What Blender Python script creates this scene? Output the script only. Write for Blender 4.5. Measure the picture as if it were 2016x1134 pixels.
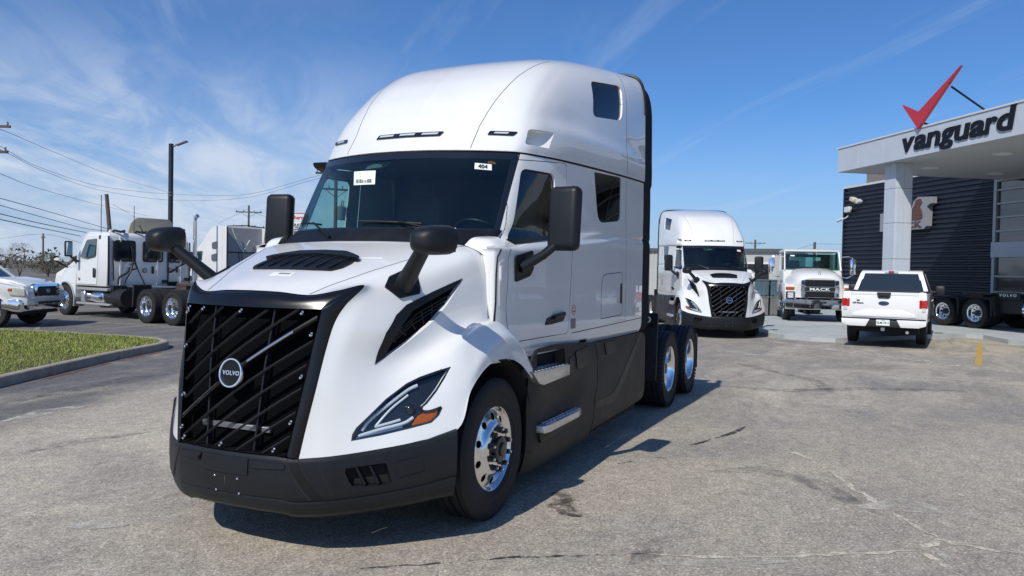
import bpy, bmesh, math, random
import numpy as np
from mathutils import Vector, Matrix, geometry
from mathutils.bvhtree import BVHTree
random.seed(7); np.random.seed(7)
for o in list(bpy.data.objects): bpy.data.objects.remove(o)
S = bpy.context.scene
COL = S.collection
# ---------------------------------------------------------------- camera
cam_d = bpy.data.cameras.new('camera'); cam = bpy.data.objects.new('camera', cam_d); COL.objects.link(cam)
cam_d.sensor_width = 36.0; cam_d.lens = 36.0*1524.67/2016.0
cam_d.clip_start = 0.05; cam_d.clip_end = 4000
KR = Vector((-0.40796212, 0.91278603, 0.01971233)); KU = Vector((-0.013307, -0.02753313, 0.99953232)); KF = Vector((-0.91290187, -0.40750901, -0.02337892))
KM = Matrix((KR, KU, -KF)).transposed().to_4x4(); KM.translation = (4.98802572, 3.47724299, 1.78098722)
cam.matrix_world = KM
S.camera = cam
# ---------------------------------------------------------------- sun and sky
SUN = Vector((1.02, -0.085, 1.0)).normalized()
sun_d = bpy.data.lights.new('sun', 'SUN'); sun = bpy.data.objects.new('sun', sun_d); COL.objects.link(sun)
sun_d.energy = 3.95; sun_d.angle = math.radians(0.53); sun_d.color = (1.0, 0.95, 0.87)
sun.rotation_euler = SUN.to_track_quat('Z', 'Y').to_euler()
sun.location = SUN*60
W = bpy.data.worlds.new('World'); S.world = W; W.use_nodes = True
def build_world():
    nt = W.node_tree; N = nt.nodes; L = nt.links; N.clear()
    out = N.new('ShaderNodeOutputWorld'); bg = N.new('ShaderNodeBackground'); L.new(bg.outputs[0], out.inputs[0])
    sky = N.new('ShaderNodeTexSky'); sky.sky_type = 'NISHITA'; sky.sun_disc = False
    sky.sun_elevation = math.asin(SUN.z); sky.sun_rotation = math.atan2(SUN.x, SUN.y)
    sky.altitude = 200; sky.air_density = 1.0; sky.dust_density = 0.6; sky.ozone_density = 2.2
    tc = N.new('ShaderNodeTexCoord')
    # cirrus: project the view direction on a high plane
    sep = N.new('ShaderNodeSeparateXYZ'); L.new(tc.outputs['Generated'], sep.inputs[0])
    zc = N.new('ShaderNodeMath'); zc.operation = 'MAXIMUM'; zc.inputs[1].default_value = 0.03; L.new(sep.outputs[2], zc.inputs[0])
    za = N.new('ShaderNodeMath'); za.operation = 'ADD'; za.inputs[1].default_value = 0.12; L.new(zc.outputs[0], za.inputs[0])
    dv = N.new('ShaderNodeVectorMath'); dv.operation = 'DIVIDE'; L.new(tc.outputs['Generated'], dv.inputs[0])
    cmb = N.new('ShaderNodeCombineXYZ'); [L.new(za.outputs[0], cmb.inputs[i]) for i in range(3)]; L.new(cmb.outputs[0], dv.inputs[1])
    def layer(rot, scale, loc, sc, det, dist, lo, hi):
        mp = N.new('ShaderNodeMapping'); mp.vector_type = 'TEXTURE'; mp.inputs['Rotation'].default_value = (0, 0, math.radians(rot)); mp.inputs['Scale'].default_value = scale
        mp.inputs['Location'].default_value = loc
        L.new(dv.outputs[0], mp.inputs[0])
        n = N.new('ShaderNodeTexNoise'); n.inputs['Scale'].default_value = sc; n.inputs['Detail'].default_value = det; n.inputs['Roughness'].default_value = 0.58
        n.inputs['Distortion'].default_value = dist; L.new(mp.outputs[0], n.inputs['Vector'])
        r = N.new('ShaderNodeMapRange'); r.interpolation_type = 'SMOOTHSTEP'; r.inputs[1].default_value = lo; r.inputs[2].default_value = hi
        L.new(n.outputs['Fac'], r.inputs[0]); return r.outputs[0]
    def mt(op, a, b):
        m = N.new('ShaderNodeMath'); m.operation = op
        for i, v in enumerate((a, b)):
            if isinstance(v, (int, float)): m.inputs[i].default_value = v
            else: L.new(v, m.inputs[i])
        return m.outputs[0]
    def mr(v, a, b, c, d):
        r = N.new('ShaderNodeMapRange'); r.interpolation_type = 'SMOOTHSTEP'
        for i, x in enumerate((a, b, c, d)): r.inputs[i+1].default_value = x
        L.new(v, r.inputs[0]); return r.outputs[0]
    # broad cirrus bank, finer fibres drawn out along the wind, and thin streaks elsewhere
    bank = layer(30, (1.7, 1.0, 1), CLOUD[0], 1.25, 7, 0.55, 0.22, 0.54)
    fib = layer(36, (1.9, 0.75, 1), CLOUD[1], 2.2, 8, 1.1, 0.28, 0.74)
    strk = layer(38, (3.0, 0.6, 1), CLOUD[2], 1.4, 8, 0.9, 0.50, 0.82)
    dt = N.new('ShaderNodeVectorMath'); dt.operation = 'DOT_PRODUCT'; dt.inputs[1].default_value = (0.408, -0.913, 0); L.new(tc.outputs['Generated'], dt.inputs[0])
    side = mr(dt.outputs['Value'], -0.10, 0.45, 0.05, 1.0)
    low = mr(sep.outputs[2], 0.11, 0.29, 1.0, 0.10)
    a = mt('MULTIPLY', mt('MULTIPLY', bank, mt('MULTIPLY_ADD', fib, 0.75) if False else mr(fib, 0, 1, 0.42, 1.0)), mt('MULTIPLY', side, low))
    b = mt('MULTIPLY', strk, 0.27)
    cl = mt('MINIMUM', mt('MAXIMUM', mt('MULTIPLY', a, 1.0), b), 0.92)
    veil = mt('MULTIPLY', mr(sep.outputs[2], 0.0, 0.20, 0.72, 0.0), mr(dt.outputs['Value'], -0.6, 0.5, 0.75, 1.0))
    tint = N.new('ShaderNodeMix'); tint.data_type = 'RGBA'; tint.blend_type = 'MULTIPLY'; tint.inputs['Factor'].default_value = 1.0; L.new(sky.outputs[0], tint.inputs['A']); tint.inputs['B'].default_value = SKYT
    m1 = N.new('ShaderNodeMix'); m1.data_type = 'RGBA'; L.new(veil, m1.inputs['Factor']); L.new(tint.outputs['Result'], m1.inputs['A']); m1.inputs['B'].default_value = HAZEC
    mix = N.new('ShaderNodeMix'); mix.data_type = 'RGBA'; L.new(cl, mix.inputs['Factor']); L.new(m1.outputs['Result'], mix.inputs['A']); mix.inputs['B'].default_value = CLOUDC
    L.new(mix.outputs['Result'], bg.inputs[0]); bg.inputs[1].default_value = SKYS
SKYS = 0.10; SKYT = (0.46, 0.78, 1.18, 1); CLOUDC = (6.3, 7.1, 8.5, 1); HAZEC = (4.3, 5.4, 7.6, 1)
CLOUD = ((0.3, 0.1, 0), (2.2, 0.7, 0), (0.9, 1.3, 0))
build_world()
S.view_settings.view_transform = 'Standard'; S.view_settings.look = 'None'
S.view_settings.exposure = 0.0; S.view_settings.gamma = 1.0; S.view_settings.use_curve_mapping = False
# ---------------------------------------------------------------- material helpers
def new_mat(name):
    m = bpy.data.materials.new(name); m.use_nodes = True
    nt = m.node_tree; return m, nt, nt.nodes, nt.links, nt.nodes['Principled BSDF']
def mat(name, col, rough=0.5, metal=0.0, coat=0.0, var=0.0, vscale=6.0, bump=0.0, bscale=80.0, rvar=0.0, spec=0.5, emit=None, coat_r=0.03):
    m, nt, N, L, b = new_mat(name)
    c = (col[0], col[1], col[2], 1)
    b.inputs['Base Color'].default_value = c; b.inputs['Roughness'].default_value = rough; b.inputs['Metallic'].default_value = metal
    b.inputs['Coat Weight'].default_value = coat; b.inputs['Coat Roughness'].default_value = coat_r; b.inputs['Specular IOR Level'].default_value = spec
    if emit: b.inputs['Emission Color'].default_value = (*emit[:3], 1); b.inputs['Emission Strength'].default_value = emit[3]
    if var or bump or rvar:
        tc = N.new('ShaderNodeTexCoord')
    if var or rvar:
        n = N.new('ShaderNodeTexNoise'); n.inputs['Scale'].default_value = vscale; n.inputs['Detail'].default_value = 8; n.inputs['Roughness'].default_value = 0.65
        L.new(tc.outputs['Object'], n.inputs['Vector'])
        if var:
            r = N.new('ShaderNodeMapRange'); r.inputs[1].default_value = 0.3; r.inputs[2].default_value = 0.7; r.inputs[3].default_value = 1-var; r.inputs[4].default_value = 1+var
            L.new(n.outputs['Fac'], r.inputs[0])
            v = N.new('ShaderNodeVectorMath'); v.operation = 'SCALE'; v.inputs[0].default_value = col[:3]; L.new(r.outputs[0], v.inputs['Scale']); L.new(v.outputs[0], b.inputs['Base Color'])
        if rvar:
            r = N.new('ShaderNodeMapRange'); r.inputs[1].default_value = 0.3; r.inputs[2].default_value = 0.7; r.inputs[3].default_value = max(0.02, rough-rvar); r.inputs[4].default_value = rough+rvar
            L.new(n.outputs['Fac'], r.inputs[0]); L.new(r.outputs[0], b.inputs['Roughness'])
    if bump:
        n2 = N.new('ShaderNodeTexNoise'); n2.inputs['Scale'].default_value = bscale; n2.inputs['Detail'].default_value = 4; L.new(tc.outputs['Object'], n2.inputs['Vector'])
        bp = N.new('ShaderNodeBump'); bp.inputs['Strength'].default_value = bump; bp.inputs['Distance'].default_value = 0.01; L.new(n2.outputs['Fac'], bp.inputs['Height']); L.new(bp.outputs[0], b.inputs['Normal'])
    return m
def glass_mat(name, tint, fres=1.5, rough=0.0, refl=(1, 1, 1)):
    m = bpy.data.materials.new(name); m.use_nodes = True; nt = m.node_tree; N = nt.nodes; L = nt.links; N.clear()
    o = N.new('ShaderNodeOutputMaterial'); t = N.new('ShaderNodeBsdfTransparent'); t.inputs[0].default_value = (*tint, 1)
    g = N.new('ShaderNodeBsdfGlossy'); g.inputs['Roughness'].default_value = rough; g.inputs[0].default_value = (*refl, 1)
    # same pane from both sides: the fresnel node inverts the index on back faces, so feed it the inverse there
    ge = N.new('ShaderNodeNewGeometry'); mr = N.new('ShaderNodeMapRange'); mr.inputs[3].default_value = fres; mr.inputs[4].default_value = 1.0/fres; L.new(ge.outputs['Backfacing'], mr.inputs[0])
    f = N.new('ShaderNodeFresnel'); L.new(mr.outputs[0], f.inputs[0]); mx = N.new('ShaderNodeMixShader')
    L.new(f.outputs[0], mx.inputs[0]); L.new(t.outputs[0], mx.inputs[1]); L.new(g.outputs[0], mx.inputs[2]); L.new(mx.outputs[0], o.inputs[0])
    return m
# ---------------------------------------------------------------- object helpers
def thing(name, label, cat, loc=(0, 0, 0), rz=0.0, group=None):
    o = bpy.data.objects.new(name, None); COL.objects.link(o); o.empty_display_size = 0.3
    o.location = loc; o.rotation_euler = (0, 0, rz); o['label'] = label; o['category'] = cat
    if group: o['group'] = group
    return o
def tag(o, label, cat, group=None):
    o['label'] = label; o['category'] = cat
    if group: o['group'] = group
    return o
def mk(name, V, F, m, parent=None, smooth=None, label=None):
    me = bpy.data.meshes.new(name); me.from_pydata([tuple(map(float, v)) for v in V], [], [tuple(int(i) for i in f) for f in F]); me.validate()
    if m is not None: me.materials.append(m)
    if smooth is not None:
        me.polygons.foreach_set('use_smooth', [True]*len(me.polygons)); me.set_sharp_from_angle(angle=math.radians(smooth))
    o = bpy.data.objects.new(name, me); COL.objects.link(o)
    if parent: o.parent = parent
    if label: o['label'] = label
    return o
class MB:
    """collects simple solids, then links them as one mesh"""
    def __init__(s): s.bm = bmesh.new()
    def box(s, c, d, rot=None, bevel=0.0, seg=1):
        r = bmesh.ops.create_cube(s.bm, size=1.0); vs = r['verts']
        M = Matrix.Translation(c) @ (rot.to_4x4() if rot is not None else Matrix()) @ Matrix.Diagonal((*d, 1))
        bmesh.ops.transform(s.bm, matrix=M, verts=vs)
        if bevel:
            es = list({e for v in vs for e in v.link_edges})
            bmesh.ops.bevel(s.bm, geom=es, offset=bevel, segments=seg, profile=0.5, affect='EDGES', clamp_overlap=True)
        return s
    def b(s, x0, x1, y0, y1, z0, z1, bevel=0.0, seg=1):
        return s.box(((x0+x1)/2, (y0+y1)/2, (z0+z1)/2), (abs(x1-x0), abs(y1-y0), abs(z1-z0)), None, bevel, seg)
    def tube(s, pts, r, n=10, cap=True, rs=None):
        pts = [Vector(p) for p in pts]; rings = []; up = None
        for i, p in enumerate(pts):
            d = (pts[min(i+1, len(pts)-1)]-pts[max(i-1, 0)]).normalized()
            if up is None: up = Vector((0, 0, 1)) if abs(d.z) < 0.95 else Vector((1, 0, 0))
            u = d.cross(up).normalized(); v = u.cross(d).normalized(); up = v
            rr = rs[i] if rs else r
            rx, ry = (rr if isinstance(rr, tuple) else (rr, rr))
            rings.append([s.bm.verts.new(p+u*rx*math.cos(2*math.pi*k/n)+v*ry*math.sin(2*math.pi*k/n)) for k in range(n)])
        for a, b2 in zip(rings, rings[1:]):
            for k in range(n): s.bm.faces.new((a[k], a[(k+1) % n], b2[(k+1) % n], b2[k]))
        if cap: s.bm.faces.new(rings[0][::-1]); s.bm.faces.new(rings[-1])
        return s
    def lathe(s, prof, n=40, c=(0, 0, 0), axis='Y', closed=False, a0=0.0, a1=2*math.pi):
        full = abs(a1-a0-2*math.pi) < 1e-6; cnt = n if full else n+1; rings = []
        for k in range(cnt):
            a = a0+(a1-a0)*k/n; ca, sa = math.cos(a), math.sin(a); R_ = []
            for r, h in prof:
                if axis == 'Y': p = (c[0]+r*ca, c[1]+h, c[2]+r*sa)
                elif axis == 'Z': p = (c[0]+r*ca, c[1]+r*sa, c[2]+h)
                else: p = (c[0]+h, c[1]+r*ca, c[2]+r*sa)
                R_.append(s.bm.verts.new(p))
            rings.append(R_)
        for k in range(n if not full else cnt):
            A, B = rings[k], rings[(k+1) % cnt]
            for j in range(len(prof)-(0 if closed else 1)):
                j2 = (j+1) % len(prof)
                try: s.bm.faces.new((A[j], A[j2], B[j2], B[j]))
                except ValueError: pass
        return s
    def prism(s, poly, h0, h1, frame='XY', bevel=0.0):
        """poly 2D extruded along third axis; frame XY -> z, XZ -> y, YZ -> x"""
        def p3(u, v, h): return {'XY': (u, v, h), 'XZ': (u, h, v), 'YZ': (h, u, v)}[frame]
        a = [s.bm.verts.new(p3(u, v, h0)) for u, v in poly]; b2 = [s.bm.verts.new(p3(u, v, h1)) for u, v in poly]
        n = len(poly); fs = []
        for k in range(n): fs.append(s.bm.faces.new((a[k], a[(k+1) % n], b2[(k+1) % n], b2[k])))
        fs.append(s.bm.faces.new(a[::-1])); fs.append(s.bm.faces.new(b2))
        if bevel:
            es = list({e for f in fs for e in f.edges})
            bmesh.ops.bevel(s.bm, geom=es, offset=bevel, segments=2, profile=0.5, affect='EDGES', clamp_overlap=True)
        return s
    def quad(s, *pts):
        s.bm.faces.new([s.bm.verts.new(p) for p in pts]); return s
    def raw(s, V, F):
        vs = [s.bm.verts.new(tuple(map(float, v))) for v in V]
        for f in F:
            try: s.bm.faces.new([vs[int(i)] for i in f])
            except ValueError: pass
        return s
    def done(s, name, m, parent=None, smooth=None, label=None, M=None, merge=0.0):
        if merge: bmesh.ops.remove_doubles(s.bm, verts=s.bm.verts, dist=merge)
        if M is not None: bmesh.ops.transform(s.bm, matrix=M, verts=s.bm.verts)
        bmesh.ops.recalc_face_normals(s.bm, faces=s.bm.faces)
        me = bpy.data.meshes.new(name); s.bm.to_mesh(me); s.bm.free(); me.materials.append(m)
        if smooth is not None:
            me.polygons.foreach_set('use_smooth', [True]*len(me.polygons)); me.set_sharp_from_angle(angle=math.radians(smooth))
        o = bpy.data.objects.new(name, me); COL.objects.link(o)
        if parent: o.parent = parent
        if label: o['label'] = label
        return o
def mirror(o, parent=None, name=None, ax=1):
    """left part -> its right twin (mesh mirrored)"""
    me = o.data.copy(); n = len(me.vertices); co = np.empty(n*3); me.vertices.foreach_get('co', co); co = co.reshape(-1, 3); co[:, ax] *= -1
    me.vertices.foreach_set('co', co.ravel()); me.flip_normals(); me.update()
    r = bpy.data.objects.new(o.name.split('.')[0] if not name else name, me); COL.objects.link(r); r.parent = parent or o.parent
    loc = list(o.location); loc[ax] *= -1; r.location = loc
    for c in list(o.children): mirror(c, r, None, ax)
    return r
def kids(o): return [c for c in bpy.data.objects if c.parent == o]
def copy_tree(o, parent=None):
    c = o.copy(); COL.objects.link(c); c.parent = parent
    for ch in list(o.children): copy_tree(ch, c)
    return c
def catmull(P, n):
    """P (m,...) control rows -> (n,...) smooth samples, chord-length free"""
    P = np.asarray(P, float); m = len(P); t = np.linspace(0, m-1, n); i = np.clip(t.astype(int), 0, m-2); u = (t-i).reshape((-1,)+(1,)*(P.ndim-1))
    p1, p2 = P[i], P[i+1]; p0 = np.where((i == 0).reshape(u.shape), 2*p1-p2, P[np.maximum(i-1, 0)]); p3 = np.where((i == m-2).reshape(u.shape), 2*p2-p1, P[np.minimum(i+2, m-1)])
    return 0.5*(2*p1+(p2-p0)*u+(2*p0-5*p1+4*p2-p3)*u*u+(3*p1-p0-3*p2+p3)*u**3)
def grid_surf(ctrl, nu, nv):
    a = catmull(np.asarray(ctrl, float), nu); return catmull(a.swapaxes(0, 1), nv).swapaxes(0, 1)
def grid_faces(nu, nv, off=0): return [(off+i*nv+j, off+i*nv+j+1, off+(i+1)*nv+j+1, off+(i+1)*nv+j) for i in range(nu-1) for j in range(nv-1)]
def in_poly(x, y, poly):
    c = False; n = len(poly); j = n-1
    for i in range(n):
        xi, yi = poly[i]; xj, yj = poly[j]
        if (yi > y) != (yj > y) and x < (xj-xi)*(y-yi)/(yj-yi)+xi: c = not c
        j = i
    return c
def near_poly(p, poly):
    best = None; n = len(poly); P = np.asarray(poly); A = P; B = np.roll(P, -1, 0); d = B-A
    t = np.clip(((p-A)*d).sum(1)/np.maximum((d*d).sum(1), 1e-12), 0, 1); q = A+d*t[:, None]; k = ((q-p)**2).sum(1).argmin(); return q[k]
def round_poly(poly, r, n=4):
    out = []; m = len(poly)
    for i in range(m):
        p = Vector(poly[i]); a = Vector(poly[i-1]); b = Vector(poly[(i+1) % m]); rr = r[i] if isinstance(r, (list, tuple)) else r
        if rr <= 0: out.append(tuple(p)); continue
        da = (a-p); db = (b-p); k = min(rr, da.length*0.45, db.length*0.45); s = p+da.normalized()*k; e = p+db.normalized()*k
        for j in range(n+1):
            t = j/n; out.append(tuple(s*(1-t)**2+p*2*t*(1-t)+e*t*t))
    return out
FR = {'side': (Vector((1, 0, 0)), Vector((0, 0, 1)), Vector((0, 1, 0))), 'front': (Vector((0, 1, 0)), Vector((0, 0, 1)), Vector((1, 0, 0))), 'top': (Vector((1, 0, 0)), Vector((0, 1, 0)), Vector((0, 0, 1))),
      'diag': (Vector((-0.8, 0.6, 0)), Vector((0, 0, 1)), Vector((0.6, 0.8, 0))), 'nose': (Vector((-0.5, 0, 0.866)), Vector((0, 1, 0)), Vector((0.866, 0, 0.5)))}
def to2(p, fr): U, V, N = FR[fr]; p = Vector(p); return (p.dot(U), p.dot(V))
def hit(bvh, uv, fr):
    U, V, N = FR[fr]; o = U*uv[0]+V*uv[1]+N*6.0
    h = bvh.ray_cast(o, -N, 12.0)
    return h[0], h[1]
def bvh_of(V, F): return BVHTree.FromPolygons([tuple(map(float, v)) for v in V], [tuple(int(i) for i in f) for f in F])
def trim(V, F, bvh, holes):
    """cut holes [(frame, poly, depth)] out of a fine quad mesh; hole borders are snapped to the outline and turned in by depth"""
    V = [np.array(v, float) for v in V]; F = [tuple(f) for f in F]; walls = []
    for fr, poly, depth in holes:
        U_, V_, N_ = [np.array(a) for a in FR[fr]]
        Va = np.array(V); uv = np.c_[Va@U_, Va@V_]; pa = np.array(poly); lo = pa.min(0)-0.05; hi = pa.max(0)+0.05
        dep = Va@N_
        hc = hit(bvh, tuple(pa.mean(0)), fr)[0]; dref = float(np.dot(hc, N_)) if hc is not None else 0
        keep = []; dead = set(); used = {}
        for f in F:
            c = uv[list(f)].mean(0)
            if (c > lo).all() and (c < hi).all() and abs(dep[f[0]]-dref) < 0.5 and in_poly(c[0], c[1], poly): dead.update(f)
            else: keep.append(f)
        bound = {i for f in keep for i in f if i in dead}
        for i in bound:
            q = near_poly(uv[i], poly); h, nn = hit(bvh, q, fr)
            if h is not None and abs(h.dot(Vector(N_))-dref) < 0.6: V[i] = np.array(h)
        F = keep
        if depth:
            cnt = {}
            for f in F:
                for a, b in zip(f, f[1:]+f[:1]):
                    if a in bound and b in bound: cnt[tuple(sorted((a, b)))] = cnt.get(tuple(sorted((a, b))), 0)+1
            mp = {}
            for (a, b), c in cnt.items():
                if c != 1: continue
                for k in (a, b):
                    if k not in mp: mp[k] = len(V); V.append(V[k]-N_*depth)
                F.append((a, b, mp[b], mp[a]))
    return V, F
def patch(name, poly, fr, bvh, m, parent, off=0.003, th=0.006, step=0.04, smooth=40, holes=(), label=None):
    """a sheet with the outline poly (2D in frame) that follows the surface of bvh, standing off it, with thickness"""
    V2 = []; E = []
    for pl in [poly]+list(holes):
        k0 = len(V2); pts = []
        n = len(pl)
        for i in range(n):
            a = Vector(pl[i]); b = Vector(pl[(i+1) % n]); k = max(1, int((b-a).length/step))
            for j in range(k): pts.append(a+(b-a)*(j/k))
        V2 += pts; n = len(pts); E += [(k0+i, k0+(i+1) % n) for i in range(n)]
    lo = (min(v.x for v in V2), min(v.y for v in V2)); hi = (max(v.x for v in V2), max(v.y for v in V2))
    x = lo[0]+step/2
    while x < hi[0]:
        y = lo[1]+step/2
        while y < hi[1]:
            if in_poly(x, y, poly) and not any(in_poly(x, y, h) for h in holes): V2.append(Vector((x, y)))
            y += step
        x += step
    r = geometry.delaunay_2d_cdt([Vector((v[0], v[1])) for v in V2], E, [], 0, 1e-5)
    vs, fs = r[0], r[2]
    U, Vv, N = FR[fr]; top = []; nrm = []; bad = []
    for i, v in enumerate(vs):
        h, n = hit(bvh, v, fr)
        if h is None: bad.append(i); top.append(None); nrm.append(N)
        else:
            if n.dot(N) < 0: n = -n
            top.append(h); nrm.append(n)
    good = [i for i in range(len(vs)) if top[i] is not None]
    for i in bad:
        j = min(good, key=lambda k: (vs[k]-vs[i]).length_squared); top[i] = U*vs[i][0]+Vv*vs[i][1]+N*top[j].dot(N)
    T = [tuple(top[i]+nrm[i]*(off+th)) for i in range(len(vs))]; B = [tuple(top[i]+nrm[i]*(off-0.002)) for i in range(len(vs))]
    F = []; cnt = {}
    for f in fs:
        c = sum((vs[i] for i in f), Vector((0, 0)))/len(f)
        if not in_poly(c.x, c.y, poly) or any(in_poly(c.x, c.y, h) for h in holes): continue
        a, b, c2 = [vs[i] for i in f[:3]]
        f = list(f)
        nn = (Vector(T[f[1]])-Vector(T[f[0]])).cross(Vector(T[f[2]])-Vector(T[f[0]]))
        if nn.dot(N) < 0: f = f[::-1]
        F.append(tuple(f))
        for p, q in zip(f, f[1:]+f[:1]):
            cnt[(p, q)] = 1
    n = len(vs); FF = list(F)
    for (p, q) in cnt:
        if (q, p) not in cnt: FF.append((q, p, p+n, q+n))
    return mk(name, T+B, FF, m, parent, smooth, label)
def ribbon(name, pts, fr, bvh, m, parent, w=0.008, off=0.0015, step=0.03, closed=False, th=0.0):
    """thin strip along a 2D polyline on the surface (panel gaps, trim lines)"""
    P = []; q = [Vector(p) for p in pts]
    if closed: q.append(q[0])
    for a, b in zip(q, q[1:]):
        k = max(1, int((b-a).length/step))
        for j in range(k): P.append(a+(b-a)*(j/k))
    P.append(q[-1]); V = []; F = []
    for i, p in enumerate(P):
        d = (P[min(i+1, len(P)-1)]-P[max(i-1, 0)]).normalized(); t = Vector((-d.y, d.x))*w/2; row = []
        for s in (-1, 1):
            h, n = hit(bvh, p+t*s, fr)
            if h is None: row = None; break
            if n.dot(FR[fr][2]) < 0: n = -n
            row.append(h+n*(off+th))
        if row: V.append(row)
    vv = [v for r in V for v in r]
    for i in range(len(V)-1): F.append((2*i, 2*i+1, 2*i+3, 2*i+2))
    return mk(name, vv, F, m, parent, 60)
_text_cache = {}
def text_mesh(body, size=1.0, extrude=0.02, bold=0.0, shear=0.0, spacing=1.0, bevel=0.0, res=3, sx=1.0):
    cu = bpy.data.curves.new('lettering', 'FONT'); cu.body = body; cu.size = size; cu.extrude = extrude; cu.offset = bold; cu.shear = shear
    cu.space_character = spacing; cu.align_x = 'CENTER'; cu.align_y = 'CENTER'; cu.resolution_u = res; cu.bevel_depth = bevel
    o = bpy.data.objects.new('lettering', cu); COL.objects.link(o); bpy.context.view_layer.update()
    dg = bpy.context.evaluated_depsgraph_get(); me = bpy.data.meshes.new_from_object(o.evaluated_get(dg))
    bpy.data.objects.remove(o); bpy.data.curves.remove(cu)
    n = len(me.vertices); co = np.empty(n*3); me.vertices.foreach_get('co', co); co = co.reshape(-1, 3); co[:, 0] *= sx
    # centre on its own bounding box
    co[:, :2] -= (co[:, :2].max(0)+co[:, :2].min(0))/2
    me.vertices.foreach_set('co', co.ravel()); me.update(); return me
def lettering(name, body, m, parent, origin, right, up, size, label=None, **k):
    me = text_mesh(body, size, **k); me.materials.clear(); me.materials.append(m)
    r = Vector(right).normalized(); u = Vector(up).normalized(); n = r.cross(u)
    M = Matrix((r, u, n)).transposed().to_4x4(); M.translation = origin; me.transform(M)
    o = bpy.data.objects.new(name, me); COL.objects.link(o); o.parent = parent
    if label: o['label'] = label
    return o
# ---------------------------------------------------------------- materials
def paint_mat(name, col):
    m, nt, N, L, b = new_mat(name)
    b.inputs['Base Color'].default_value = (*col, 1); b.inputs['Roughness'].default_value = 0.38; b.inputs['Coat Weight'].default_value = 1.0; b.inputs['Coat Roughness'].default_value = 0.015
    b.inputs['Coat IOR'].default_value = 1.5
    tc = N.new('ShaderNodeTexCoord'); n = N.new('ShaderNodeTexNoise'); n.inputs['Scale'].default_value = 1.4; n.inputs['Detail'].default_value = 9; n.inputs['Roughness'].default_value = 0.7
    L.new(tc.outputs['Object'], n.inputs['Vector'])
    r = N.new('ShaderNodeMapRange'); r.inputs[1].default_value = 0.35; r.inputs[2].default_value = 0.75; r.inputs[3].default_value = 1.0; r.inputs[4].default_value = 0.93; L.new(n.outputs['Fac'], r.inputs[0])
    v = N.new('ShaderNodeVectorMath'); v.operation = 'SCALE'; v.inputs[0].default_value = col; L.new(r.outputs[0], v.inputs['Scale']); L.new(v.outputs[0], b.inputs['Base Color'])
    n2 = N.new('ShaderNodeTexNoise'); n2.inputs['Scale'].default_value = 2.2; n2.inputs['Detail'].default_value = 2; L.new(tc.outputs['Object'], n2.inputs['Vector'])
    bp = N.new('ShaderNodeBump'); bp.inputs['Strength'].default_value = 0.06; bp.inputs['Distance'].default_value = 0.02; L.new(n2.outputs['Fac'], bp.inputs['Height']); L.new(bp.outputs[0], b.inputs['Coat Normal'])
    return m
M_white = paint_mat('white_paint', (0.80, 0.80, 0.775))
M_white2 = paint_mat('white_paint_old', (0.74, 0.74, 0.72))
M_blk = mat('black_plastic', (0.0065, 0.0075, 0.009), 0.42, spec=0.35, var=0.15, vscale=9, bump=0.06, bscale=420, rvar=0.06)
M_blk3 = mat('fairing_plastic', (0.015, 0.0155, 0.0165), 0.52, spec=0.35, var=0.1, vscale=4, bump=0.08, bscale=520, rvar=0.05)
M_blk2 = mat('charcoal_plastic', (0.0085, 0.0105, 0.013), 0.46, spec=0.35, var=0.12, vscale=5, bump=0.10, bscale=520, rvar=0.06)
M_gloss = mat('gloss_black', (0.010, 0.011, 0.013), 0.16, coat=1.0)
M_gap = mat('gap_shadow', (0.012, 0.012, 0.013), 0.9)
M_rub = mat('tyre_rubber', (0.013, 0.013, 0.014), 0.72, var=0.25, vscale=14, bump=0.15, bscale=200)
M_rubl = mat('tyre_lettering', (0.085, 0.085, 0.086), 0.6)
M_alu = mat('polished_aluminium', (0.86, 0.87, 0.88), 0.14, 1.0, rvar=0.05, vscale=30)
M_chr = mat('chrome', (0.90, 0.90, 0.91), 0.06, 1.0)
M_stl = mat('painted_steel', (0.03, 0.031, 0.033), 0.5, var=0.3, vscale=8, bump=0.1, bscale=60)
M_grey = mat('grey_steel', (0.24, 0.25, 0.26), 0.45, 0.6, var=0.2, vscale=10)
M_hub = mat('hub_black', (0.012, 0.012, 0.013), 0.3, coat=0.3)
M_rad = mat('radiator_mesh', (0.003, 0.0034, 0.004), 0.95, spec=0.05)
M_slat = mat('grille_slat_plastic', (0.075, 0.079, 0.086), 0.42, spec=0.5)
M_bdisc = mat('badge_disc_black', (0.006, 0.007, 0.009), 0.5, spec=0.25)
M_flap = mat('extender_rubber', (0.009, 0.010, 0.013), 0.8, spec=0.15)
M_amber = mat('amber_lens', (0.40, 0.085, 0.005), 0.35, coat=0.0, var=0.25, vscale=70)
M_red = mat('red_lens', (0.42, 0.012, 0.012), 0.12, coat=1.0, var=0.2, vscale=50)
M_lampw = mat('lamp_white', (0.52, 0.57, 0.61), 0.25, 0.0, coat=1.0)
M_lampd = mat('lamp_bezel', (0.014, 0.015, 0.018), 0.22, coat=0.6)
M_glass = glass_mat('cab_glass', (0.60, 0.76, 0.72), 1.6)
M_wglass = glass_mat('windshield_glass', (0.54, 0.78, 0.73), 1.65)
M_tint = glass_mat('tinted_glass', (0.02, 0.028, 0.034), 1.55)
M_lens = glass_mat('clear_lens', (0.95, 0.97, 0.98), 1.28)
M_inr = mat('cab_interior', (0.085, 0.092, 0.098), 0.8, var=0.2)
M_inr2 = mat('cab_interior_grey', (0.12, 0.125, 0.13), 0.8, var=0.1)
M_seat = mat('seat_fabric', (0.06, 0.063, 0.068), 0.9, var=0.2, vscale=30)
M_label = mat('paper_label', (0.74, 0.79, 0.75), 0.6, var=0.03)
M_ink = mat('black_ink', (0.012, 0.012, 0.012), 0.6)
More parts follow.
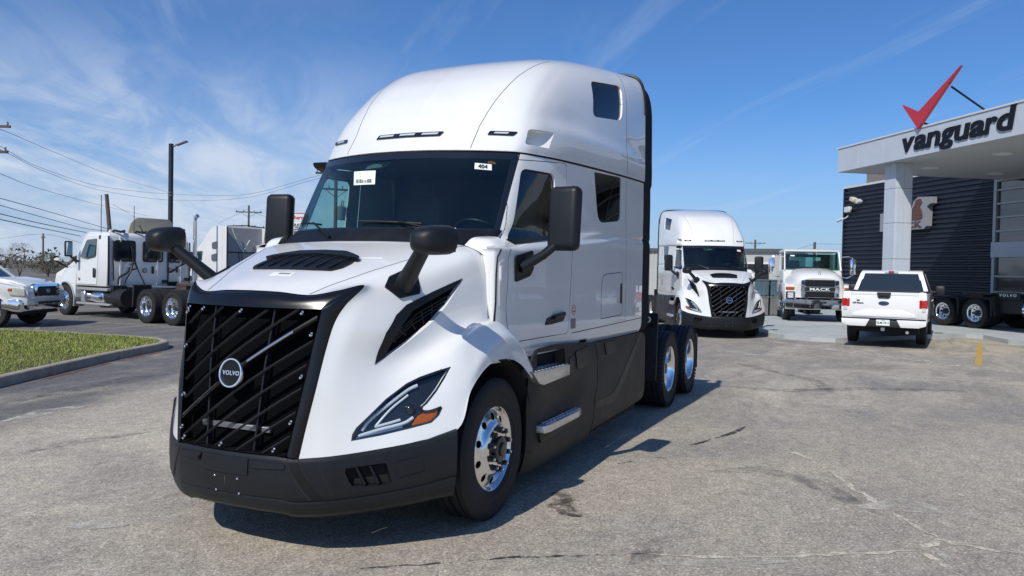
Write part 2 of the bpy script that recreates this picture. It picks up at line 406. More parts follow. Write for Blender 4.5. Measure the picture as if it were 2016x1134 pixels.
M_mirr = mat('mirror_glass', (0.8, 0.82, 0.84), 0.03, 1.0)
M_silver = mat('satin_silver', (0.72, 0.73, 0.74), 0.28, 0.9, var=0.12, vscale=20)
M_orange = mat('orange_safety_plastic', (0.65, 0.14, 0.02), 0.5)
M_redpaint = mat('red_sign_paint', (0.50, 0.012, 0.018), 0.3, coat=0.5)
# ---------------------------------------------------------------- highway tractor: body surfaces (x forward, y left, z up, origin on the ground under the front axle)
HOOD = [
 [(1.215,0,1.622),(1.205,.21,1.618),(1.17,.419,1.604),(1.095,.575,1.635),(1.0,.70,1.667),(1.10,.64,1.55),(1.155,.598,1.44),(1.205,.572,1.27),(1.265,.55,1.04),(1.305,.515,.82),(1.332,.486,.638)],
 [(1.06,0,1.69),(1.05,.22,1.687),(1.0,.46,1.672),(.95,.60,1.675),(.91,.71,1.662),(.985,.715,1.56),(1.06,.70,1.42),(1.115,.665,1.24),(1.165,.655,1.03),(1.20,.648,.83),(1.225,.645,.650)],
 [(.85,0,1.76),(.84,.24,1.757),(.8,.51,1.745),(.77,.65,1.735),(.74,.775,1.685),(.78,.815,1.56),(.86,.825,1.39),(.925,.785,1.20),(.97,.81,1.02),(1.012,.83,.85),(1.05,.838,.676)],
 [(.6,0,1.835),(.6,.26,1.832),(.57,.57,1.817),(.55,.72,1.80),(.53,.84,1.735),(.55,.885,1.60),(.58,.905,1.43),(.66,.91,1.26),(.745,.965,1.14),(.82,1.01,.95),(.872,1.022,.712)],
 [(.35,0,1.905),(.35,.28,1.902),(.34,.63,1.885),(.33,.79,1.865),(.32,.905,1.795),(.33,.94,1.66),(.34,.965,1.48),(.43,1.0,1.335),(.53,1.09,1.25),(.615,1.16,1.05),(.672,1.20,.775)],
 [(.15,0,1.957),(.15,.3,1.954),(.14,.69,1.938),(.13,.85,1.918),(.12,.965,1.855),(.12,1.0,1.71),(.12,1.02,1.52),(.20,1.05,1.41),(.30,1.12,1.335),(.44,1.20,1.16),(.545,1.22,1.0)],
 [(.07,0,1.978),(.06,.3,1.976),(.01,.72,1.962),(-.02,.87,1.945),(-.03,.985,1.885),(-.02,1.03,1.74),(-.02,1.05,1.54),(.02,1.075,1.43),(.08,1.13,1.38),(.20,1.205,1.26),(.30,1.225,1.135)],
 [(-.05,0,1.97),(-.05,.3,1.97),(-.06,.72,1.95),(-.08,.87,1.93),(-.1,.99,1.87),(-.1,1.03,1.73),(-.1,1.05,1.54),(-.14,1.07,1.41),(-.13,1.12,1.385),(-.06,1.205,1.30),(.03,1.228,1.155)],
 [(-.15,0,1.97),(-.15,.3,1.97),(-.16,.72,1.95),(-.18,.87,1.93),(-.2,.99,1.87),(-.2,1.03,1.73),(-.2,1.05,1.54),(-.32,1.08,1.29),(-.33,1.13,1.27),(-.30,1.21,1.21),(-.23,1.228,1.09)],
 [(-.25,0,1.97),(-.25,.3,1.97),(-.26,.72,1.95),(-.28,.87,1.93),(-.3,.99,1.87),(-.3,1.03,1.73),(-.3,1.05,1.54),(-.48,1.10,1.11),(-.50,1.14,1.09),(-.50,1.21,1.04),(-.475,1.225,.95)],
]
NHU, NHV = 145, 121
hg = grid_surf(HOOD, NHU, NHV)
hV = hg.reshape(-1, 3)
hF = []
for i in range(NHU-1):
    for j in range(NHV-1):
        s = i*9/(NHU-1); c = j*10/(NHV-1)
        if s >= 6-1e-6 and c < 7-0.05: continue
        hF.append((i*NHV+j, i*NHV+j+1, (i+1)*NHV+j+1, (i+1)*NHV+j))
hood_bvh = bvh_of(hV, hF)
def half_levels(tab): return np.array([[(x, y, z) for x, y in row] for z, row in tab])
LOW = [(-.06,0),(-.06,.3),(-.06,.6),(-.06,.9),(-.02,1.06),(-.10,1.115),(-.5,1.137),(-1.4,1.168),(-2.6,1.20),(-3.74,1.215)]
def sh(row, dy, dx=0): return [(x+dx, y+dy if y > .95 else y) for x, y in row]
CABT = [
 (1.10, [(x, y-.03 if y > .95 else y) for x, y in LOW]), (1.20, LOW), (1.5, LOW), (1.8, LOW), (1.91, LOW), (1.945, [(x, y-.012 if y > .95 else y) for x, y in LOW]),
 (1.985, [(-.03,0),(-.05,.3),(-.13,.6),(-.26,.9),(-.28,1.0),(-.38,1.05),(-.7,1.09),(-1.45,1.142),(-2.6,1.19),(-3.74,1.212)]),
 (2.03, [(0,0),(-.03,.3),(-.13,.6),(-.295,.89),(-.355,.965),(-.5,1.02),(-.8,1.065),(-1.5,1.13),(-2.6,1.185),(-3.74,1.21)]),
 (2.15, [(-.075,0),(-.105,.3),(-.20,.6),(-.362,.885),(-.425,.963),(-.56,1.018),(-.85,1.06),(-1.5,1.125),(-2.6,1.18),(-3.74,1.21)]),
 (2.45, [(-.265,0),(-.295,.3),(-.385,.6),(-.535,.875),(-.60,.958),(-.75,1.01),(-1.05,1.055),(-1.6,1.115),(-2.6,1.175),(-3.74,1.21)]),
 (2.72, [(-.445,0),(-.475,.3),(-.56,.6),(-.69,.865),(-.77,.95),(-.95,1.005),(-1.35,1.075),(-2.1,1.14),(-3.0,1.19),(-3.74,1.205)]),
]
NCU, NCV = 150, 181
def loft(tab, nu, nv):
    A = half_levels(tab); zs = np.array([t[0] for t in tab])
    # resample so rows are spread evenly in z
    B = catmull(A, 1+40*(len(tab)-1)); zz = B[:, 0, 2]; k = np.interp(np.linspace(zz[0], zz[-1], nu), zz, np.arange(len(zz)))
    i = np.clip(k.astype(int), 0, len(zz)-2); u = (k-i)[:, None, None]; C_ = B[i]*(1-u)+B[i+1]*u
    return catmull(C_.swapaxes(0, 1), nv).swapaxes(0, 1)
cg = loft(CABT, NCU, NCV)
def belt(V):
    V = V.copy(); x = V[..., 0]; z = V[..., 2]; w = np.clip(1-np.abs(z-2.0)/0.55, 0, 1); w = w*w*(3-2*w)
    w2 = np.clip(1-np.abs(z-2.73)/0.5, 0, 1); w2 = w2*w2*(3-2*w2)
    V[..., 2] = z+0.085*np.clip(-x-0.4, 0, 2.4)*w+0.028*np.clip(-x-0.8, 0, 5)*w2
    return V
cg0 = cg.copy(); cg = belt(cg)
cV = cg.reshape(-1, 3); cF = grid_faces(NCU, NCV)
cab_bvh = bvh_of(cV, cF)
ROOFT = [
 (2.735, [(-.455,0),(-.485,.3),(-.57,.6),(-.695,.86),(-.785,.955),(-.97,1.015),(-1.4,1.095),(-2.2,1.165),(-3.0,1.205),(-3.74,1.218)]),
 (2.80, [(-.515,0),(-.545,.3),(-.615,.6),(-.735,.86),(-.83,.965),(-1.02,1.03),(-1.45,1.105),(-2.2,1.17),(-3.0,1.208),(-3.74,1.22)]),
 (2.90, [(-.60,0),(-.63,.3),(-.69,.6),(-.80,.86),(-.90,.97),(-1.1,1.04),(-1.5,1.11),(-2.2,1.17),(-3.0,1.208),(-3.74,1.22)]),
 (3.00, [(-.685,0),(-.71,.3),(-.76,.6),(-.865,.855),(-.975,.968),(-1.17,1.038),(-1.55,1.105),(-2.2,1.165),(-3.0,1.205),(-3.74,1.218)]),
 (3.12, [(-.785,0),(-.805,.3),(-.85,.6),(-.955,.85),(-1.075,.95),(-1.28,1.01),(-1.64,1.065),(-2.2,1.135),(-3.0,1.192),(-3.74,1.215)]),
 (3.30, [(-.955,0),(-.975,.3),(-1.015,.6),(-1.135,.835),(-1.28,.935),(-1.49,1.0),(-1.8,1.055),(-2.3,1.12),(-3.0,1.185),(-3.74,1.212)]),
 (3.50, [(-1.21,0),(-1.225,.3),(-1.265,.6),(-1.385,.82),(-1.56,.92),(-1.76,.985),(-2.05,1.045),(-2.45,1.11),(-3.05,1.178),(-3.74,1.208)]),
 (3.70, [(-1.56,0),(-1.575,.3),(-1.615,.59),(-1.74,.79),(-1.92,.89),(-2.12,.955),(-2.37,1.02),(-2.7,1.085),(-3.2,1.16),(-3.74,1.20)]),
 (3.85, [(-2.02,0),(-2.035,.29),(-2.08,.56),(-2.2,.74),(-2.35,.835),(-2.5,.905),(-2.68,.965),(-2.95,1.035),(-3.3,1.12),(-3.74,1.175)]),
 (3.96, [(-2.52,0),(-2.535,.27),(-2.58,.50),(-2.67,.66),(-2.77,.75),(-2.88,.825),(-3.0,.89),(-3.2,.97),(-3.45,1.05),(-3.74,1.125)]),
 (4.02, [(-2.95,0),(-2.96,.2),(-2.99,.38),(-3.04,.52),(-3.11,.62),(-3.18,.70),(-3.27,.77),(-3.40,.86),(-3.55,.95),(-3.74,1.035)]),
 (4.048, [(-3.35,0),(-3.36,.10),(-3.37,.2),(-3.39,.29),(-3.42,.38),(-3.46,.46),(-3.51,.54),(-3.57,.64),(-3.64,.74),(-3.74,.85)]),
 (4.058, [(-3.64,0),(-3.64,.04),(-3.645,.08),(-3.65,.12),(-3.655,.16),(-3.66,.2),(-3.67,.26),(-3.69,.34),(-3.71,.42),(-3.74,.52)]),
]
NRU, NRV = 130, 161
def loft_plain(tab, nu, nv): return grid_surf(half_levels(tab), nu, nv)
rg = loft_plain(ROOFT, NRU, NRV)
rg = belt(rg)
rV = rg.reshape(-1, 3); rF = grid_faces(NRU, NRV)
roof_bvh = bvh_of(rV, rF)

# bumper
BTOP = [(1.412,0,.640),(1.404,.20,.640),(1.378,.36,.640),(1.340,.47,.630),(1.225,.655,.640),(1.055,.845,.664),(.875,1.03,.700),(.775,1.13,.735),(.70,1.205,.762)]
BPROF = [(-.02, 0.012), (0.002, 0.006), (0.008, -.012), (0.012, -.06), (0.013, -.13), (0.006, -.225), (0.000, -.24), (-.010, -.246), (-.008, -.258), (-.015, -.29), (-.035, -.325), (-.075, -.352), (-.13, -.352)]
btp = catmull(BTOP, 81)
_d = np.gradient(btp[:, :2], axis=0); bnr = np.c_[_d[:, 1], -_d[:, 0]]; bnr /= np.linalg.norm(bnr, axis=1)[:, None]
bgrid = np.zeros((81, len(BPROF), 3))
for j, (o_, dz) in enumerate(BPROF):
    k = np.linspace(0, 1, 81); bgrid[:, j, :2] = btp[:, :2]+bnr*o_; bgrid[:, j, 2] = btp[:, 2]+dz*(1+.22*k**2*np.clip(-dz/.35, 0, 1))
bgs = np.array([np.array([np.interp(np.linspace(0, len(BPROF)-1, 61), np.arange(len(BPROF)), bgrid[i, :, a]) for a in range(3)]).T for i in range(81)])
bV = bgs.reshape(-1, 3); bF = grid_faces(81, 61); bb = bvh_of(bV, bF)
# ---------------------------------------------------------------- wheels
def circle(r, n, c=(0, 0), a0=0.0): return [(c[0]+r*math.cos(a0+2*math.pi*k/n), c[1]+r*math.sin(a0+2*math.pi*k/n)) for k in range(n)]
def disc_with_holes(R0, R1, holes, depth, n=72):
    """annulus in the XZ plane with round holes, y = depth(r); returns V, F"""
    V2 = []; E = []
    for pl in [circle(R1, n), circle(R0, 40)]+[circle(h[2], 18, (h[0], h[1])) for h in holes]:
        k = len(V2); V2 += [Vector(p) for p in pl]; m = len(pl); E += [(k+i, k+(i+1) % m) for i in range(m)]
    nr = 9
    for i in range(1, nr):
        r = R0+(R1-R0)*i/nr
        for p in circle(r, 60, (0, 0), 0.05*i):
            if all((p[0]-h[0])**2+(p[1]-h[1])**2 > (h[2]*1.12)**2 for h in holes): V2.append(Vector(p))
    r = geometry.delaunay_2d_cdt(V2, E, [], 0, 1e-6); V = []; F = []
    for v in r[0]: V.append((v.x, depth(v.length), v.y))
    for f in r[2]:
        c = sum((r[0][i] for i in f), Vector((0, 0)))/len(f); L_ = c.length
        if L_ > R1*0.999 or L_ < R0*0.995: continue
        if any((c.x-h[0])**2+(c.y-h[1])**2 < h[2]**2 for h in holes): continue
        F.append(tuple(f))
    return V, F
def tyre_profile(R, w):
    h = w/2; P = [(0.292, -h*0.80), (0.31, -h*0.86), (0.335, -h*0.93), (0.338, -h*0.955), (0.36, -h*0.975), (R*0.755, -h*0.985), (R*0.76, -h*1.004), (R*0.785, -h*1.0), (R*0.865, -h*0.995), (R*0.87, -h*1.01), (R*0.885, -h*1.005), (R*0.93, -h*0.96), (R*0.968, -h*0.90), (R*0.985, -h*0.84)]
    T = []
    ys = [-0.80, -0.52, -0.50, -0.44, -0.42, -0.14, -0.12, -0.06, -0.04]
    prof = [(R, -h*0.80), (R, -h*0.50), (R-.014, -h*0.48), (R-.014, -h*0.41), (R, -h*0.39), (R, -h*0.10), (R-.014, -h*0.085), (R-.014, -h*0.015), (R, 0)]
    half = P+prof
    return half+[(r, -y) for r, y in reversed(half[:-1])]
def make_tyre(name, R, w, parent, y=0.0, word=None, mat_=None):
    mb = MB(); mb.lathe(tyre_profile(R, w), 72, (0, y, 0), 'Y')
    # shoulder lugs
    for k in range(0 if word else 56):
        a = 2*math.pi*k/56; ca, sa = math.cos(a), math.sin(a)
        for s in (-1, 1):
            rot = Matrix(((ca, 0, -sa), (0, 1, 0), (sa, 0, ca)))
            mb.box(((R-.014)*ca, y+s*w*0.455, (R-.014)*sa), (0.022, 0.034, 0.026), rot)
    o = mb.done(name, mat_ or M_rub, parent, 35)
    if word:
        me = text_mesh(word, 0.050, 0.002, 0.0012, 0, 1.05, sx=1.15); co = np.empty(len(me.vertices)*3); me.vertices.foreach_get('co', co); co = co.reshape(-1, 3)
        r0 = R*0.81
        for base in (0.30, math.pi+0.30):
            t = co[:, 0]/r0+base; rr = r0+co[:, 1]; m2 = me.copy()
            cc = np.c_[-rr*np.sin(t), y+w*0.5-0.0035+co[:, 2], rr*np.cos(t)]; m2.vertices.foreach_set('co', cc.ravel()); m2.update(); m2.materials.clear(); m2.materials.append(M_rubl)
            lo = bpy.data.objects.new('sidewall_lettering', m2); COL.objects.link(lo); lo.parent = o
    return o
def steer_wheel(parent, loc, word='MICHELIN', nut=None, hub=None):
    """front wheel, outside towards +y"""
    w = bpy.data.objects.new('front_wheel', None); COL.objects.link(w); w.parent = parent; w.location = loc
    make_tyre('tyre', 0.503, 0.285, w, -0.07, word)
    def dep(r):
        # hub face 0.168 .. hand holes .. flange
        return np.interp(r, [0.10, 0.163, 0.180, 0.200, 0.256, 0.275], [0.080, 0.080, 0.072, 0.046, 0.028, 0.022])
    holes = [(0.229*math.cos(2*math.pi*k/10+.31), 0.229*math.sin(2*math.pi*k/10+.31), 0.0265) for k in range(10)]
    V, F = disc_with_holes(0.085, 0.275, holes, dep)
    mb = MB(); mb.raw(V, F); mb.lathe([(0.275, 0.022), (0.283, 0.030), (0.292, 0.046), (0.300, 0.052), (0.305, 0.046), (0.305, 0.03)], 72)
    rim = mb.done('rim', M_alu, w, 50)
    MB().lathe([(0.27, -.06), (0.28, -.02), (0.09, -.05), (0.0, -.05)], 40).done('brake_drum', M_stl, w, 40)
    MB().lathe([(0.0, 0.135), (0.045, 0.133), (0.052, 0.125), (0.052, 0.118), (0.088, 0.112), (0.094, 0.10), (0.094, 0.07)], 36).done('hub_cap', hub or M_hub, w, 35)
    nb = MB(); tb = MB()
    for k in range(10):
        a = 2*math.pi*(k+.5)/10; x, z = 0.142*math.cos(a), 0.142*math.sin(a)
        n1 = MB().lathe([(0.024, 0.074), (0.024, 0.082), (0.019, 0.085), (0.019, 0.112), (0.015, 0.117), (0.0, 0.117)], 10, (x, 0, z)).done('lug_nut', nut or M_hub, w, 30)
        MB().lathe([(0.009, 0.116), (0.009, 0.128), (0.0, 0.129)], 8, (x, 0, z)).done('stud', M_alu, n1, 30)
    nb.bm.free(); tb.bm.free()
    return w
def drive_wheel(parent, loc, hubm=None, outer_only=False):
    """dual drive wheel, outside towards +y"""
    w = bpy.data.objects.new('drive_wheel', None); COL.objects.link(w); w.parent = parent; w.location = loc
    make_tyre('tyre', 0.503, 0.275, w, -0.10)
    if not outer_only: make_tyre('inner_tyre', 0.503, 0.275, w, -0.44)
    holes = [(0.200*math.cos(2*math.pi*k/10), 0.200*math.sin(2*math.pi*k/10), 0.028) for k in range(10)]
    V, F = disc_with_holes(0.085, 0.252, holes, lambda r: np.interp(r, [0.1, 0.16, 0.19, 0.24, 0.26], [-0.155, -0.155, -0.150, -0.125, -0.10]))
    mb = MB(); mb.raw(V, F); mb.lathe([(0.252, -0.112), (0.262, -0.08), (0.266, -0.02), (0.276, 0.0), (0.290, 0.020), (0.300, 0.026), (0.305, 0.020), (0.305, 0.0)], 72)
    mb.done('rim', M_alu, w, 50)
    MB().lathe([(0.27, -.2), (0.0, -.2)], 32).done('brake_drum', M_stl, w, 40)
    MB().lathe([(0.0, -0.03), (0.06, -0.03), (0.066, -0.036), (0.07, -0.07), (0.092, -0.085), (0.092, -0.16)], 30).done('hub', hubm or M_stl, w, 35)
    for k in range(10):
        a = 2*math.pi*(k+.5)/10
        MB().lathe([(0.02, -0.155), (0.02, -0.125), (0.008, -0.122), (0.008, -0.112), (0, -0.112)], 8, (0.132*math.cos(a), 0, 0.132*math.sin(a))).done('lug_nut', M_alu, w, 30)
    return w
def mirrored_wheel(w, parent):
    c = copy_tree(w, parent); c.rotation_euler = (0, 0, math.pi); c.location = (w.location.x, -w.location.y, w.location.z); return c

# ---------------------------------------------------------------- the tractor
def G(u, v, d=0.0):
    """grille face: u -1..1 across (left = +), v 0..1 bottom to top"""
    y = u*(0.424+0.119*v); z = 0.654+0.868*v; x = 1.367-0.159*v-0.012*math.sin(math.pi*v)*0+(0.045+0.08*v-0.075*max(0.0, v-0.6))*(1-u*u)-d
    return Vector((x, y, z))
def carve(V, F, bvh, fr, poly, gap=0.007):
    """split a fine mesh along an outline: (outside V,F), (inside V,F)"""
    U_, V_, N_ = [np.array(a) for a in FR[fr]]; Va = np.array(V); uv = np.c_[Va@U_, Va@V_]; pa = np.array(poly); lo = pa.min(0)-.05; hi = pa.max(0)+.05
    ins = []; out = []
    for f in F:
        c = uv[list(f)].mean(0)
        (ins if (c > lo).all() and (c < hi).all() and in_poly(c[0], c[1], poly) else out).append(tuple(f))
    b = {i for f in ins for i in f} & {i for f in out for i in f}; cen = pa.mean(0)
    Vo = [np.array(v) for v in V]; Vi = [np.array(v) for v in V]
    for i in b:
        q = near_poly(uv[i], poly); h, n = hit(bvh, tuple(q), fr)
        if h is not None: Vo[i] = np.array(h)
        d = cen-q; d = d/np.linalg.norm(d); h, n = hit(bvh, tuple(q+d*gap), fr)
        if h is not None: Vi[i] = np.array(h)
    return (Vo, out), (Vi, ins), b
def compact(V, F):
    u = sorted({i for f in F for i in f}); mp = {k: i for i, k in enumerate(u)}
    return [V[k] for k in u], [tuple(mp[i] for i in f) for f in F]
def both_halves(name, V, F, m, parent, smooth=35, merge=2e-4):
    V, F = compact(V, F); n = len(V); V2 = [np.array(v) for v in V]+[np.array(v)*[1, -1, 1] for v in V]; F2 = list(F)+[tuple(i+n for i in f[::-1]) for f in F]
    bm = bmesh.new(); vs = [bm.verts.new(tuple(map(float, v))) for v in V2]
    for f in F2:
        try: bm.faces.new([vs[i] for i in f])
        except ValueError: pass
    bmesh.ops.remove_doubles(bm, verts=[v for v in bm.verts if abs(v.co.y) < 1e-3], dist=merge)
    bmesh.ops.recalc_face_normals(bm, faces=bm.faces)
    me = bpy.data.meshes.new(name); bm.to_mesh(me); bm.free(); me.materials.append(m)
    me.polygons.foreach_set('use_smooth', [True]*len(me.polygons)); me.set_sharp_from_angle(angle=math.radians(smooth))
    o = bpy.data.objects.new(name, me); COL.objects.link(o); o.parent = parent; return o

HEAD = [(-.483,.734),(-.475,.773),(-.451,.810),(-.259,.972),(-.125,1.058),(-.037,1.095),(.077,1.129),(.173,1.152),(.118,1.082),(.057,1.008),(-.015,.934),(-.047,.912),(-.036,.893),(.015,.899),(.073,.917),(.084,.905),(.058,.860),(.007,.819),(-.125,.792),(-.304,.758)]
VENT = [(.218,1.715),(.231,1.687),(.383,1.536),(.542,1.423),(.677,1.347),(.829,1.258),(.968,1.180),(.946,1.265),(.908,1.374),(.824,1.482),(.733,1.544),(.507,1.623)]
DWIN = round_poly([(-.745,2.60),(-1.255,2.612),(-1.245,2.075),(-.415,1.995),(-.535,2.15)], [.07, .07, .05, .04, .08], 4)
DOOR = round_poly([(-.66,2.665),(-1.49,2.735),(-1.49,2.1),(-1.44,1.5),(-1.41,1.235),(-.26,1.235),(-.17,1.45),(-.205,1.72),(-.195,1.88),(-.27,1.955),(-.42,2.06)], [.02, .05, .3, .1, .05, .05, .2, .1, .06, .05, .1], 4)
SWIN = round_poly([(-2.12,2.735),(-2.90,2.768),(-2.90,2.315),(-2.21,2.250)], [.02, .02, .1, .12], 4)
RWIN = round_poly([(-2.27,3.645),(-3.02,3.755),(-2.89,3.36),(-2.15,3.27)], [.07, .09, .09, .08], 5)
NOTCH = round_poly([(-.835,2.807),(-.915,2.945),(-1.245,2.962),(-1.145,2.815)], [.03, .03, .01, .01], 3)

def build_tractor():
    T = thing('semi_truck', 'white highway tractor with black diagonal-slat grille and tall sleeper, standing on sunlit asphalt', 'truck')
    # ---- hood
    V, F = trim(hV, hF, hood_bvh, [('side', VENT, 0.045), ('diag', HEAD, 0.05)])
    hood = both_halves('hood', V, F, M_white, T)
    # side vents
    vent = patch('side_vent', [(x*0.985+.009, z*0.985+.0215) for x, z in VENT], 'side', hood_bvh, M_rad, T, off=-.034, th=.006, step=.05)
    # its black upper frame and louvre bars
    fr = patch('vent_frame', [VENT[0], (.245,1.69), (.30,1.655), (.518,1.573), (.695,1.504), (.792,1.417), (.855,1.331), (.906,1.225), VENT[6], VENT[7], VENT[8], VENT[9], VENT[10], VENT[11]], 'side', hood_bvh, M_blk, vent, off=-.016, th=.020, step=.05)
    for k in range(7):
        t = k/6.0; a = (.30+.60*t, 1.66-.33*t); b = (.36+.46*t, 1.53-.22*t)
        if in_poly(*b, VENT): ribbon('louvre', [a, b], 'side', hood_bvh, M_blk2, vent, w=.010, off=-.022)
    for k in range(3):
        t = (k+1)/4.0; ribbon('louvre', [(.30+.08*t, 1.63-.10*t), (.62+.10*t, 1.52-.14*t), (.86, 1.36-.08*t)], 'side', hood_bvh, M_blk2, vent, w=.007, off=-.022)
    mirror(vent)
    # headlights
    def hp(pts, off): # 2D diag -> on hood with offset
        out = []
        for p in pts:
            h, n = hit(hood_bvh, p, 'diag')
            if n.dot(FR['diag'][2]) < 0: n = -n
            out.append(h+n*off)
        return out
    cx = sum(p[0] for p in HEAD)/len(HEAD); cz = sum(p[1] for p in HEAD)/len(HEAD)
    head = patch('headlight', HEAD, 'diag', hood_bvh, M_lampd, T, off=-.045, th=.006, step=.04)
    def inset_poly(P_, d):
        n = len(P_); area = sum(P_[i][0]*P_[(i+1) % n][1]-P_[(i+1) % n][0]*P_[i][1] for i in range(n)); sg = 1 if area > 0 else -1; out = []
        for i in range(n):
            a = Vector(P_[i-1]); p = Vector(P_[i]); b = Vector(P_[(i+1) % n]); e1 = (p-a).normalized(); e2 = (b-p).normalized()
            nn = Vector((-e1.y, e1.x))+Vector((-e2.y, e2.x)); nn = nn.normalized() if nn.length > 1e-6 else Vector((-e1.y, e1.x)); out.append(tuple(p+nn*d*sg))
        return out
    patch('bezel', HEAD, 'diag', hood_bvh, M_gloss, head, off=-.012, th=.014, step=.05, holes=[inset_poly(HEAD, .011)])
    def bar(name, pts, r, m, off):
        MB().tube(hp(catmull(pts, 3*len(pts)), off), r, 8).done(name, m, head, 50)
    bar('light_guide', [(-.415,.79),(-.367,.848),(-.263,.927),(-.130,1.019),(-.055,1.052)], .0125, M_lampw, -.026)
    bar('light_guide', [(-.326,.816),(-.234,.911),(-.120,.995)], .008, M_lampw, -.030)
    bar('light_guide', [(-.438,.757),(-.37,.775),(-.303,.792),(-.164,.822),(-.10,.855)], .011, M_lampw, -.024)
    bar('light_guide', [(-.335,.808),(-.256,.826),(-.18,.845)], .009, M_lampw, -.030)
    bar('light_guide', [(-.452,.748),(-.37,.762),(-.27,.78),(-.17,.80)], .006, M_chr, -.018)
    c = hp([(-.110, .905)], -.035)[0]; nrm = Vector((0.6, 0.8, 0.05)).normalized()
    pm = MB().lathe([(0, .02), (.02, .017), (.03, .008), (.034, 0), (.034, -.02)], 24, (0, 0, 0), 'Z').done('projector', M_gloss, head, 40, M=Matrix.Translation(c) @ nrm.to_track_quat('Z', 'Y').to_matrix().to_4x4())
    patch('turn_signal', round_poly([(-.118,.806),(-.075,.862),(-.035,.882),(.062,.902),(.045,.862),(.0,.828)], .01, 2), 'diag', hood_bvh, M_amber, head, off=-.022, th=.012, step=.02)
    patch('lens', HEAD, 'diag', hood_bvh, M_lens, head, off=-.003, th=.004, step=.04)
    mirror(head)
    # hood seams, badge pocket, hood vent
    sm = [(1.164,.414),(1.026,.462),(.866,.535),(.648,.622),(.415,.712),(.260,.775),(.1,.83),(.0,.86)]
    for s in (1, -1): ribbon('panel_gap', [(x, y*s) for x, y in sm], 'top', bvh_of(np.r_[hV, hV*[1, -1, 1]], hF+[tuple(i+len(hV) for i in f) for f in hF]), M_inr2, hood, w=.006)
    hb2 = bvh_of(np.r_[hV, hV*[1, -1, 1]], hF+[tuple(i+len(hV) for i in f) for f in hF])
    hv = patch('hood_vent', round_poly([(.872,0),(.868,.20),(.845,.33),(.78,.37),(.685,.375),(.61,.352),(.592,.2),(.585,0),(.592,-.2),(.61,-.352),(.685,-.375),(.78,-.37),(.845,-.33),(.868,-.20)], .01, 2), 'top', hb2, M_blk, hood, off=.0, th=.012, step=.05)
    patch('vent_scoop', round_poly([(.64,.40),(.575,.0),(.64,-.40),(.60,-.385),(.50,-.2),(.48,0),(.50,.2),(.60,.385)], .02, 2), 'top', hb2, M_blk, hv, off=.002, th=.030, step=.06)
    for k in range(7):
        y = -.30+.10*k
        p0 = hit(hb2, (.835, y), 'top')[0]+Vector((0, 0, .016)); p1 = hit(hb2, (.64, y+.03), 'top')[0]+Vector((0, 0, .03))
        MB().tube([p0, p1], .006, 6).done('louvre', M_blk2, hv, 40)
    MB().b(0, 0.30, -.35, .35, 0, .006).bm.free()
    p = hit(hb2, (.92, .0), 'top')[0]
    lb = patch('caution_label', [(.985,-.06),(.985,.12),(.935,.12),(.935,-.06)], 'top', hb2, M_label, hood, off=.001, th=.002)
    for k in range(2): patch('label_text', [(.970-.014*k, .0), (.970-.014*k, .09), (.963-.014*k, .09), (.963-.014*k, 0)], 'top', hb2, M_inr2, lb, off=.0035, th=.001, step=.05)
    # raised flutes on the hood
    # ---- grille
    gr = bpy.data.objects.new('grille', None); COL.objects.link(gr); gr.parent = T
    n1, n2 = 25, 17; V = [G(-1.0+2*i/(n1-1), j/(n2-1), .085) for i in range(n1) for j in range(n2)]
    mk('radiator', V, grid_faces(n1, n2), M_rad, gr, 60)
    wv = [G(-1+2*i/40, j, d) for i in range(41) for j, d in ((0, .09), (0, -.005))]; wf = [(2*i, 2*i+1, 2*i+3, 2*i+2) for i in range(40)]; k = len(wv)
    wv += [G(-1+2*i/40, j, d) for i in range(41) for j, d in ((1, .09), (1, -.005))]; wf += [(k+2*i, k+2*i+1, k+2*i+3, k+2*i+2) for i in range(40)]
    for s in (-1, 1):
        k = len(wv); wv += [G(s, i/40, d) for i in range(41) for d in (.09, -.005)]; wf += [(k+2*i, k+2*i+1, k+2*i+3, k+2*i+2) for i in range(40)]
    mk('grille_well', wv, wf, M_blk, gr, 60)
    def ybound(z): return 0.424+0.119*(z-.654)/.868
    def slat(z0, slope, name, m, hw, dep, y0=-9, y1=9, proud=0.0, bow=.055):
        pts = []
        for k in range(61):
            y = -.56+1.12*k/60; z = z0+slope*y-bow*(y*y-.05)
            v = (z-.654)/.868
            if v < .005 or v > .995 or abs(y) > ybound(z)*.996 or y < y0 or y > y1: continue
            pts.append((y, z, v))
        if len(pts) < 3: return
        V = []; F = []
        for y, z, v in pts:
            u = y/ybound(z); c0 = G(u, v, -proud); c1 = G(u, v, dep)
            V += [c0+Vector((-.004, 0, hw*.5)), c0+Vector((.001, 0, 0)), c0+Vector((-.004, 0, -hw*.5)), c1+Vector((0, 0, -hw)), c1+Vector((0, 0, hw))]
        n = len(pts)
        for i in range(n-1):
            for j in range(5): F.append((5*i+j, 5*i+(j+1) % 5, 5*i+5+(j+1) % 5, 5*i+5+j))
        F += [(0, 1, 2, 3, 4), tuple(5*(n-1)+j for j in (4, 3, 2, 1, 0))]
        return mk(name, V, F, m, gr, 40)
    for k in range(-8, 9):
        if k == 0: continue
        slat(1.118+k*.128, .70, 'grille_slat', M_slat, .0065, .026)
    sb = slat(1.118, .70, 'badge_bar', M_blk, .026, .05, proud=.006)
    slat(1.118, .70, 'bar_trim', M_chr, .016, .02, y0=.10, y1=.41, proud=.014)
    slat(1.127, .70, 'bar_trim', M_silver, .005, .02, y1=-.10, proud=.012); slat(1.109, .70, 'bar_trim', M_silver, .004, .02, y1=-.10, proud=.012)
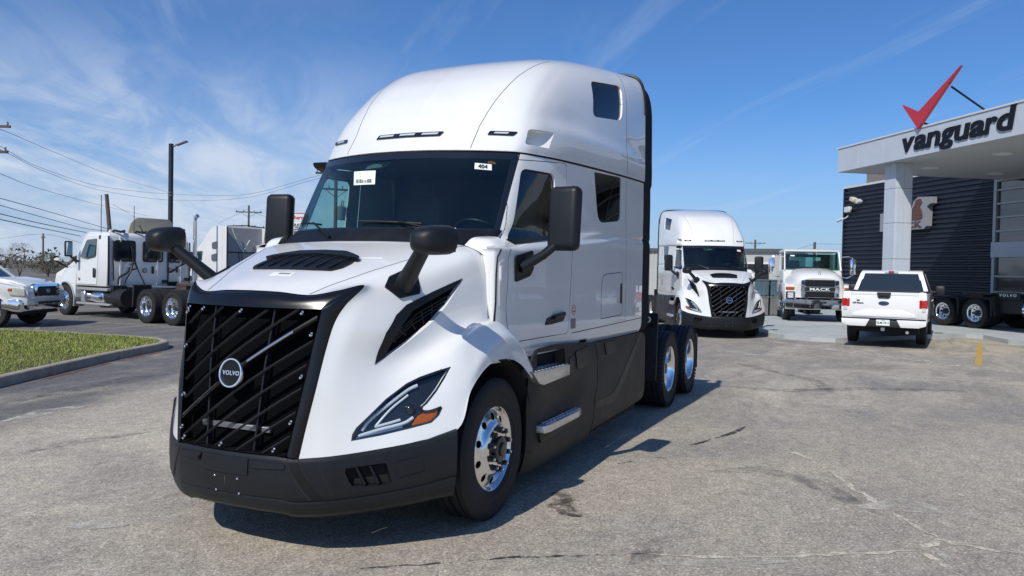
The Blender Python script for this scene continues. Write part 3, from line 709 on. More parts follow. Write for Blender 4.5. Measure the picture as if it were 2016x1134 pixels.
    for u0 in (-.45, .43):
        V = []; F = []
        for k in range(31):
            v = .01+.98*k/30; c = G(u0, v, .03)
            V += [c+Vector((.006, -.006, 0)), c+Vector((.006, .006, 0)), c+Vector((-.03, .008, 0)), c+Vector((-.03, -.008, 0))]
        F = [(4*i+j, 4*i+(j+1) % 4, 4*i+4+(j+1) % 4, 4*i+4+j) for i in range(30) for j in range(4)]
        mk('grille_post', V, F, M_blk2, gr, 40)
    # fasteners round the mesh
    for (u, v) in STUDS:
        c = G(u, v, -.002); MB().lathe([(0, .016), (.007, .015), (.010, .008), (.010, -.01)], 10, tuple(c), 'X').box((c.x-.004, c.y, c.z+.012), (.012, .016, .014), None, .002).done('fastener', M_chr, gr, 40)
    # lower intercooler bar seen through the mesh
    MB().b(1.30, 1.33, -.28, .26, .765, .80, .004).done('tow_bar', M_grey, gr, 40)
    # badge
    bc = G(.0, (1.118-.654)/.868, -.004); ax = Vector((.985, 0, .17)).normalized(); BM = Matrix.Translation(bc) @ ax.to_track_quat('Z', 'Y').to_matrix().to_4x4()
    bd = MB().lathe([(.077, -.01), (.077, .010), (.080, .015), (.088, .015), (.092, .010), (.092, -.006)], 64, (0, 0, 0), 'Z').done('badge', M_chr, gr, 40, M=BM)
    MB().lathe([(0, .006), (.078, .006), (.078, -.006)], 64, (0, 0, 0), 'Z').done('badge_disc', M_bdisc, bd, 40, M=BM)
    lettering('badge_lettering', 'VOLVO', M_chr, bd, bc+ax*.0072, (0, 1, 0), (-.17, 0, .985), .036, extrude=.0012, bold=.0008, spacing=1.12, sx=1.02)
    # ---- grille surround
    NS = hg.shape[1]; V = []; rows = 9
    for j in range(NS):
        c = j*10/(NS-1); o = Vector(hg[0][j])
        if c < 5.0: i_ = G(min(1, c/3.4), 1.0) if c < 3.4 else G(1, 1.0)
        else: i_ = G(1, 1-(c-5)/5.0)
        for r in range(rows):
            t = r/(rows-1); p = o*(1-t)+i_*t
            bul = math.sin(math.pi*t)
            p = p+Vector((.014*bul, 0, .010*bul*(1 if c < 4 else 0)))
            if r == 0: p = o+Vector((-.02, 0, -.004))
            V.append(p)
        V.append(i_+Vector((-.045, 0, 0)))
    F = grid_faces(NS, rows+1)
    both_halves('grille_surround', V, F, M_sur, T, 50)
    # ---- bumper
    FOG = round_poly([(-.535,.575),(-.485,.462),(-.240,.458),(-.282,.598)], [.015, .02, .015, .02], 3)
    V, F = trim(bV, bF, bb, [('diag', FOG, .06)])
    # close the outer end
    bumper = both_halves('bumper', V, F, M_blk2, T, 32)
    bb2 = bvh_of(np.r_[bV, bV*[1, -1, 1]], bF+[tuple(i+len(bV) for i in f) for f in bF])
    for s in (1, -1):
        e = bgs[-1]; q = [Vector((p[0]-.0, p[1]*s, p[2])) for p in e]; qi = [Vector((p[0]-.10, (p[1]-.45)*s, p[2])) for p in e]
        V = q+qi; n = len(q); mk('bumper_end', V, [(i, i+1, n+i+1, n+i) for i in range(n-1)], M_blk, bumper, 60)
    fog = patch('fog_lamp_vent', FOG, 'diag', bb, M_gap, bumper, off=-.058, th=.004, step=.05)
    for k in range(2):
        t = -.458+.082*k; a, b_ = hit(bb, (t, .583), 'diag')[0], hit(bb, (t+.055, .470), 'diag')[0]; nn = FR['diag'][2]
        MB().quad(a-nn*.01, a-nn*.055+Vector((-.02, .015, 0)), b_-nn*.055+Vector((-.02, .015, 0)), b_-nn*.01).tube([a-nn*.012, b_-nn*.012], .009, 8).done('fin', M_blk2, fog, 40)
    patch('bumper_pad', round_poly([(-.225,.596),(-.062,.622),(-.048,.535),(-.212,.500)], .015, 3), 'diag', bb, M_blk2, bumper, off=.001, th=.005)
    mirror(fog)
    for s in (1, -1):
        ribbon('panel_gap', [(.427*s,.632),(.445*s,.575),(.492*s,.48),(.545*s,.390)], 'front', bb2, M_gap, bumper, w=.012)
        ribbon('panel_gap', [(.485*s,.632),(.512*s,.561),(.565*s,.475),(.618*s,.392)], 'front', bb2, M_gap, bumper, w=.007)
        ribbon('panel_gap', [(.582*s,.634),(.625*s,.51),(.672*s,.385),(.716*s,.312)], 'front', bb2, M_gap, bumper, w=.005)
        patch('corner_trim', [(.433*s,.615),(.485*s,.615),(.507*s,.56),(.612*s,.40),(.551*s,.40),(.45*s,.57)], 'front', bb2, M_blk, bumper, off=.001, th=.003)
        patch('bumper_pad', round_poly([(.190*s,.618),(.420*s,.605),(.417*s,.578),(.205*s,.570)], .012, 2), 'front', bb2, M_blk2, bumper, off=.001, th=.008)
    patch('plate_panel', round_poly([(-.178,.622),(.178,.622),(.178,.521),(-.178,.521)], .006, 2), 'front', bb2, M_blk2, bumper, off=.002, th=.006)
    for y, z in ((-.08, .492), (.098, .492), (-.078, .402), (.102, .400)):
        c = hit(bb2, (y, z), 'front')[0]; MB().lathe([(0, .008), (.005, .006), (.008, .001), (.008, -.004)], 10, tuple(c), 'X').done('bolt', M_chr, bumper, 40)
    # ---- cab shell, windshield, doors
    fc = lambda i, j: (i*NCV+j, i*NCV+j+1, (i+1)*NCV+j+1, (i+1)*NCV+j)
    shell = []; gl = []; fri = []
    for i in range(NCU-1):
        z = (cg0[i, 0, 2]+cg0[i+1, 0, 2])/2
        for j in range(NCV-1):
            q = (j+.5)*9/(NCV-1)
            if z > 2.035 and q < 4.05:
                (gl if 2.085 < z < 2.665 and q < 3.42 else fri).append(fc(i, j))
            elif z > 1.93 and q < 3.9 and z <= 2.035: continue
            else: shell.append(fc(i, j))
    (Vo, Fo), (Vi, Fi), bd_ = carve(cV, shell, cab_bvh, 'side', DOOR)
    V, F = trim(Vo, Fo, cab_bvh, [('side', SWIN, .03)])
    cab = both_halves('cab', V, F, M_white, T)
    both_halves('windshield', cV, gl, M_wglass, T, 60)
    wf_ = both_halves('windshield_frame', cV, fri, M_gloss, T, 60)
    V, F = trim(Vi, Fi, cab_bvh, [('side', DWIN, .035)])
    V, F = compact(V, F); door = mk('door', V, F, M_white, T, 35)
    wn = patch('window', DWIN, 'side', cab_bvh, M_glass, door, off=-.022, th=.003, step=.08)
    patch('window_seal', DWIN, 'side', cab_bvh, M_blk, door, off=-.030, th=.012, step=.05, holes=[[( -.93+(x+.93)*.965, 2.30+(z-2.30)*.955) for x, z in DWIN]])
    ribbon('window_trim', [(-.40,1.992),(-.8,2.030),(-1.25,2.072)], 'side', cab_bvh, M_blk, door, w=.038, off=.004, th=.004)
    hd = patch('handle_pocket', round_poly([(-.885,1.335),(-.925,1.388),(-1.05,1.405),(-1.15,1.395),(-1.29,1.43),(-1.32,1.40),(-1.27,1.35),(-1.02,1.335)], .015, 3), 'side', cab_bvh, M_blk, door, off=.0, th=.008, step=.05)
    MB().box((-1.16, 1.182, 1.403), (.26, .022, .040), Matrix.Rotation(math.radians(4), 3, 'Y'), .009, 2).done('handle', M_blk2, door, 40)
    rd = mirror(door)
    sw = patch('sleeper_window', SWIN, 'side', cab_bvh, M_tint, T, off=-.012, th=.003, step=.1); mirror(sw)
    # side trim lines on the sleeper
    for s in (1, -1):
        Vm = cV*[1, s, 1]; FRk = 'side'
        lst = [ribbon('panel_gap', [(-2.27,1.32),(-2.275,1.66),(-2.33,1.745),(-2.42,1.757),(-2.90,1.778),(-2.955,1.74),(-2.965,1.36),(-2.93,1.33),(-2.27,1.32)], 'side', cab_bvh, M_gap, cab, w=.006),
               ribbon('panel_gap', [(-1.49,1.232),(-3.735,1.262)], 'side', cab_bvh, M_gap, cab, w=.007), ribbon('panel_gap', [(-3.08,1.262),(-3.07,2.76)], 'side', cab_bvh, M_inr2, cab, w=.005),
               patch('hatch_latch', round_poly([(-2.93,1.45),(-2.89,1.45),(-2.89,1.66),(-2.93,1.66)], .01, 2), 'side', cab_bvh, M_blk, cab, off=0, th=.008),
               patch('step_light', round_poly([(-.30,1.165),(-.42,1.165),(-.42,1.205),(-.30,1.205)], .01, 2), 'side', cab_bvh, M_gloss, cab, off=0, th=.008),
               patch('step_light', round_poly([(-1.72,1.125),(-1.90,1.125),(-1.90,1.155),(-1.72,1.155)], .008, 2), 'side', cab_bvh, M_gloss, cab, off=0, th=.008)]
        if s == -1:
            for o in lst:
                r = mirror(o); bpy.data.objects.remove(o)
    # door stickers on the left side
    c = hit(cab_bvh, (-1.52, 1.435), 'side')[0]
    st = patch('round_sticker', circle(.052, 24, (-1.525, 1.437)), 'side', cab_bvh, M_label, cab, off=.0008, th=.001, step=.03)
    patch('sticker_ring', circle(.048, 24, (-1.525, 1.437)), 'side', cab_bvh, M_redpaint, st, off=.002, th=.001, step=.03, holes=[circle(.040, 24, (-1.525, 1.437))])
    lettering('sticker_text', 'Up To\nSpeed', M_redpaint, st, (-1.525, c.y+.004, 1.437), (-1, 0, 0), (0, 0, 1), .030, extrude=.0004)
    patch('sticker', round_poly([(-1.46,1.27),(-1.58,1.27),(-1.58,1.36),(-1.46,1.36)], .008, 2), 'side', cab_bvh, M_grey, cab, off=.0008, th=.001)
    c = hit(cab_bvh, (-3.5, 1.345), 'side')[0]; lettering('model_lettering', 'VNL 860', M_silver, cab, (-3.48, c.y+.002, 1.355), (-1, 0, .0), (0, 0, 1), .075, extrude=.002, bold=.0015, sx=1.15)
    # inset panel ahead of the door
    pn = patch('cowl_inset', round_poly([(-.075,1.83),(-.155,1.86),(-.170,1.53),(-.085,1.515)], .01, 2), 'side', cab_bvh, M_white2, cab, off=-.001, th=.004); mirror(pn)
    for z0, z1, x0 in ((1.42, 1.86, -.045),):
        g_ = ribbon('panel_gap', [(-.035,1.40),(-.045,1.55),(-.045,1.75),(-.055,1.87),(-.10,1.93)], 'side', cab_bvh, M_gap, cab, w=.014, off=.002); mirror(g_)
    # ---- roof fairing
    V, F = trim(rV, rF, roof_bvh, [('side', RWIN, .03), ('side', NOTCH, .0)])
    roof = both_halves('roof_fairing', V, F, M_white, T)
    rw = patch('roof_window', RWIN, 'side', roof_bvh, M_tint, T, off=-.020, th=.003, step=.1); mirror(rw)
    # notch pocket: deep at the front, running out to the surface at the back
    h = [hit(roof_bvh, p, 'side')[0] for p in [(-.835,2.807),(-.915,2.945),(-1.245,2.962),(-1.145,2.815)]]; b_ = [h[0]+Vector((-.03, -.09, .005)), h[1]+Vector((-.02, -.09, -.02)), h[2]+Vector((.10, -.06, -.025)), h[3]+Vector((.06, -.06, .012))]
    nt_ = mk('air_notch', h+b_, [(4, 5, 6, 7), (0, 1, 5, 4), (1, 2, 6, 5), (2, 3, 7, 6), (3, 0, 4, 7)], M_white, roof); mirror(nt_)
    rb2 = bvh_of(np.r_[rV, rV*[1, -1, 1]], rF+[tuple(i+len(rV) for i in f) for f in rF])
    for s in (1, -1):
        ribbon('panel_gap', [(.600*s,2.755),(.603*s,2.95),(.635*s,3.142),(.668*s,3.318),(.70*s,3.496),(.735*s,3.64),(.76*s,3.75)], 'front', rb2, M_inr2, roof, w=.006)
        bx = patch('marker_light', round_poly([(.690*s,2.872),(.700*s,2.908),(.905*s,2.906),(.880*s,2.870)], .008, 2), 'front', rb2, M_gloss, T, off=.001, th=.008, step=.04)
        patch('lens', round_poly([(.735*s,2.884),(.742*s,2.897),(.845*s,2.896),(.838*s,2.882)], .003, 2), 'front', rb2, M_lampw, bx, off=.009, th=.003, step=.04)
    bx = patch('marker_light', round_poly([(-.315,2.864),(-.30,2.906),(.325,2.908),(.305,2.866)], .008, 2), 'front', rb2, M_gloss, T, off=.001, th=.008, step=.05)
    for y in (-.21, 0, .21): patch('lens', [(y-.075, 2.880), (y-.068, 2.897), (y+.075, 2.897), (y+.068, 2.880)], 'front', rb2, M_lampw, bx, off=.009, th=.003, step=.05)
    rs = ribbon('panel_gap', [(-3.05,2.79),(-3.03,3.1),(-3.06,3.5),(-3.12,3.8),(-3.20,3.93)], 'side', roof_bvh, M_inr2, roof, w=.006); mirror(rs)
    for a_, tab in ((cab, cg), (roof, rg)):
        e = [Vector(p) for p in tab[:, -1]]; V = e+[Vector((p.x, -p.y, p.z)) for p in e]; n = len(e)
        mk('rear_wall', V, [(i, i+1, n+i+1, n+i) for i in range(n-1)], M_white, a_, 30)
    # dark lip where the roof meets the cab
    e = [Vector(p) for p in rg[0]]; V = [p+Vector((0, .000, .004)) for p in e]+[p+Vector((0, -.03, -.015)) for p in e]; n = len(e)
    both_halves('roof_joint', V, [(i, i+1, n+i+1, n+i) for i in range(n-1)], M_gap, roof, 60)
    # rear lip and side extenders
    e = [Vector(p) for p in rg[::4, -1] if p[2] > 3.5]
    mb = MB(); mb.tube([p+Vector((.0, .0, .012)) for p in e if p.y > .02]+[Vector((e[-1].x, 0, e[-1].z+.012))], .022, 8); lip = mb.done('roof_lip', M_blk, roof, 40); mirror(lip)
    e = [Vector(p) for p in cg[::3, -1]]+[Vector(p) for p in rg[::2, -1] if p[2] < 4.0]
    V = []; n = len(e)
    for p in e:
        y = p.y-.004
        V += [(-3.745, y, p.z), (-4.20, y-.03, p.z), (-4.20, y-.055, p.z), (-3.745, y-.03, p.z)]
    F = [(4*i+j, 4*i+(j+1) % 4, 4*i+4+(j+1) % 4, 4*i+4+j) for i in range(n-1) for j in range(4)]+[(0, 1, 2, 3), (4*n-1, 4*n-2, 4*n-3, 4*n-4)]
    ex = mk('side_extender', V, F, M_flap, T, 40); mirror(ex)
    # ---- cowl and wipers
    V = []; n = 60
    for k in range(n+1):
        q = k/n*4.2*(NCV-1)/9; j = int(q); u = q-j; gz = cg[86, j]*(1-u)+cg[86, j+1]*u; y = gz[1]
        hx = np.interp(y, [0, .3, .72, .87, .985], [.085, .075, .025, -.005, -.02]); hz_ = np.interp(y, [0, .3, .72, .87, .985], [1.966, 1.964, 1.95, 1.93, 1.87])
        g2 = gz.copy(); g2[0] -= .0; zt = 2.065
        V += [Vector((hx, y, hz_)), Vector((hx*.55+gz[0]*.45, y, hz_*.55+2.045*.45+.006)), Vector((gz[0]+.012, y, 2.052)), Vector((gz[0]-.04, y, 2.09))]
    both_halves('cowl', V, grid_faces(n+1, 4), M_blk, T, 40)
    cw = mk('cowl_corner', *compact(*(lambda g_: (list(g_.reshape(-1, 3)), grid_faces(*g_.shape[:2])))(grid_surf([[(-.015,.86,1.955),(-.02,.99,1.90),(-.03,1.075,1.82)],[(-.10,.885,2.012),(-.10,1.02,1.985),(-.10,1.105,1.89)],[(-.26,.93,2.032),(-.24,1.035,2.015),(-.22,1.122,1.925)]], 14, 12))), M_white, T, 60); mirror(cw)
    cab_front = bvh_of(np.r_[cV, cV*[1, -1, 1]], gl+fri+[tuple(i+len(cV) for i in f) for f in gl+fri])
    def wiper(p0, p1, p2):
        P_ = [Vector(hit(cab_front, to2(q, 'front'), 'front')[0])+Vector((.022, 0, .012)) for q in (p0, p1)]
        mb = MB(); mb.tube([P_[0], P_[0]*.5+P_[1]*.5+Vector((.006, 0, .004)), P_[1]], .009, 6)
        m_ = P_[0]*.35+P_[1]*.65; mb.tube([m_+Vector((.014, 0, .012)), (m_+Vector(p2))/2+Vector((.03, 0, .015)), Vector(p2)], .011, 6, rs=[.007, .009, .013]); mb.done('wiper', M_blk, T, 40)
    wiper((0, -.08, 2.125), (0, .45, 2.105), (-.02, .74, 2.02)); wiper((0, -.86, 2.13), (0, -.50, 2.105), (.04, -.30, 2.01))
    # labels, camera housing inside the windshield
    def on_glass(name, pts, m, par, off=-.006, th=.001): return patch(name, pts, 'front', cab_front, m, par, off=off, th=th, step=.05)
    l1 = on_glass('lot_number_label', [(.670,2.625),(.791,2.615),(.804,2.565),(.681,2.573)], M_label, T, off=.002)
    c = hit(cab_front, (.735, 2.594), 'front'); a_, b_, e_ = [hit(cab_front, q, 'front')[0] for q in ((.681,2.573), (.804,2.565), (.670,2.625))]; rt = (b_-a_).normalized(); up = (e_-a_).normalized(); up = (up-rt*up.dot(rt)*.6).normalized()
    lettering('lot_number', '404', M_ink, l1, c[0]+Vector((.008, .003, .004)), rt, up, .050, extrude=.0006, bold=.0012)
    l2 = on_glass('date_label', [(-.390,2.574),(-.149,2.570),(-.098,2.448),(-.321,2.449)], M_label, T, off=.002)
    a_, b_, e_ = [hit(cab_front, q, 'front')[0] for q in ((-.321,2.449), (-.098,2.448), (-.390,2.574))]; rt = (b_-a_); up = (e_-a_)
    def lp(s, t): return a_+rt*s+up*t+Vector((.0075, 0, .0045))
    ru = rt.normalized(); uu = up.normalized(); uu = (uu-ru*uu.dot(ru)*.5).normalized()
    lettering('date_text', '01/14/25', M_ink, l2, lp(.62, .82), ru, uu, .042, extrude=.0006, bold=.0006)
    lettering('vehicle_text', '7SM WHXH27 SN7', M_ink, l2, lp(.62, .56), ru, uu, .018, extrude=.0006)
    rr = random.Random(3); s_ = .10
    while s_ < .86:
        w_ = rr.choice((.012, .02, .03)); mk('barcode_bar', [lp(s_, .10), lp(s_+w_, .10), lp(s_+w_, .38), lp(s_, .38)], [(0, 1, 2, 3)], M_ink, l2); s_ += w_+rr.choice((.012, .02, .03))
    ch = on_glass('camera_housing', round_poly([(-.40,2.68),(-.03,2.68),(-.06,2.63),(-.09,2.605),(-.30,2.58),(-.36,2.595)], .03, 3), M_blk, T, off=-.03, th=.012)
    on_glass('camera_window', round_poly([(-.28,2.625),(-.20,2.645),(-.13,2.635),(-.11,2.612),(-.29,2.598)], .02, 3), M_inr2, ch, off=-.016, th=.002)
    on_glass('clearance_reflector', round_poly([(.755,2.655),(.80,2.652),(.825,2.628),(.76,2.628)], .01, 2), M_amber, T, off=-.015, th=.002)
    # ---- mirrors
    def main_mirror(par):
        mb = MB(); mb.box((-.655, 1.395, 2.185), (.125, .262, .500), Matrix.Rotation(math.radians(-9), 3, 'Z') @ Matrix.Rotation(math.radians(-4), 3, 'Y'), .052, 5)
        h_ = mb.done('side_mirror', M_blk2, par, 40)
        MB().box((-.725, 1.405, 2.19), (.006, .205, .43), Matrix.Rotation(math.radians(-9), 3, 'Z') @ Matrix.Rotation(math.radians(-4), 3, 'Y'), .0).done('mirror_glass', M_mirr, h_)
        MB().tube([(-.40, 1.13, 1.795), (-.46, 1.185, 1.835), (-.56, 1.26, 1.90), (-.64, 1.33, 1.985)], .04, 14, rs=[(.055, .040), (.050, .038), (.045, .034), (.045, .034)]).done('mirror_arm', M_blk2, h_, 50)
        patch('mirror_base', round_poly([(-.30,1.885),(-.61,1.935),(-.635,1.80),(-.565,1.735),(-.315,1.69)], .02, 3), 'side', cab_bvh, M_blk, h_, off=.0, th=.014, step=.06)
        return h_
    mm = main_mirror(T); mirror(mm)
    def hood_mirror(par):
        V = []; prof = [(1.035, .02, .018), (1.028, .05, .045), (1.00, .080, .068), (.955, .103, .083), (.90, .116, .090), (.85, .122, .092), (.805, .122, .092), (.795, .116, .087)]
        n = 20
        for x, ry, rz in prof:
            for k in range(n):
                a = 2*math.pi*k/n; cx_, sx_ = math.cos(a), math.sin(a); e_ = .62
                yy = ry*math.copysign(abs(cx_)**e_, cx_); zz = rz*math.copysign(abs(sx_)**e_, sx_)
                V.append((x, 1.10+yy+(1.0-x)*.10, 1.945+zz+(1.0-x)*.06))
        F = [(i*n+k, i*n+(k+1) % n, (i+1)*n+(k+1) % n, (i+1)*n+k) for i in range(len(prof)-1) for k in range(n)]+[tuple(range(n-1, -1, -1)), tuple(range((len(prof)-1)*n, len(prof)*n))]
        h_ = mk('hood_mirror', V, F, M_blk2, par, 50)
        MB().box((.792, 1.121, 1.957), (.004, .20, .15), None, .0).done('mirror_glass', M_mirr, h_)
        MB().tube([(.70, .775, 1.62), (.735, .83, 1.69), (.80, .93, 1.79), (.875, 1.04, 1.895)], .04, 14, rs=[(.072, .050), (.066, .048), (.056, .042), (.05, .040)]).done('mirror_arm', M_blk2, h_, 50)
        patch('mirror_base', round_poly([(.85,.745),(.775,.810),(.61,.862),(.56,.80),(.62,.745),(.76,.72)], .012, 2), 'top', hood_bvh, M_blk, h_, off=.0, th=.014, step=.05)
        return h_
    hm = hood_mirror(T); mirror(hm)
    MB().prism([(-.76, 2.73), (-.84, 2.73), (-.95, 2.66), (-.90, 2.65), (-.80, 2.68)], -1.13, -.96, 'XZ', .02).done('kerb_mirror', M_blk2, T, 40)
    # ---- chassis fairings and steps
    nx, nz = 120, 40; V = []
    for i in range(nx):
        x = -.46-3.47*i/(nx-1)
        for j in range(nz):
            z = .165+1.04*j/(nz-1); y = 1.222-.075*max(0, (.30-(z-.165))/.30)**2-.05*max(0, (x+.75)/.29)**2-.02*max(0, (z-1.0)/.2)
            if -1.7 < x < -.5: y -= .045*math.exp(-((z-.70)/.13)**2)*math.sin(math.pi*(x+1.7)/1.2)
            V.append((x, y, z))
    pb = bvh_of(V, grid_faces(nx, nz))
    st1 = round_poly([(-.60,1.005),(-.62,1.135),(-1.22,1.125),(-1.22,1.0)], .02, 2)
    FP = round_poly([(-.485,.20),(-.475,.75),(-.50,1.0),(-.60,1.165),(-1.0,1.175),(-1.70,1.135),(-2.03,1.105),(-2.10,.95),(-2.12,.70),(-2.02,.55),(-2.02,.19)], [.02, .1, .05, .08, .1, .02, .02, .1, .1, .05, .02], 4)
    RP = round_poly([(-2.035,.55),(-2.135,.70),(-2.115,.95),(-2.045,1.105),(-3.80,1.095),(-3.92,1.06),(-3.93,.33),(-3.86,.30),(-2.035,.27)], [.05, .1, .1, .02, .06, .08, .02, .02, .01], 4)
    fp = patch('chassis_fairing', FP, 'side', pb, M_blk3, T, off=-.02, th=.02, step=.05, holes=[st1], label='front charcoal side fairing with two silver steps')
    rp = patch('chassis_fairing', RP, 'side', pb, M_blk3, T, off=-.02, th=.02, step=.06, label='rear charcoal side fairing with a glossy diagonal stripe')
    patch('step_well', [(p[0], p[1]) for p in round_poly([(-.56,.99),(-.58,1.15),(-1.26,1.14),(-1.26,.985)], .01, 1)], 'side', pb, M_gap, fp, off=-.12, th=.01, step=.1)
    def step(pts, y0, y1, face_h):
        mb = MB(); mb.prism(pts, y0, y1, 'XZ', .004); return mb
    s1 = step([(-.42,1.005),(-1.245,.985),(-1.245,.895),(-.66,.882),(-.56,.905)], 1.10, 1.252, 0).done('step', M_silver, fp, 40)
    s2 = MB().prism([(-.62,1.13),(-.62,1.275),(-.72,1.287),(-1.42,1.285),(-1.54,1.262),(-1.57,1.20),(-1.57,1.13)], .505, .565, 'XY', .008).done('step', M_silver, fp, 40)
    for s_, z_, ys, x0, x1 in ((s1, .997, (1.12, 1.155, 1.19, 1.225), -.52, -1.2), (s2, .566, (1.15, 1.185, 1.22, 1.255), -.70, -1.45)):
        for y in ys:
            x = x0
            while x > x1:
                z0 = z_-(.022*(x0-x) if s_ is s1 else 0); MB().box((x-.03, y, z0+.004), (.045, .020, .010), None, .003).done('tread', M_silver, s_, 40); x -= .075
    MB().prism([(-.62,.50),(-.66,.42),(-1.35,.44),(-1.56,.50)], 1.10, 1.235, 'XZ', .01).done('step_bracket', M_blk, fp, 40)
    patch('pocket', round_poly([(-1.30,1.03),(-1.31,.90),(-1.42,.89),(-1.40,1.04)], .02, 2), 'side', pb, M_blk, fp, off=.0, th=.006)
    patch('pocket', round_poly([(-1.46,1.07),(-1.52,.905),(-1.80,.925),(-1.84,1.09)], .03, 2), 'side', pb, M_blk, fp, off=.0, th=.008)
    patch('pocket', round_poly([(-2.32,1.08),(-2.38,.955),(-2.68,.965),(-2.70,1.08)], .03, 2), 'side', pb, M_blk, rp, off=.0, th=.008)
    patch('stripe', round_poly([(-3.63,1.075),(-3.79,1.075),(-2.90,.53),(-2.66,.44),(-2.06,.475),(-2.06,.545),(-2.50,.535),(-2.72,.56)], [.02, .02, .2, .15, .02, .02, .15, .2], 5), 'side', pb, M_blk, rp, off=.0, th=.003, step=.05)
    sk = patch('skirt', [(-2.05,.185),(-2.05,.275),(-3.80,.305),(-3.80,.20)], 'side', pb, M_rub, rp, off=-.05, th=.012, step=.1)
    for k in range(28):
        x = -2.1-.06*k; h_ = hit(pb, (x, .24), 'side')[0]; MB().box((x, h_.y-.034, .25), (.018, .012, .075)).done('rib', M_blk, sk)
    mirror(fp); mirror(rp)
    # ---- wheel housings, light-blocking box under the hood, interior
    for s in (1, -1):
        mb = MB(); mb.lathe([(.61, .62), (.62, 1.19)], 28, (.06, 0, .53), 'Y', a0=math.radians(-8), a1=math.radians(196))
        o = mb.done('wheel_housing', M_gap, T, 40)
        if s == -1: o.scale = (1, -1, 1)
    MB().b(-.05, 1.05, -.60, .60, .50, 1.52, .03).done('hood_light_block', M_gap, T)  # plain black box added inside the hood to block light, no engine modelled
    inr = MB().b(-3.70, -.25, -1.08, 1.08, 1.14, 1.20).done('cab_floor', M_inr, T)
    MB().prism([(-.10, 1.95), (-.30, 2.03), (-.62, 2.06), (-.78, 2.0), (-.80, 1.75), (-.6, 1.2), (-.1, 1.2)], -.94, .94, 'XZ', .03).done('dashboard', M_inr, inr, 40)
    for y in (.52, -.52):
        mb = MB(); mb.box((-1.42, y, 1.72), (.50, .50, .16), None, .05, 2); mb.box((-1.68, y, 2.12), (.16, .50, .75), Matrix.Rotation(math.radians(-8), 3, 'Y'), .06, 2); mb.box((-1.74, y, 2.55), (.11, .30, .20), None, .04, 2); mb.b(-1.6, -1.25, y-.2, y+.2, 1.2, 1.66); mb.done('seat', M_seat, inr, 40)
    mb = MB(); R_ = Matrix.Rotation(math.radians(-38), 4, 'Y')
    mb.lathe([(.215+.017*math.cos(t), .017*math.sin(t)) for t in np.linspace(0, 2*math.pi, 9)[:-1]], 32, (0, 0, 0), 'Z', closed=True); mb.box((0, 0, -.02), (.12, .40, .025), None, .01); mb.box((.0, 0, -.10), (.05, .05, .2))
    mb.done('steering_wheel', M_blk, inr, 40, M=Matrix.Translation((-.93, .52, 2.06)) @ R_)
    mb = MB(); mb.b(-2.15, -2.10, -1.09, .35, 1.2, 3.3); mb.b(-2.15, -2.10, .95, 1.09, 1.2, 3.3); mb.done('bulkhead', M_inr, inr)
    MB().b(-3.6, -2.9, -1.08, 1.08, 1.2, 2.0).done('bunk', M_inr2, inr); MB().b(-3.3, -.75, -.95, .95, 2.69, 2.71).done('headliner', M_inr2, inr)
    MB().b(-3.68, -3.64, -1.05, 1.05, 1.2, 3.7).done('rear_panel', M_inr, inr)
    # ---- frame, fifth wheel, wheels
    frm = MB().b(-7.35, 1.0, .39, .47, .74, 1.01).done('frame_rail', M_stl, T); MB().b(-7.35, 1.0, -.47, -.39, .74, 1.01).done('frame_rail', M_stl, T)
    for x in (-1.0, -3.0, -4.6, -5.9, -7.25): MB().b(x, x-.12, -.392, .392, .76, .98).done('crossmember', M_stl, frm)
    mb = MB(); mb.prism([(-5.45, -.30), (-5.45, .30), (-5.7, .48), (-6.1, .48), (-6.55, .42), (-6.62, .30), (-6.1, .08), (-6.1, -.08), (-6.62, -.30), (-6.55, -.42), (-6.1, -.48), (-5.7, -.48)], 1.16, 1.21, 'XY'); mb.b(-6.1, -5.7, -.46, .46, 1.01, 1.16); mb.done('fifth_wheel', M_stl, T, 40)
    MB().b(-4.62, -3.85, -.9, .9, 1.02, 1.06).done('deck_plate', M_stl, frm)
    for x, r_ in ((0, .06), (-5.295, .09), (-6.633, .09)): MB().tube([(x, -.95, .5), (x, .95, .5)], r_, 12).done('axle', M_stl, frm, 40)
    for s in (1, -1):
        pl = MB().b(-4.66, -4.62, .46*s, 1.20*s, 1.10, 1.27, .004).done('fender_plate', M_blk, T)
        lettering('fender_lettering', 'VOLVO', M_label, pl, (-4.617, .80*s, 1.19), (0, 1, 0), (0, 0, 1), .125, extrude=.003, bold=.002, spacing=1.35, sx=1.25)
        MB().prism([(-4.66, .42), (-4.60, .42), (-4.64, 1.1), (-4.70, 1.1)], .50*s, 1.19*s, 'XZ').done('mud_flap', M_rub, T)
        MB().b(-7.33, -7.30, .62*s, 1.20*s, .30, .84, .01).done('mud_flap', M_rub, T)
    w = steer_wheel(T, (0, 1.082, .503)); mirrored_wheel(w, T)
    w = drive_wheel(T, (-5.295, 1.19, .503)); w.name = 'drive_wheel'; w2 = copy_tree(w, T); w2.location.x = -6.633
    mirrored_wheel(w, T); mirrored_wheel(w2, T)
    return T
M_sur = mat('surround_black', (0.005, 0.0055, 0.007), 0.24, spec=0.45)
STUDS = [(-.93,.965),(-.62,.965),(.02,.965),(.80,.965),(.955,.82),(.955,.53),(.955,.22),(-.90,.03),(-.10,.03),(.80,.03),(-.97,.93),(-.97,.68),(-.97,.33),(-.97,.10)]
truck = build_tractor()
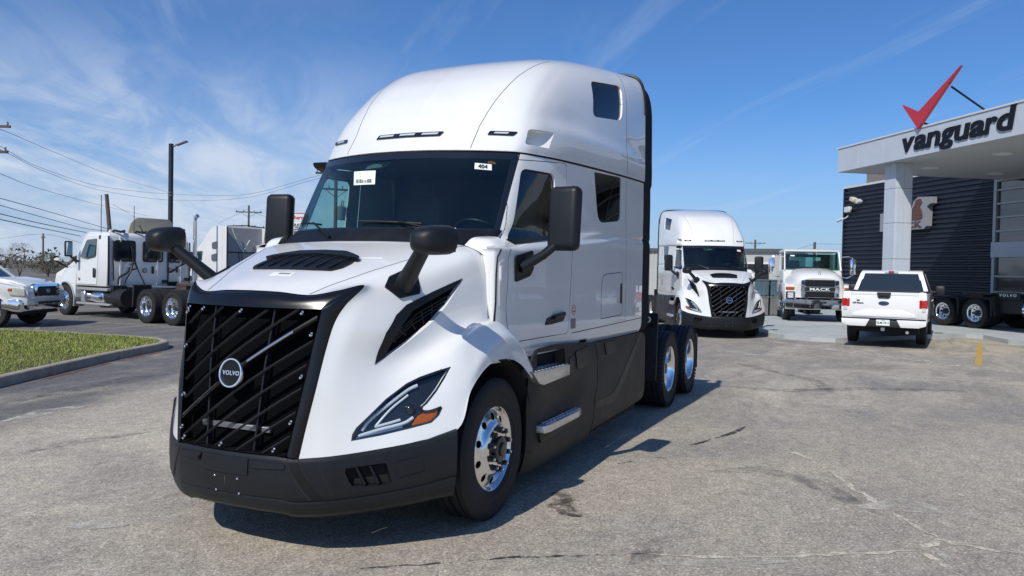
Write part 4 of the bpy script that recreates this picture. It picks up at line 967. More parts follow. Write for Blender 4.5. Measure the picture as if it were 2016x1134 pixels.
# ---------------------------------------------------------------- ground
def node_noise(N, L, vec, scale, det=6, rough=.6, dist=0):
    n = N.new('ShaderNodeTexNoise'); n.inputs['Scale'].default_value = scale; n.inputs['Detail'].default_value = det; n.inputs['Roughness'].default_value = rough; n.inputs['Distortion'].default_value = dist
    L.new(vec, n.inputs['Vector']); return n.outputs['Fac']
def mrange(N, L, v, a, b, c=0.0, d=1.0, smooth=True):
    r = N.new('ShaderNodeMapRange'); r.interpolation_type = 'SMOOTHSTEP' if smooth else 'LINEAR'
    for i, x in enumerate((a, b, c, d)): r.inputs[i+1].default_value = x
    L.new(v, r.inputs[0]); return r.outputs[0]
def mixc(N, L, f, a, b):
    m = N.new('ShaderNodeMix'); m.data_type = 'RGBA'; L.new(f, m.inputs['Factor'])
    for k, v in (('A', a), ('B', b)):
        if isinstance(v, tuple): m.inputs[k].default_value = (*v, 1)
        else: L.new(v, m.inputs[k])
    return m.outputs['Result']
def mth(N, L, op, a, b):
    m = N.new('ShaderNodeMath'); m.operation = op
    for i, v in enumerate((a, b)):
        if isinstance(v, (int, float)): m.inputs[i].default_value = v
        else: L.new(v, m.inputs[i])
    return m.outputs[0]
def asphalt_mat():
    m, nt, N, L, b = new_mat('weathered_asphalt')
    tc = N.new('ShaderNodeTexCoord'); P_ = tc.outputs['Object']
    mp = N.new('ShaderNodeMapping'); mp.inputs['Rotation'].default_value = (0, 0, math.radians(24)); mp.inputs['Scale'].default_value = (0.45, 1.3, 1); L.new(P_, mp.inputs[0]); PS = mp.outputs[0]
    # broad wear, patches and streaks
    big = mrange(N, L, node_noise(N, L, PS, .16, 5, .6, .4), .34, .68); mid = mrange(N, L, node_noise(N, L, P_, .9, 8, .68, .5), .32, .70); fine = mrange(N, L, node_noise(N, L, P_, 7.5, 6, .7), .3, .7)
    c = mixc(N, L, big, (.350, .308, .246), (.525, .468, .362)); c = mixc(N, L, mth(N, L, 'MULTIPLY', mid, .55), c, (.282, .256, .217))
    c = mixc(N, L, mth(N, L, 'MULTIPLY', mrange(N, L, node_noise(N, L, PS, 1.4, 9, .75, .7), .52, .76), .60), c, (.47, .445, .39))
    c = mixc(N, L, mth(N, L, 'MULTIPLY', mrange(N, L, node_noise(N, L, PS, .55, 9, .75, .8), .52, .72), .72), c, (.165, .162, .163))
    # aggregate: pale and dark stones
    v1 = N.new('ShaderNodeTexVoronoi'); v1.inputs['Scale'].default_value = 78; L.new(P_, v1.inputs['Vector'])
    sp = N.new('ShaderNodeSeparateColor'); L.new(v1.outputs['Color'], sp.inputs[0])
    st = mrange(N, L, sp.outputs[0], 0.0, 1.0, .70, 1.30, False)
    v2 = N.new('ShaderNodeTexVoronoi'); v2.inputs['Scale'].default_value = 190; L.new(P_, v2.inputs['Vector']); sp2 = N.new('ShaderNodeSeparateColor'); L.new(v2.outputs['Color'], sp2.inputs[0])
    st2 = mrange(N, L, sp2.outputs[1], 0.0, 1.0, .80, 1.20, False)
    # single pale and reddish stones
    pale = mrange(N, L, sp.outputs[2], .86, .90); c = mixc(N, L, mth(N, L, 'MULTIPLY', pale, .38), c, (.62, .57, .48)); c = mixc(N, L, mth(N, L, 'MULTIPLY', mrange(N, L, sp.outputs[1], .80, .84), .35), c, (.30, .225, .205))
    c = mixc(N, L, mth(N, L, 'MULTIPLY', mrange(N, L, node_noise(N, L, P_, .35, 6, .65, .3), .46, .64), .45), c, (.212, .203, .193))
    # darker, newer surface of the drive lane on the far side of the seam
    sx = N.new('ShaderNodeSeparateXYZ'); L.new(P_, sx.inputs[0])
    ln = mth(N, L, 'SUBTRACT', sx.outputs[1], mth(N, L, 'MULTIPLY', sx.outputs[0], .357)); ln = mth(N, L, 'ADD', ln, mth(N, L, 'MULTIPLY', node_noise(N, L, P_, .8, 6, .7), 1.3))
    lane = mrange(N, L, ln, -4.55, -3.55, 1.0, 0.0); lf = mth(N, L, 'MULTIPLY', lane, mrange(N, L, node_noise(N, L, PS, 1.1, 8, .7, 1.0), .40, .75, 1.0, .35))
    c = mixc(N, L, mth(N, L, 'MULTIPLY', lf, .85), c, (.092, .093, .097))
    # tyre-polished darker drive paths behind the truck
    far = mrange(N, L, sx.outputs[0], -9.0, -3.0, 1.0, 0.0); ff = mth(N, L, 'MULTIPLY', far, mrange(N, L, node_noise(N, L, PS, .7, 7, .7, .8), .38, .66)); c = mixc(N, L, mth(N, L, 'MULTIPLY', ff, .55), c, (.155, .151, .147))
    sc = N.new('ShaderNodeVectorMath'); sc.operation = 'SCALE'; L.new(c, sc.inputs[0]); L.new(mth(N, L, 'MULTIPLY', mth(N, L, 'MULTIPLY', st, st2), mrange(N, L, fine, 0, 1, .86, 1.12, False)), sc.inputs['Scale'])
    L.new(sc.outputs[0], b.inputs['Base Color']); b.inputs['Roughness'].default_value = .88; b.inputs['Specular IOR Level'].default_value = .28
    bp = N.new('ShaderNodeBump'); bp.inputs['Strength'].default_value = .55; bp.inputs['Distance'].default_value = .004
    L.new(mth(N, L, 'ADD', mth(N, L, 'MULTIPLY', v1.outputs['Distance'], -1.0), mth(N, L, 'MULTIPLY', fine, .9)), bp.inputs['Height']); L.new(bp.outputs[0], b.inputs['Normal'])
    return m
def broken_mat(name, col, scale=6, lo=.42, hi=.6, rough=.85, stretch=(1, 1, 1), dist=.15):
    """paint, sand or grime that covers only in part"""
    m, nt, N, L, b = new_mat(name); tc = N.new('ShaderNodeTexCoord'); mp = N.new('ShaderNodeMapping'); mp.inputs['Scale'].default_value = stretch; L.new(tc.outputs['Object'], mp.inputs[0])
    f = mrange(N, L, node_noise(N, L, mp.outputs[0], scale, 9, .72, dist), lo, hi)
    v = node_noise(N, L, tc.outputs['Object'], 90, 3); s = N.new('ShaderNodeVectorMath'); s.operation = 'SCALE'; s.inputs[0].default_value = col; L.new(mrange(N, L, v, .3, .7, .6, 1.35, False), s.inputs['Scale']); L.new(s.outputs[0], b.inputs['Base Color'])
    b.inputs['Roughness'].default_value = rough; b.inputs['Specular IOR Level'].default_value = .3; L.new(f, b.inputs['Alpha']); return m
M_asph = asphalt_mat()
M_conc = mat('kerb_concrete', (.34, .295, .235), .9, var=.30, vscale=5, bump=.4, bscale=60)
M_padc = mat('pad_concrete', (.40, .43, .43), .85, var=.14, vscale=1.2, bump=.2, bscale=40)
def gz(x, y): return -.09*math.exp(-((x+20)**2+(y+1)**2)/30.0)
def ground():
    xs = sorted(set([-2500, -900, -400, -200, -120, -80, -60, -45]+list(np.arange(-36, 14.1, 1.0))+[20, 40, 90, 250, 800, 2500])); ys = sorted(set([-2500, -900, -300, -120, -60, -35]+list(np.arange(-26, 22.1, 1.0))+[35, 60, 120, 300, 900, 2500]))
    V = [(x, y, gz(x, y)) for x in xs for y in ys]; o = mk('asphalt_ground', V, grid_faces(len(xs), len(ys)), M_asph, None, 60)
    me = o.data; bm = bmesh.new(); bm.from_mesh(me); bmesh.ops.recalc_face_normals(bm, faces=bm.faces)
    if bm.faces[0].normal.z < 0: bmesh.ops.reverse_faces(bm, faces=bm.faces)
    bm.to_mesh(me); bm.free(); o['kind'] = 'structure'; return o
GND = ground()
def strip(name, pts, w, m, z=.004, jit=.25, seg=.25, seed=1, taper=True):
    """an uneven flat strip lying on the ground"""
    rr = random.Random(seed); P_ = [Vector(p) for p in pts]; Q = []
    for a, b in zip(P_, P_[1:]):
        k = max(1, int((b-a).length/seg)); Q += [a+(b-a)*(j/k) for j in range(k)]
    Q.append(P_[-1]); V = []
    for i, q in enumerate(Q):
        d = (Q[min(i+1, len(Q)-1)]-Q[max(0, i-1)]).normalized(); t = Vector((-d.y, d.x)); ww = w*(1+rr.uniform(-jit, jit))*(min(1, i/2.0+.15, (len(Q)-1-i)/2.0+.15) if taper else 1); off = t*rr.uniform(-jit, jit)*w*.6
        for s in (-.5, .5): p = q+t*ww*s+off; V.append((p.x, p.y, gz(p.x, p.y)+z))
    o = mk(name, V, [(2*i, 2*i+2, 2*i+3, 2*i+1) for i in range(len(Q)-1)], m, GND); return o
def blot(name, c, rx, ry, ang, m, z=.004, n=28, rough=.3, seed=1):
    rr = random.Random(seed); ph = [rr.uniform(0, 6.28) for _ in range(5)]; V = []
    for k in range(n):
        a = 2*math.pi*k/n; r = 1+rough*sum(math.sin((j+2)*a+ph[j])/(j+1.3) for j in range(5)); x, y = rx*r*math.cos(a), ry*r*math.sin(a); ca, sa = math.cos(ang), math.sin(ang); V.append((c[0]+x*ca-y*sa, c[1]+x*sa+y*ca, gz(*c)+z))
    return mk(name, V, [tuple(range(n))], m, GND)
M_oil = broken_mat('oil_stain', (.040, .038, .036), 9, .36, .56, .6); M_brown = broken_mat('brown_stain', (.085, .070, .058), 5, .42, .66, .8); M_sand = broken_mat('sand_fill', (.62, .56, .45), 9, .31, .60); M_tar = broken_mat('tar_seam', (.05, .05, .051), 5, .40, .58)
M_fade = broken_mat('faded_line', (.52, .49, .42), 4, .34, .66); M_yel = broken_mat('yellow_paint', (.50, .33, .10), 9, .30, .42); M_skid = broken_mat('tyre_mark', (.135, .132, .130), 5, .34, .95)
strip('oil_stain', [(-4.38,2.32),(-3.86,2.24),(-3.54,2.10)], .10, M_oil, seed=3)
strip('oil_stain', [(-3.45,2.09),(-3.22,2.02),(-3.06,1.94)], .09, M_oil, seed=4)
strip('oil_stain', [(-2.15,1.60),(-1.96,1.48)], .09, M_oil, seed=5)
strip('oil_stain', [(-2.38,1.85),(-2.37,1.67)], .08, M_oil, seed=6)
blot('brown_stain', (-0.56,1.48), .26, .14, .3, M_brown, rough=.4)
strip('crack', [(-3.44,2.76),(-3.16,3.02),(-2.76,3.23),(-2.10,3.49),(-1.62,3.71)], 0.048, M_sand, seed=8, jit=.7, seg=.08)
strip('crack', [(-1.62,3.71),(-1.25,3.90),(-1.00,4.04)], 0.032, M_sand, seed=9, jit=.9, seg=.06)
strip('crack', [(-0.69,3.89),(-0.98,4.03),(-0.97,4.18),(-0.91,4.35),(-0.99,4.59)], 0.048, M_sand, seed=10, jit=.8, seg=.06)
strip('crack', [(-0.68,3.91),(-0.49,3.99),(-0.32,4.08),(-0.15,4.17)], 0.052, M_sand, seed=11, jit=.8, seg=.06)
strip('crack', [(0.18,2.31),(0.09,2.63),(-0.08,2.97),(-0.37,3.41),(-0.69,3.89)], 0.037, M_sand, seed=12, jit=.7, seg=.08)
strip('faded_line', [(-18.07,1.02),(-16.24,2.46),(-14.88,3.64),(-13.97,4.64),(-13.07,5.51),(-12.27,6.50)], .55, M_fade, seed=13, jit=.3, seg=.5)
strip('faded_line', [(-17.88,0.76),(-17.45,1.25)], .14, M_fade, seed=14)
strip('yellow_line', [(-19.89,6.61),(-13.45,5.79)], .13, M_yel, seed=15, jit=.08, taper=False)
strip('sand_streak', [(-0.44,-5.05),(-1.06,-5.18),(-1.73,-5.19)], .35, M_fade, seed=16)
strip('sand_streak', [(-0.85,-3.47),(-1.24,-3.32)], .18, M_fade, seed=17)
strip('tyre_mark', [(-1.36,-6.19),(-2.31,-6.35),(-3.47,-6.66),(-4.23,-6.54)], .30, M_skid, seed=18, jit=.15)
strip('tyre_mark', [(-11.01,1.30),(-9.83,2.27),(-9.19,2.82),(-7.71,3.18)], .22, M_skid, seed=19, jit=.15)
strip('tyre_mark', [(-7.59,1.54),(-7.55,2.46),(-8.55,3.60),(-9.14,5.08)], .28, M_skid, seed=20, jit=.15)
strip('stall_line', [(-10.65,-17.60),(-11.03,-14.91),(-11.07,-13.94)], .10, M_fade, seed=21, taper=False)
strip('stall_line', [(-7.58,-15.10),(-10.61,-18.66)], .10, M_fade, seed=22, taper=False)
strip('red_kerb_paint', [(-2.59,-7.56),(-3.69,-8.08),(-5.04,-8.73),(-6.29,-9.19)], .10, broken_mat('red_paint', (.20,.075,.06), 3, .40, .6), seed=23)
strip('sand_streak', [(-0.83,3.98),(-0.65,4.02),(-0.49,4.07)], .10, M_fade, seed=31)
strip('sand_streak', [(0.33,2.39),(0.16,2.76),(-0.08,3.15)], .20, M_fade, seed=32)
strip('sand_streak', [(-2.06,2.50),(-1.84,2.78),(-1.50,3.05)], .12, M_fade, seed=33)
strip('sand_streak', [(-1.53,3.53),(-1.73,3.92),(-1.77,4.27)], .5, M_fade, seed=34)
strip('sand_streak', [(1.51,-1.30),(1.38,-1.17),(1.34,-0.98)], .35, M_fade, seed=35)
strip('tyre_mark', [(-2.06,2.32),(-2.38,2.72),(-2.14,3.17),(-1.44,3.63)], .25, M_skid, seed=36, jit=.12)
strip('tyre_mark', [(0.40,2.25),(0.17,2.32),(-0.14,2.31)], .3, M_skid, seed=37, jit=.12)
strip('tyre_mark', [(0.51,-3.55),(-0.21,-3.52),(-0.90,-3.27)], .22, M_skid, seed=38, jit=.12)
strip('crack', [(1.22,0.82),(0.93,1.21),(0.65,1.55),(0.40,1.96),(0.18,2.31)], .02, M_tar, seed=39, jit=.9, seg=.06)
strip('faded_line', [(-10.69,3.62),(-10.66,4.45),(-10.38,6.07)], .25, M_fade, seed=40)
strip('sand_streak', [(-13.31,0.41),(-13.43,0.96),(-12.84,1.59)], .4, M_fade, seed=41)
strip('sand_streak', [(-6.62,2.68),(-6.46,3.21),(-7.00,3.73)], .3, M_fade, seed=42)
# grass island with its kerb
ISL = [(0.6, -6.0), (-0.6, -6.72), (-1.94, -7.403), (-3.727, -8.258), (-5.12, -8.9), (-6.3, -9.35), (-6.95, -9.75), (-7.3, -10.45), (-7.36, -11.5), (-7.22, -12.8), (-7.05, -14.15), (-6.85, -15.2), (-6.3, -18), (-5.5, -22)]
def offset_path(P_, d):
    out = []; n = len(P_)
    for i in range(n):
        a = Vector(P_[i-1] if i else P_[0]); b = Vector(P_[min(i+1, n-1)]); t = (b-a).normalized(); out.append((P_[i][0]-t.y*d, P_[i][1]+t.x*d))
    return out
def kerb(name, path, h, w, m, base=0.0, top_round=.03, parent=None):
    prof = [(0, -.05), (0, h-top_round), (top_round*.35, h-top_round*.3), (top_round, h), (w-.02, h), (w, h-.01), (w, -.05)]; rows = []
    for d, z in prof: rows.append([(p[0], p[1], base+z+gz(*p)) for p in offset_path(path, d)])
    A = np.array(rows); n = A.shape[1]; return mk(name, A.reshape(-1, 3), [(i*n+j, i*n+j+1, (i+1)*n+j+1, (i+1)*n+j) for i in range(len(prof)-1) for j in range(n-1)], m, parent, 40)
isl_path = [tuple(p) for p in catmull(ISL, 90)]
# the kerb comes in cast lengths with open joints
k0 = 0
while k0 < 89:
    k1 = min(89, k0+9); seg_ = [isl_path[i] for i in range(k0, k1+1)]
    a, b_ = Vector(seg_[-2]), Vector(seg_[-1]); seg_[-1] = tuple(b_-(b_-a).normalized()*.008)
    ko = kerb('kerb', seg_, .15, .16, M_conc); ko['kind'] = 'structure'; k0 = k1
inner = offset_path(isl_path, .155)
gp = [(x, y, .135) for x, y in inner]
soil = mk('island_soil', gp, [tuple(range(len(gp)))], mat('soil', (.075, .070, .035), .95, var=.3, vscale=8)); soil['kind'] = 'structure'
def grass():
    rr = random.Random(11); xs = [p[0] for p in inner]; ys = [p[1] for p in inner]; V = []; F = []; cols = []
    x0, x1, y0, y1 = max(min(xs), -8.2), max(xs), max(min(ys), -22), max(ys); n = 0
    while n < 60000:
        x, y = rr.uniform(x0, x1), rr.uniform(y0, y1)
        if not in_poly(x, y, inner): n += .02; continue
        d = math.hypot(x-5, y-3.5); n += 1
        if d > 22 and rr.random() < .6: continue
        h = rr.uniform(.018, .055)*(1.3 if rr.random() < .05 else 1); a = rr.uniform(0, 6.28); w = rr.uniform(.004, .008)*(1.5 if d > 16 else 1); lx, ly = rr.gauss(0, .022), rr.gauss(0, .022); k = len(V)
        V += [(x-w*math.cos(a), y-w*math.sin(a), .13), (x+w*math.cos(a), y+w*math.sin(a), .13), (x+lx, y+ly, .132+h)]; F.append((k, k+1, k+2))
    m, nt, N, L, b = new_mat('grass_blade'); tc = N.new('ShaderNodeTexCoord')
    f = mrange(N, L, node_noise(N, L, tc.outputs['Object'], 1.3, 6, .7), .36, .64); g = mrange(N, L, node_noise(N, L, tc.outputs['Object'], 38, 2), .3, .7)
    c = mixc(N, L, f, (.215, .275, .048), (.40, .36, .115)); c = mixc(N, L, g, c, (.28, .33, .075)); L.new(c, b.inputs['Base Color']); b.inputs['Roughness'].default_value = .6; b.inputs['Specular IOR Level'].default_value = .25
    o = mk('grass', V, F, m); o['kind'] = 'stuff'; tag(o, 'short green grass on the kerbed island', 'grass'); return o
grass()
# concrete pad of the dealership forecourt: raised slab with kerb faces
PAD = [(-60, -14), (-26.2, -4.0), (-22.6, -1.4), (-20.0, .60), (-18.75, 1.55), (-18.25, 2.30), (-18.15, 2.95), (-18.6, 3.35), (-22.3, 6.55), (-22.0, 6.95), (-20.35, 7.35), (-14.5, 12.0), (-14.5, 40), (-60, 40)]
def pad():
    n = len(PAD); V = [(x, y, .12+gz(x, y)) for x, y in PAD]+[(x, y, -.1) for x, y in PAD]
    o = mk('concrete_pad', V, [tuple(range(n))]+[(i, (i+1) % n, n+(i+1) % n, n+i) for i in range(n)], M_padc); o['kind'] = 'structure'
    bm = bmesh.new(); bm.from_mesh(o.data); bmesh.ops.recalc_face_normals(bm, faces=bm.faces); bm.to_mesh(o.data); bm.free()
    for a, b in (((-20.5, .2), (-28, 8)), ((-24, -2.6), (-36, 12)), ((-23.4, 5.5), (-36, -6))):
        d = Vector(b)-Vector(a); t = Vector((-d.y, d.x)).normalized()*.012; V = [(*(Vector(a)-t), .1245), (*(Vector(a)+t), .1245), (*(Vector(b)+t), .1245), (*(Vector(b)-t), .1245)]; mk('slab_joint', V, [(0, 1, 2, 3)], M_gap, o)
    return o
pad()
# ---------------------------------------------------------------- dealership building
BA = Vector((-25.913, 2.702, 0)); an = math.radians(33.63); bE = Vector((math.cos(an), math.sin(an), 0)); bN = Vector((math.sin(an), -math.cos(an), 0)); DEP = 6.65; ZS = 5.6; FH = .883
BM4 = Matrix((bE, -bN, Vector((0, 0, 1)))).transposed().to_4x4(); BM4.translation = BA     # local: x along the front, y into the building, z up
M_alup = mat('silver_panel', (.50, .545, .60), .45, .0, var=.04, vscale=1.5); M_soff = mat('soffit_panel', (.50, .52, .52), .7, var=.04)
M_navy = mat('navy_ribbed_steel', (.014, .018, .030), .42, .0, var=.12, vscale=2, spec=.45); M_brn = mat('taupe_siding', (.21, .195, .18), .6, var=.06); M_trim = mat('white_trim', (.62, .63, .63), .5)
M_frame = mat('window_frame_metal', (.38, .40, .41), .45, .5); M_navl = mat('navy_letters', (.008, .010, .018), .55, spec=.25); M_bld_gl = mat('dark_window_glass', (.018, .034, .040), .05, coat=1.0, spec=.8)
def dealership():
    D = thing('dealership_building', 'dark ribbed dealership building with silver canopy on a square column', 'building', BA, 0)
    D.matrix_world = BM4
    L0 = 24.0
    # canopy: structure core, soffit, fascia panels
    core = MB().b(.03, L0, .03, DEP-.02, ZS+.05, ZS+FH-.05).done('canopy', M_soff, D)
    nx = 8
    for i in range(9):
        for j in range(3):
            x0 = .04+i*2.6; y0 = .05+j*2.2; MB().b(x0, x0+2.588, y0, y0+2.188, ZS, ZS+.04).done('soffit_panel', M_soff, core)
    seams = [0, 1.26, 2.6, 3.95, 5.25, 6.47, 7.71, 8.95, 10.2, 11.5, 12.8, 14.1, 15.4, 16.7, 18, 20, 22, 24]
    for a, b in zip(seams, seams[1:]): MB().b(a+.005, b-.005, -.03, .025, ZS-.01, ZS+FH-.05, .004).done('fascia_panel', M_alup, core)
    for a, b in zip((0.03, 2.2, 4.4), (2.2, 4.4, DEP)): MB().b(-.03, .025, a+.005, b-.005, ZS-.01, ZS+FH-.05, .004).done('fascia_panel', M_alup, core)
    MB().b(-.06, L0, -.06, .10, ZS+FH-.05, ZS+FH).done('coping', M_trim, core); MB().b(-.06, .10, .10, DEP, ZS+FH-.05, ZS+FH).done('coping', M_trim, core)
    for x, y in ((2.06, 2.18), (1.47, 5.25), (5.4, 2.03), (4.9, 5.2), (9, 2.1), (9, 5.2)):
        f = MB().lathe([(.30, 0), (.30, -.02), (.26, -.035), (.24, -.02)], 24, (x, y, ZS), 'Z').done('soffit_light', M_trim, D, 40); MB().lathe([(.24, -.018), (0, -.018)], 24, (x, y, ZS), 'Z').done('diffuser', M_label, f)
    # column
    cx, cy, cw = 2.55, .62, .285
    zz = [.12, 1.25, 2.40, 3.60, 4.75, ZS-.002]
    col = MB().b(cx-cw+.03, cx+cw-.03, cy-cw+.03, cy+cw-.03, .1, ZS).done('column', M_navy, D)
    for a, b in zip(zz, zz[1:]):
        for s in (-1, 1):
            MB().b(cx-cw, cx-.004, cy+s*cw-.03, cy+s*cw+.03, a+.006, b-.006, .003).done('cladding_panel', M_alup, col); MB().b(cx+.004, cx+cw, cy+s*cw-.03, cy+s*cw+.03, a+.006, b-.006, .003).done('cladding_panel', M_alup, col)
            MB().b(cx+s*cw-.03, cx+s*cw+.03, cy-cw+.031, cy-.004, a+.006, b-.006, .003).done('cladding_panel', M_alup, col); MB().b(cx+s*cw-.03, cx+s*cw+.03, cy+.004, cy+cw-.031, a+.006, b-.006, .003).done('cladding_panel', M_alup, col)
    # ribbed navy wall: each rib an own board
    X0, X1, ZT = -9.93, -.10, 6.22; pitch = .205
    wall = MB().b(X0+.01, X1, DEP+.06, DEP+.30, .1, ZT).done('wall', M_navy, D)
    me = None; z = .16; k = 0
    while z+pitch < ZT:
        prof = [(DEP+.065, z), (DEP+.06, z+.012), (DEP+.0, z+.055), (DEP+.0, z+.125), (DEP+.055, z+.165), (DEP+.065, z+pitch-.002)]
        if me is None:
            V = [(X0+.03, y, zz_-z) for y, zz_ in prof]+[(X1, y, zz_-z) for y, zz_ in prof]; n = len(prof); o = mk('wall_rib', V, [(i, n+i, n+i+1, i+1) for i in range(n-1)], M_navy, wall); me = o.data
        else: o = bpy.data.objects.new('wall_rib', me); COL.objects.link(o); o.parent = wall
        o.location = (0, 0, z); z += pitch; k += 1
    MB().b(X0-.06, X0+.04, DEP-.03, DEP+.3, .1, ZT+.08).done('corner_trim', M_navy, wall); MB().b(X0-.08, X1, DEP-.05, DEP+.32, ZT, ZT+.10).done('parapet_trim', M_trim, wall)
    # taupe upper storey set back
    up = MB().b(X0+.9, 14, DEP+.6, DEP+8, 6.0, 7.05).done('upper_wall', M_brn, D); x = X0+.95
    me = None
    while x < -3.5:
        if me is None: o = MB().b(0, .06, DEP+.56, DEP+.62, 6.1, 7.03).done('siding_rib', M_brn, up); me = o.data
        else: o = bpy.data.objects.new('siding_rib', me); COL.objects.link(o); o.parent = up
        o.location = (x, 0, 0); x += .17
    # main block behind everything
    MB().b(X0+.1, 14, DEP+.32, DEP+14, .1, 6.05).done('main_block', M_navy, D)
    # curtain wall right of the ribs
    cwl = MB().b(-.10, 12, DEP+.05, DEP+.25, .1, ZS+.4).done('curtain_wall', M_bld_gl, D)
    MB().b(-.12, 0.02, DEP-.05, DEP+.08, .1, ZS+.02).done('mullion', M_frame, cwl)
    for x in (2.2, 4.4, 6.6, 8.8, 11): MB().b(x-.04, x+.04, DEP-.03, DEP+.08, .1, ZS+.02).done('mullion', M_frame, cwl)
    for z in (.55, 1.30, 1.90, 3.62, 4.14, 4.66, 5.18): MB().b(.03, 12, DEP-.04, DEP+.07, z-.03, z+.03).done('transom', M_frame, cwl)
    MB().b(-.14, 12, DEP-.09, DEP+.08, 2.62, 3.20, .01).done('spandrel_panel', M_alup, cwl); MB().b(-.1, 12, DEP-.06, DEP+.07, 5.50, ZS+.03).done('transom', M_frame, cwl)
    # fascia sign
    sg = thing('fascia_sign', 'dark navy letters reading vanguard on the silver canopy fascia', 'sign')
    sg.matrix_world = BM4 @ Matrix.Translation((0, -.035, 0))
    x = 3.62; body = 'vanguard'
    wid = [.50, .50, .53, .55, .53, .50, .40, .56]
    for ch, w in zip(body, wid):
        me = text_mesh(ch, .80, .05, .022, .14, 1.0, res=4); co = np.empty(len(me.vertices)*3); me.vertices.foreach_get('co', co); co = co.reshape(-1, 3); s = (w*1.16)/(co[:, 0].max()-co[:, 0].min())
        hgt = co[:, 1].max()-co[:, 1].min(); want = {'d': .66, 'g': .62}.get(ch, .46); sy = want/hgt
        cz = ZS+.17+.23; cz = {'d': ZS+.17+.33, 'g': ZS+.17+.46-.31}.get(ch, cz)
        V = np.c_[x+w*.56+co[:, 0]*s, -.022-co[:, 2]*.28, cz+co[:, 1]*sy]; me.vertices.foreach_set('co', V.ravel()); me.update(); me.materials.clear(); me.materials.append(M_navl)
        o = bpy.data.objects.new('letter', me); COL.objects.link(o); o.parent = sg; x += w*1.105
    MB().b(8.78, 9.05, -.06, 0, ZS+.40, ZS+.47).done('letter', M_navl, sg)
    # red check mark with its brace
    ck = thing('check_mark_sign', 'large red check mark sign rising from the canopy roof edge', 'sign'); ck.matrix_world = BM4
    MB().prism([(3.64, 7.30), (4.40, 6.92), (6.16, 7.92), (4.42, 6.40)], -.14, -.04, 'XZ', .004).done('check_mark', M_redpaint, ck)
    MB().tube([(5.72, -.06, 7.42), (5.9, 1.5, ZS+FH-.05)], .03, 8).done('brace', M_navl, ck, 40); MB().tube([(4.42, -.05, 6.62), (4.7, .25, ZS+FH-.05)], .03, 8).done('brace', M_navl, ck, 40)
    # wall sign box
    wsn = thing('wall_sign', 'grey sign panel with dark letters CK and a brown emblem on the ribbed wall', 'sign'); wsn.matrix_world = BM4
    bx = MB().prism([(-6.6, 3.88), (-3.62, 3.88), (-3.48, 4.0), (-3.48, 4.85), (-3.22, 4.95), (-3.22, 5.22), (-4.05, 5.28), (-4.35, 5.1), (-4.45, 4.72), (-6.6, 4.72)], DEP-.30, DEP-.02, 'XZ', .01).done('sign_box', mat('grey_sign_face', (.27, .28, .30), .5), wsn)
    M_emb = mat('brown_emblem', (.115, .052, .036), .5)
    MB().prism(round_poly([(-4.50, 4.34), (-4.44, 4.72), (-4.22, 4.92), (-4.16, 5.14), (-3.86, 5.20), (-3.74, 5.02), (-3.90, 4.86), (-3.74, 4.62), (-3.70, 4.36), (-4.0, 4.30)], .05, 2), DEP-.335, DEP-.302, 'XZ').done('emblem', M_emb, wsn)
    me = text_mesh('MACK', .52, .012, .018, 0, 1.1, sx=1.25); me.materials.clear(); me.materials.append(M_emb); V = np.empty(len(me.vertices)*3); me.vertices.foreach_get('co', V); V = V.reshape(-1, 3); V = np.c_[V[:, 0]-4.72, DEP-.315-V[:, 2], V[:, 1]*.72+4.10]; me.vertices.foreach_set('co', V.ravel()); me.update(); o = bpy.data.objects.new('sign_lettering', me); COL.objects.link(o); o.parent = wsn
    # cameras and lamp on the wall
    def wallbit(name, label, cat, parts):
        t = thing(name, label, cat); t.matrix_world = BM4
        for nm, mb, m in parts: mb.done(nm, m, t, 40)
    wallbit('floodlight', 'cream twin floodlight high on the ribbed wall', 'lamp', [('bracket', MB().b(-8.95, -8.75, DEP-.12, DEP+.02, 5.40, 5.52), M_trim), ('lamp_head', MB().box((-8.68, DEP-.30, 5.56), (.38, .28, .20), Matrix.Rotation(.35, 3, 'Y'), .03), mat('cream_housing', (.58, .50, .38), .6)), ('lamp_head', MB().lathe([(0, -.30), (.11, -.29), (.12, -.12), (.05, 0)], 16, (-8.42, DEP-.02, 5.46)), M_trim)])
    wallbit('junction_box', 'white junction box near the corner of the ribbed wall', 'box', [('box', MB().b(-9.72, -9.28, DEP-.16, DEP+.01, 5.00, 5.28, .02), M_trim)])
    wallbit('security_camera', 'white bullet camera on the corner of the ribbed wall', 'camera', [('arm', MB().tube([(-9.55, DEP, 4.85), (-9.50, DEP-.2, 4.70), (-9.62, DEP-.28, 4.68)], .03, 8), M_trim), ('camera_body', MB().tube([(-9.60, DEP-.28, 4.68), (-9.98, DEP-.34, 4.58)], .07, 12), M_trim)])
dealership()
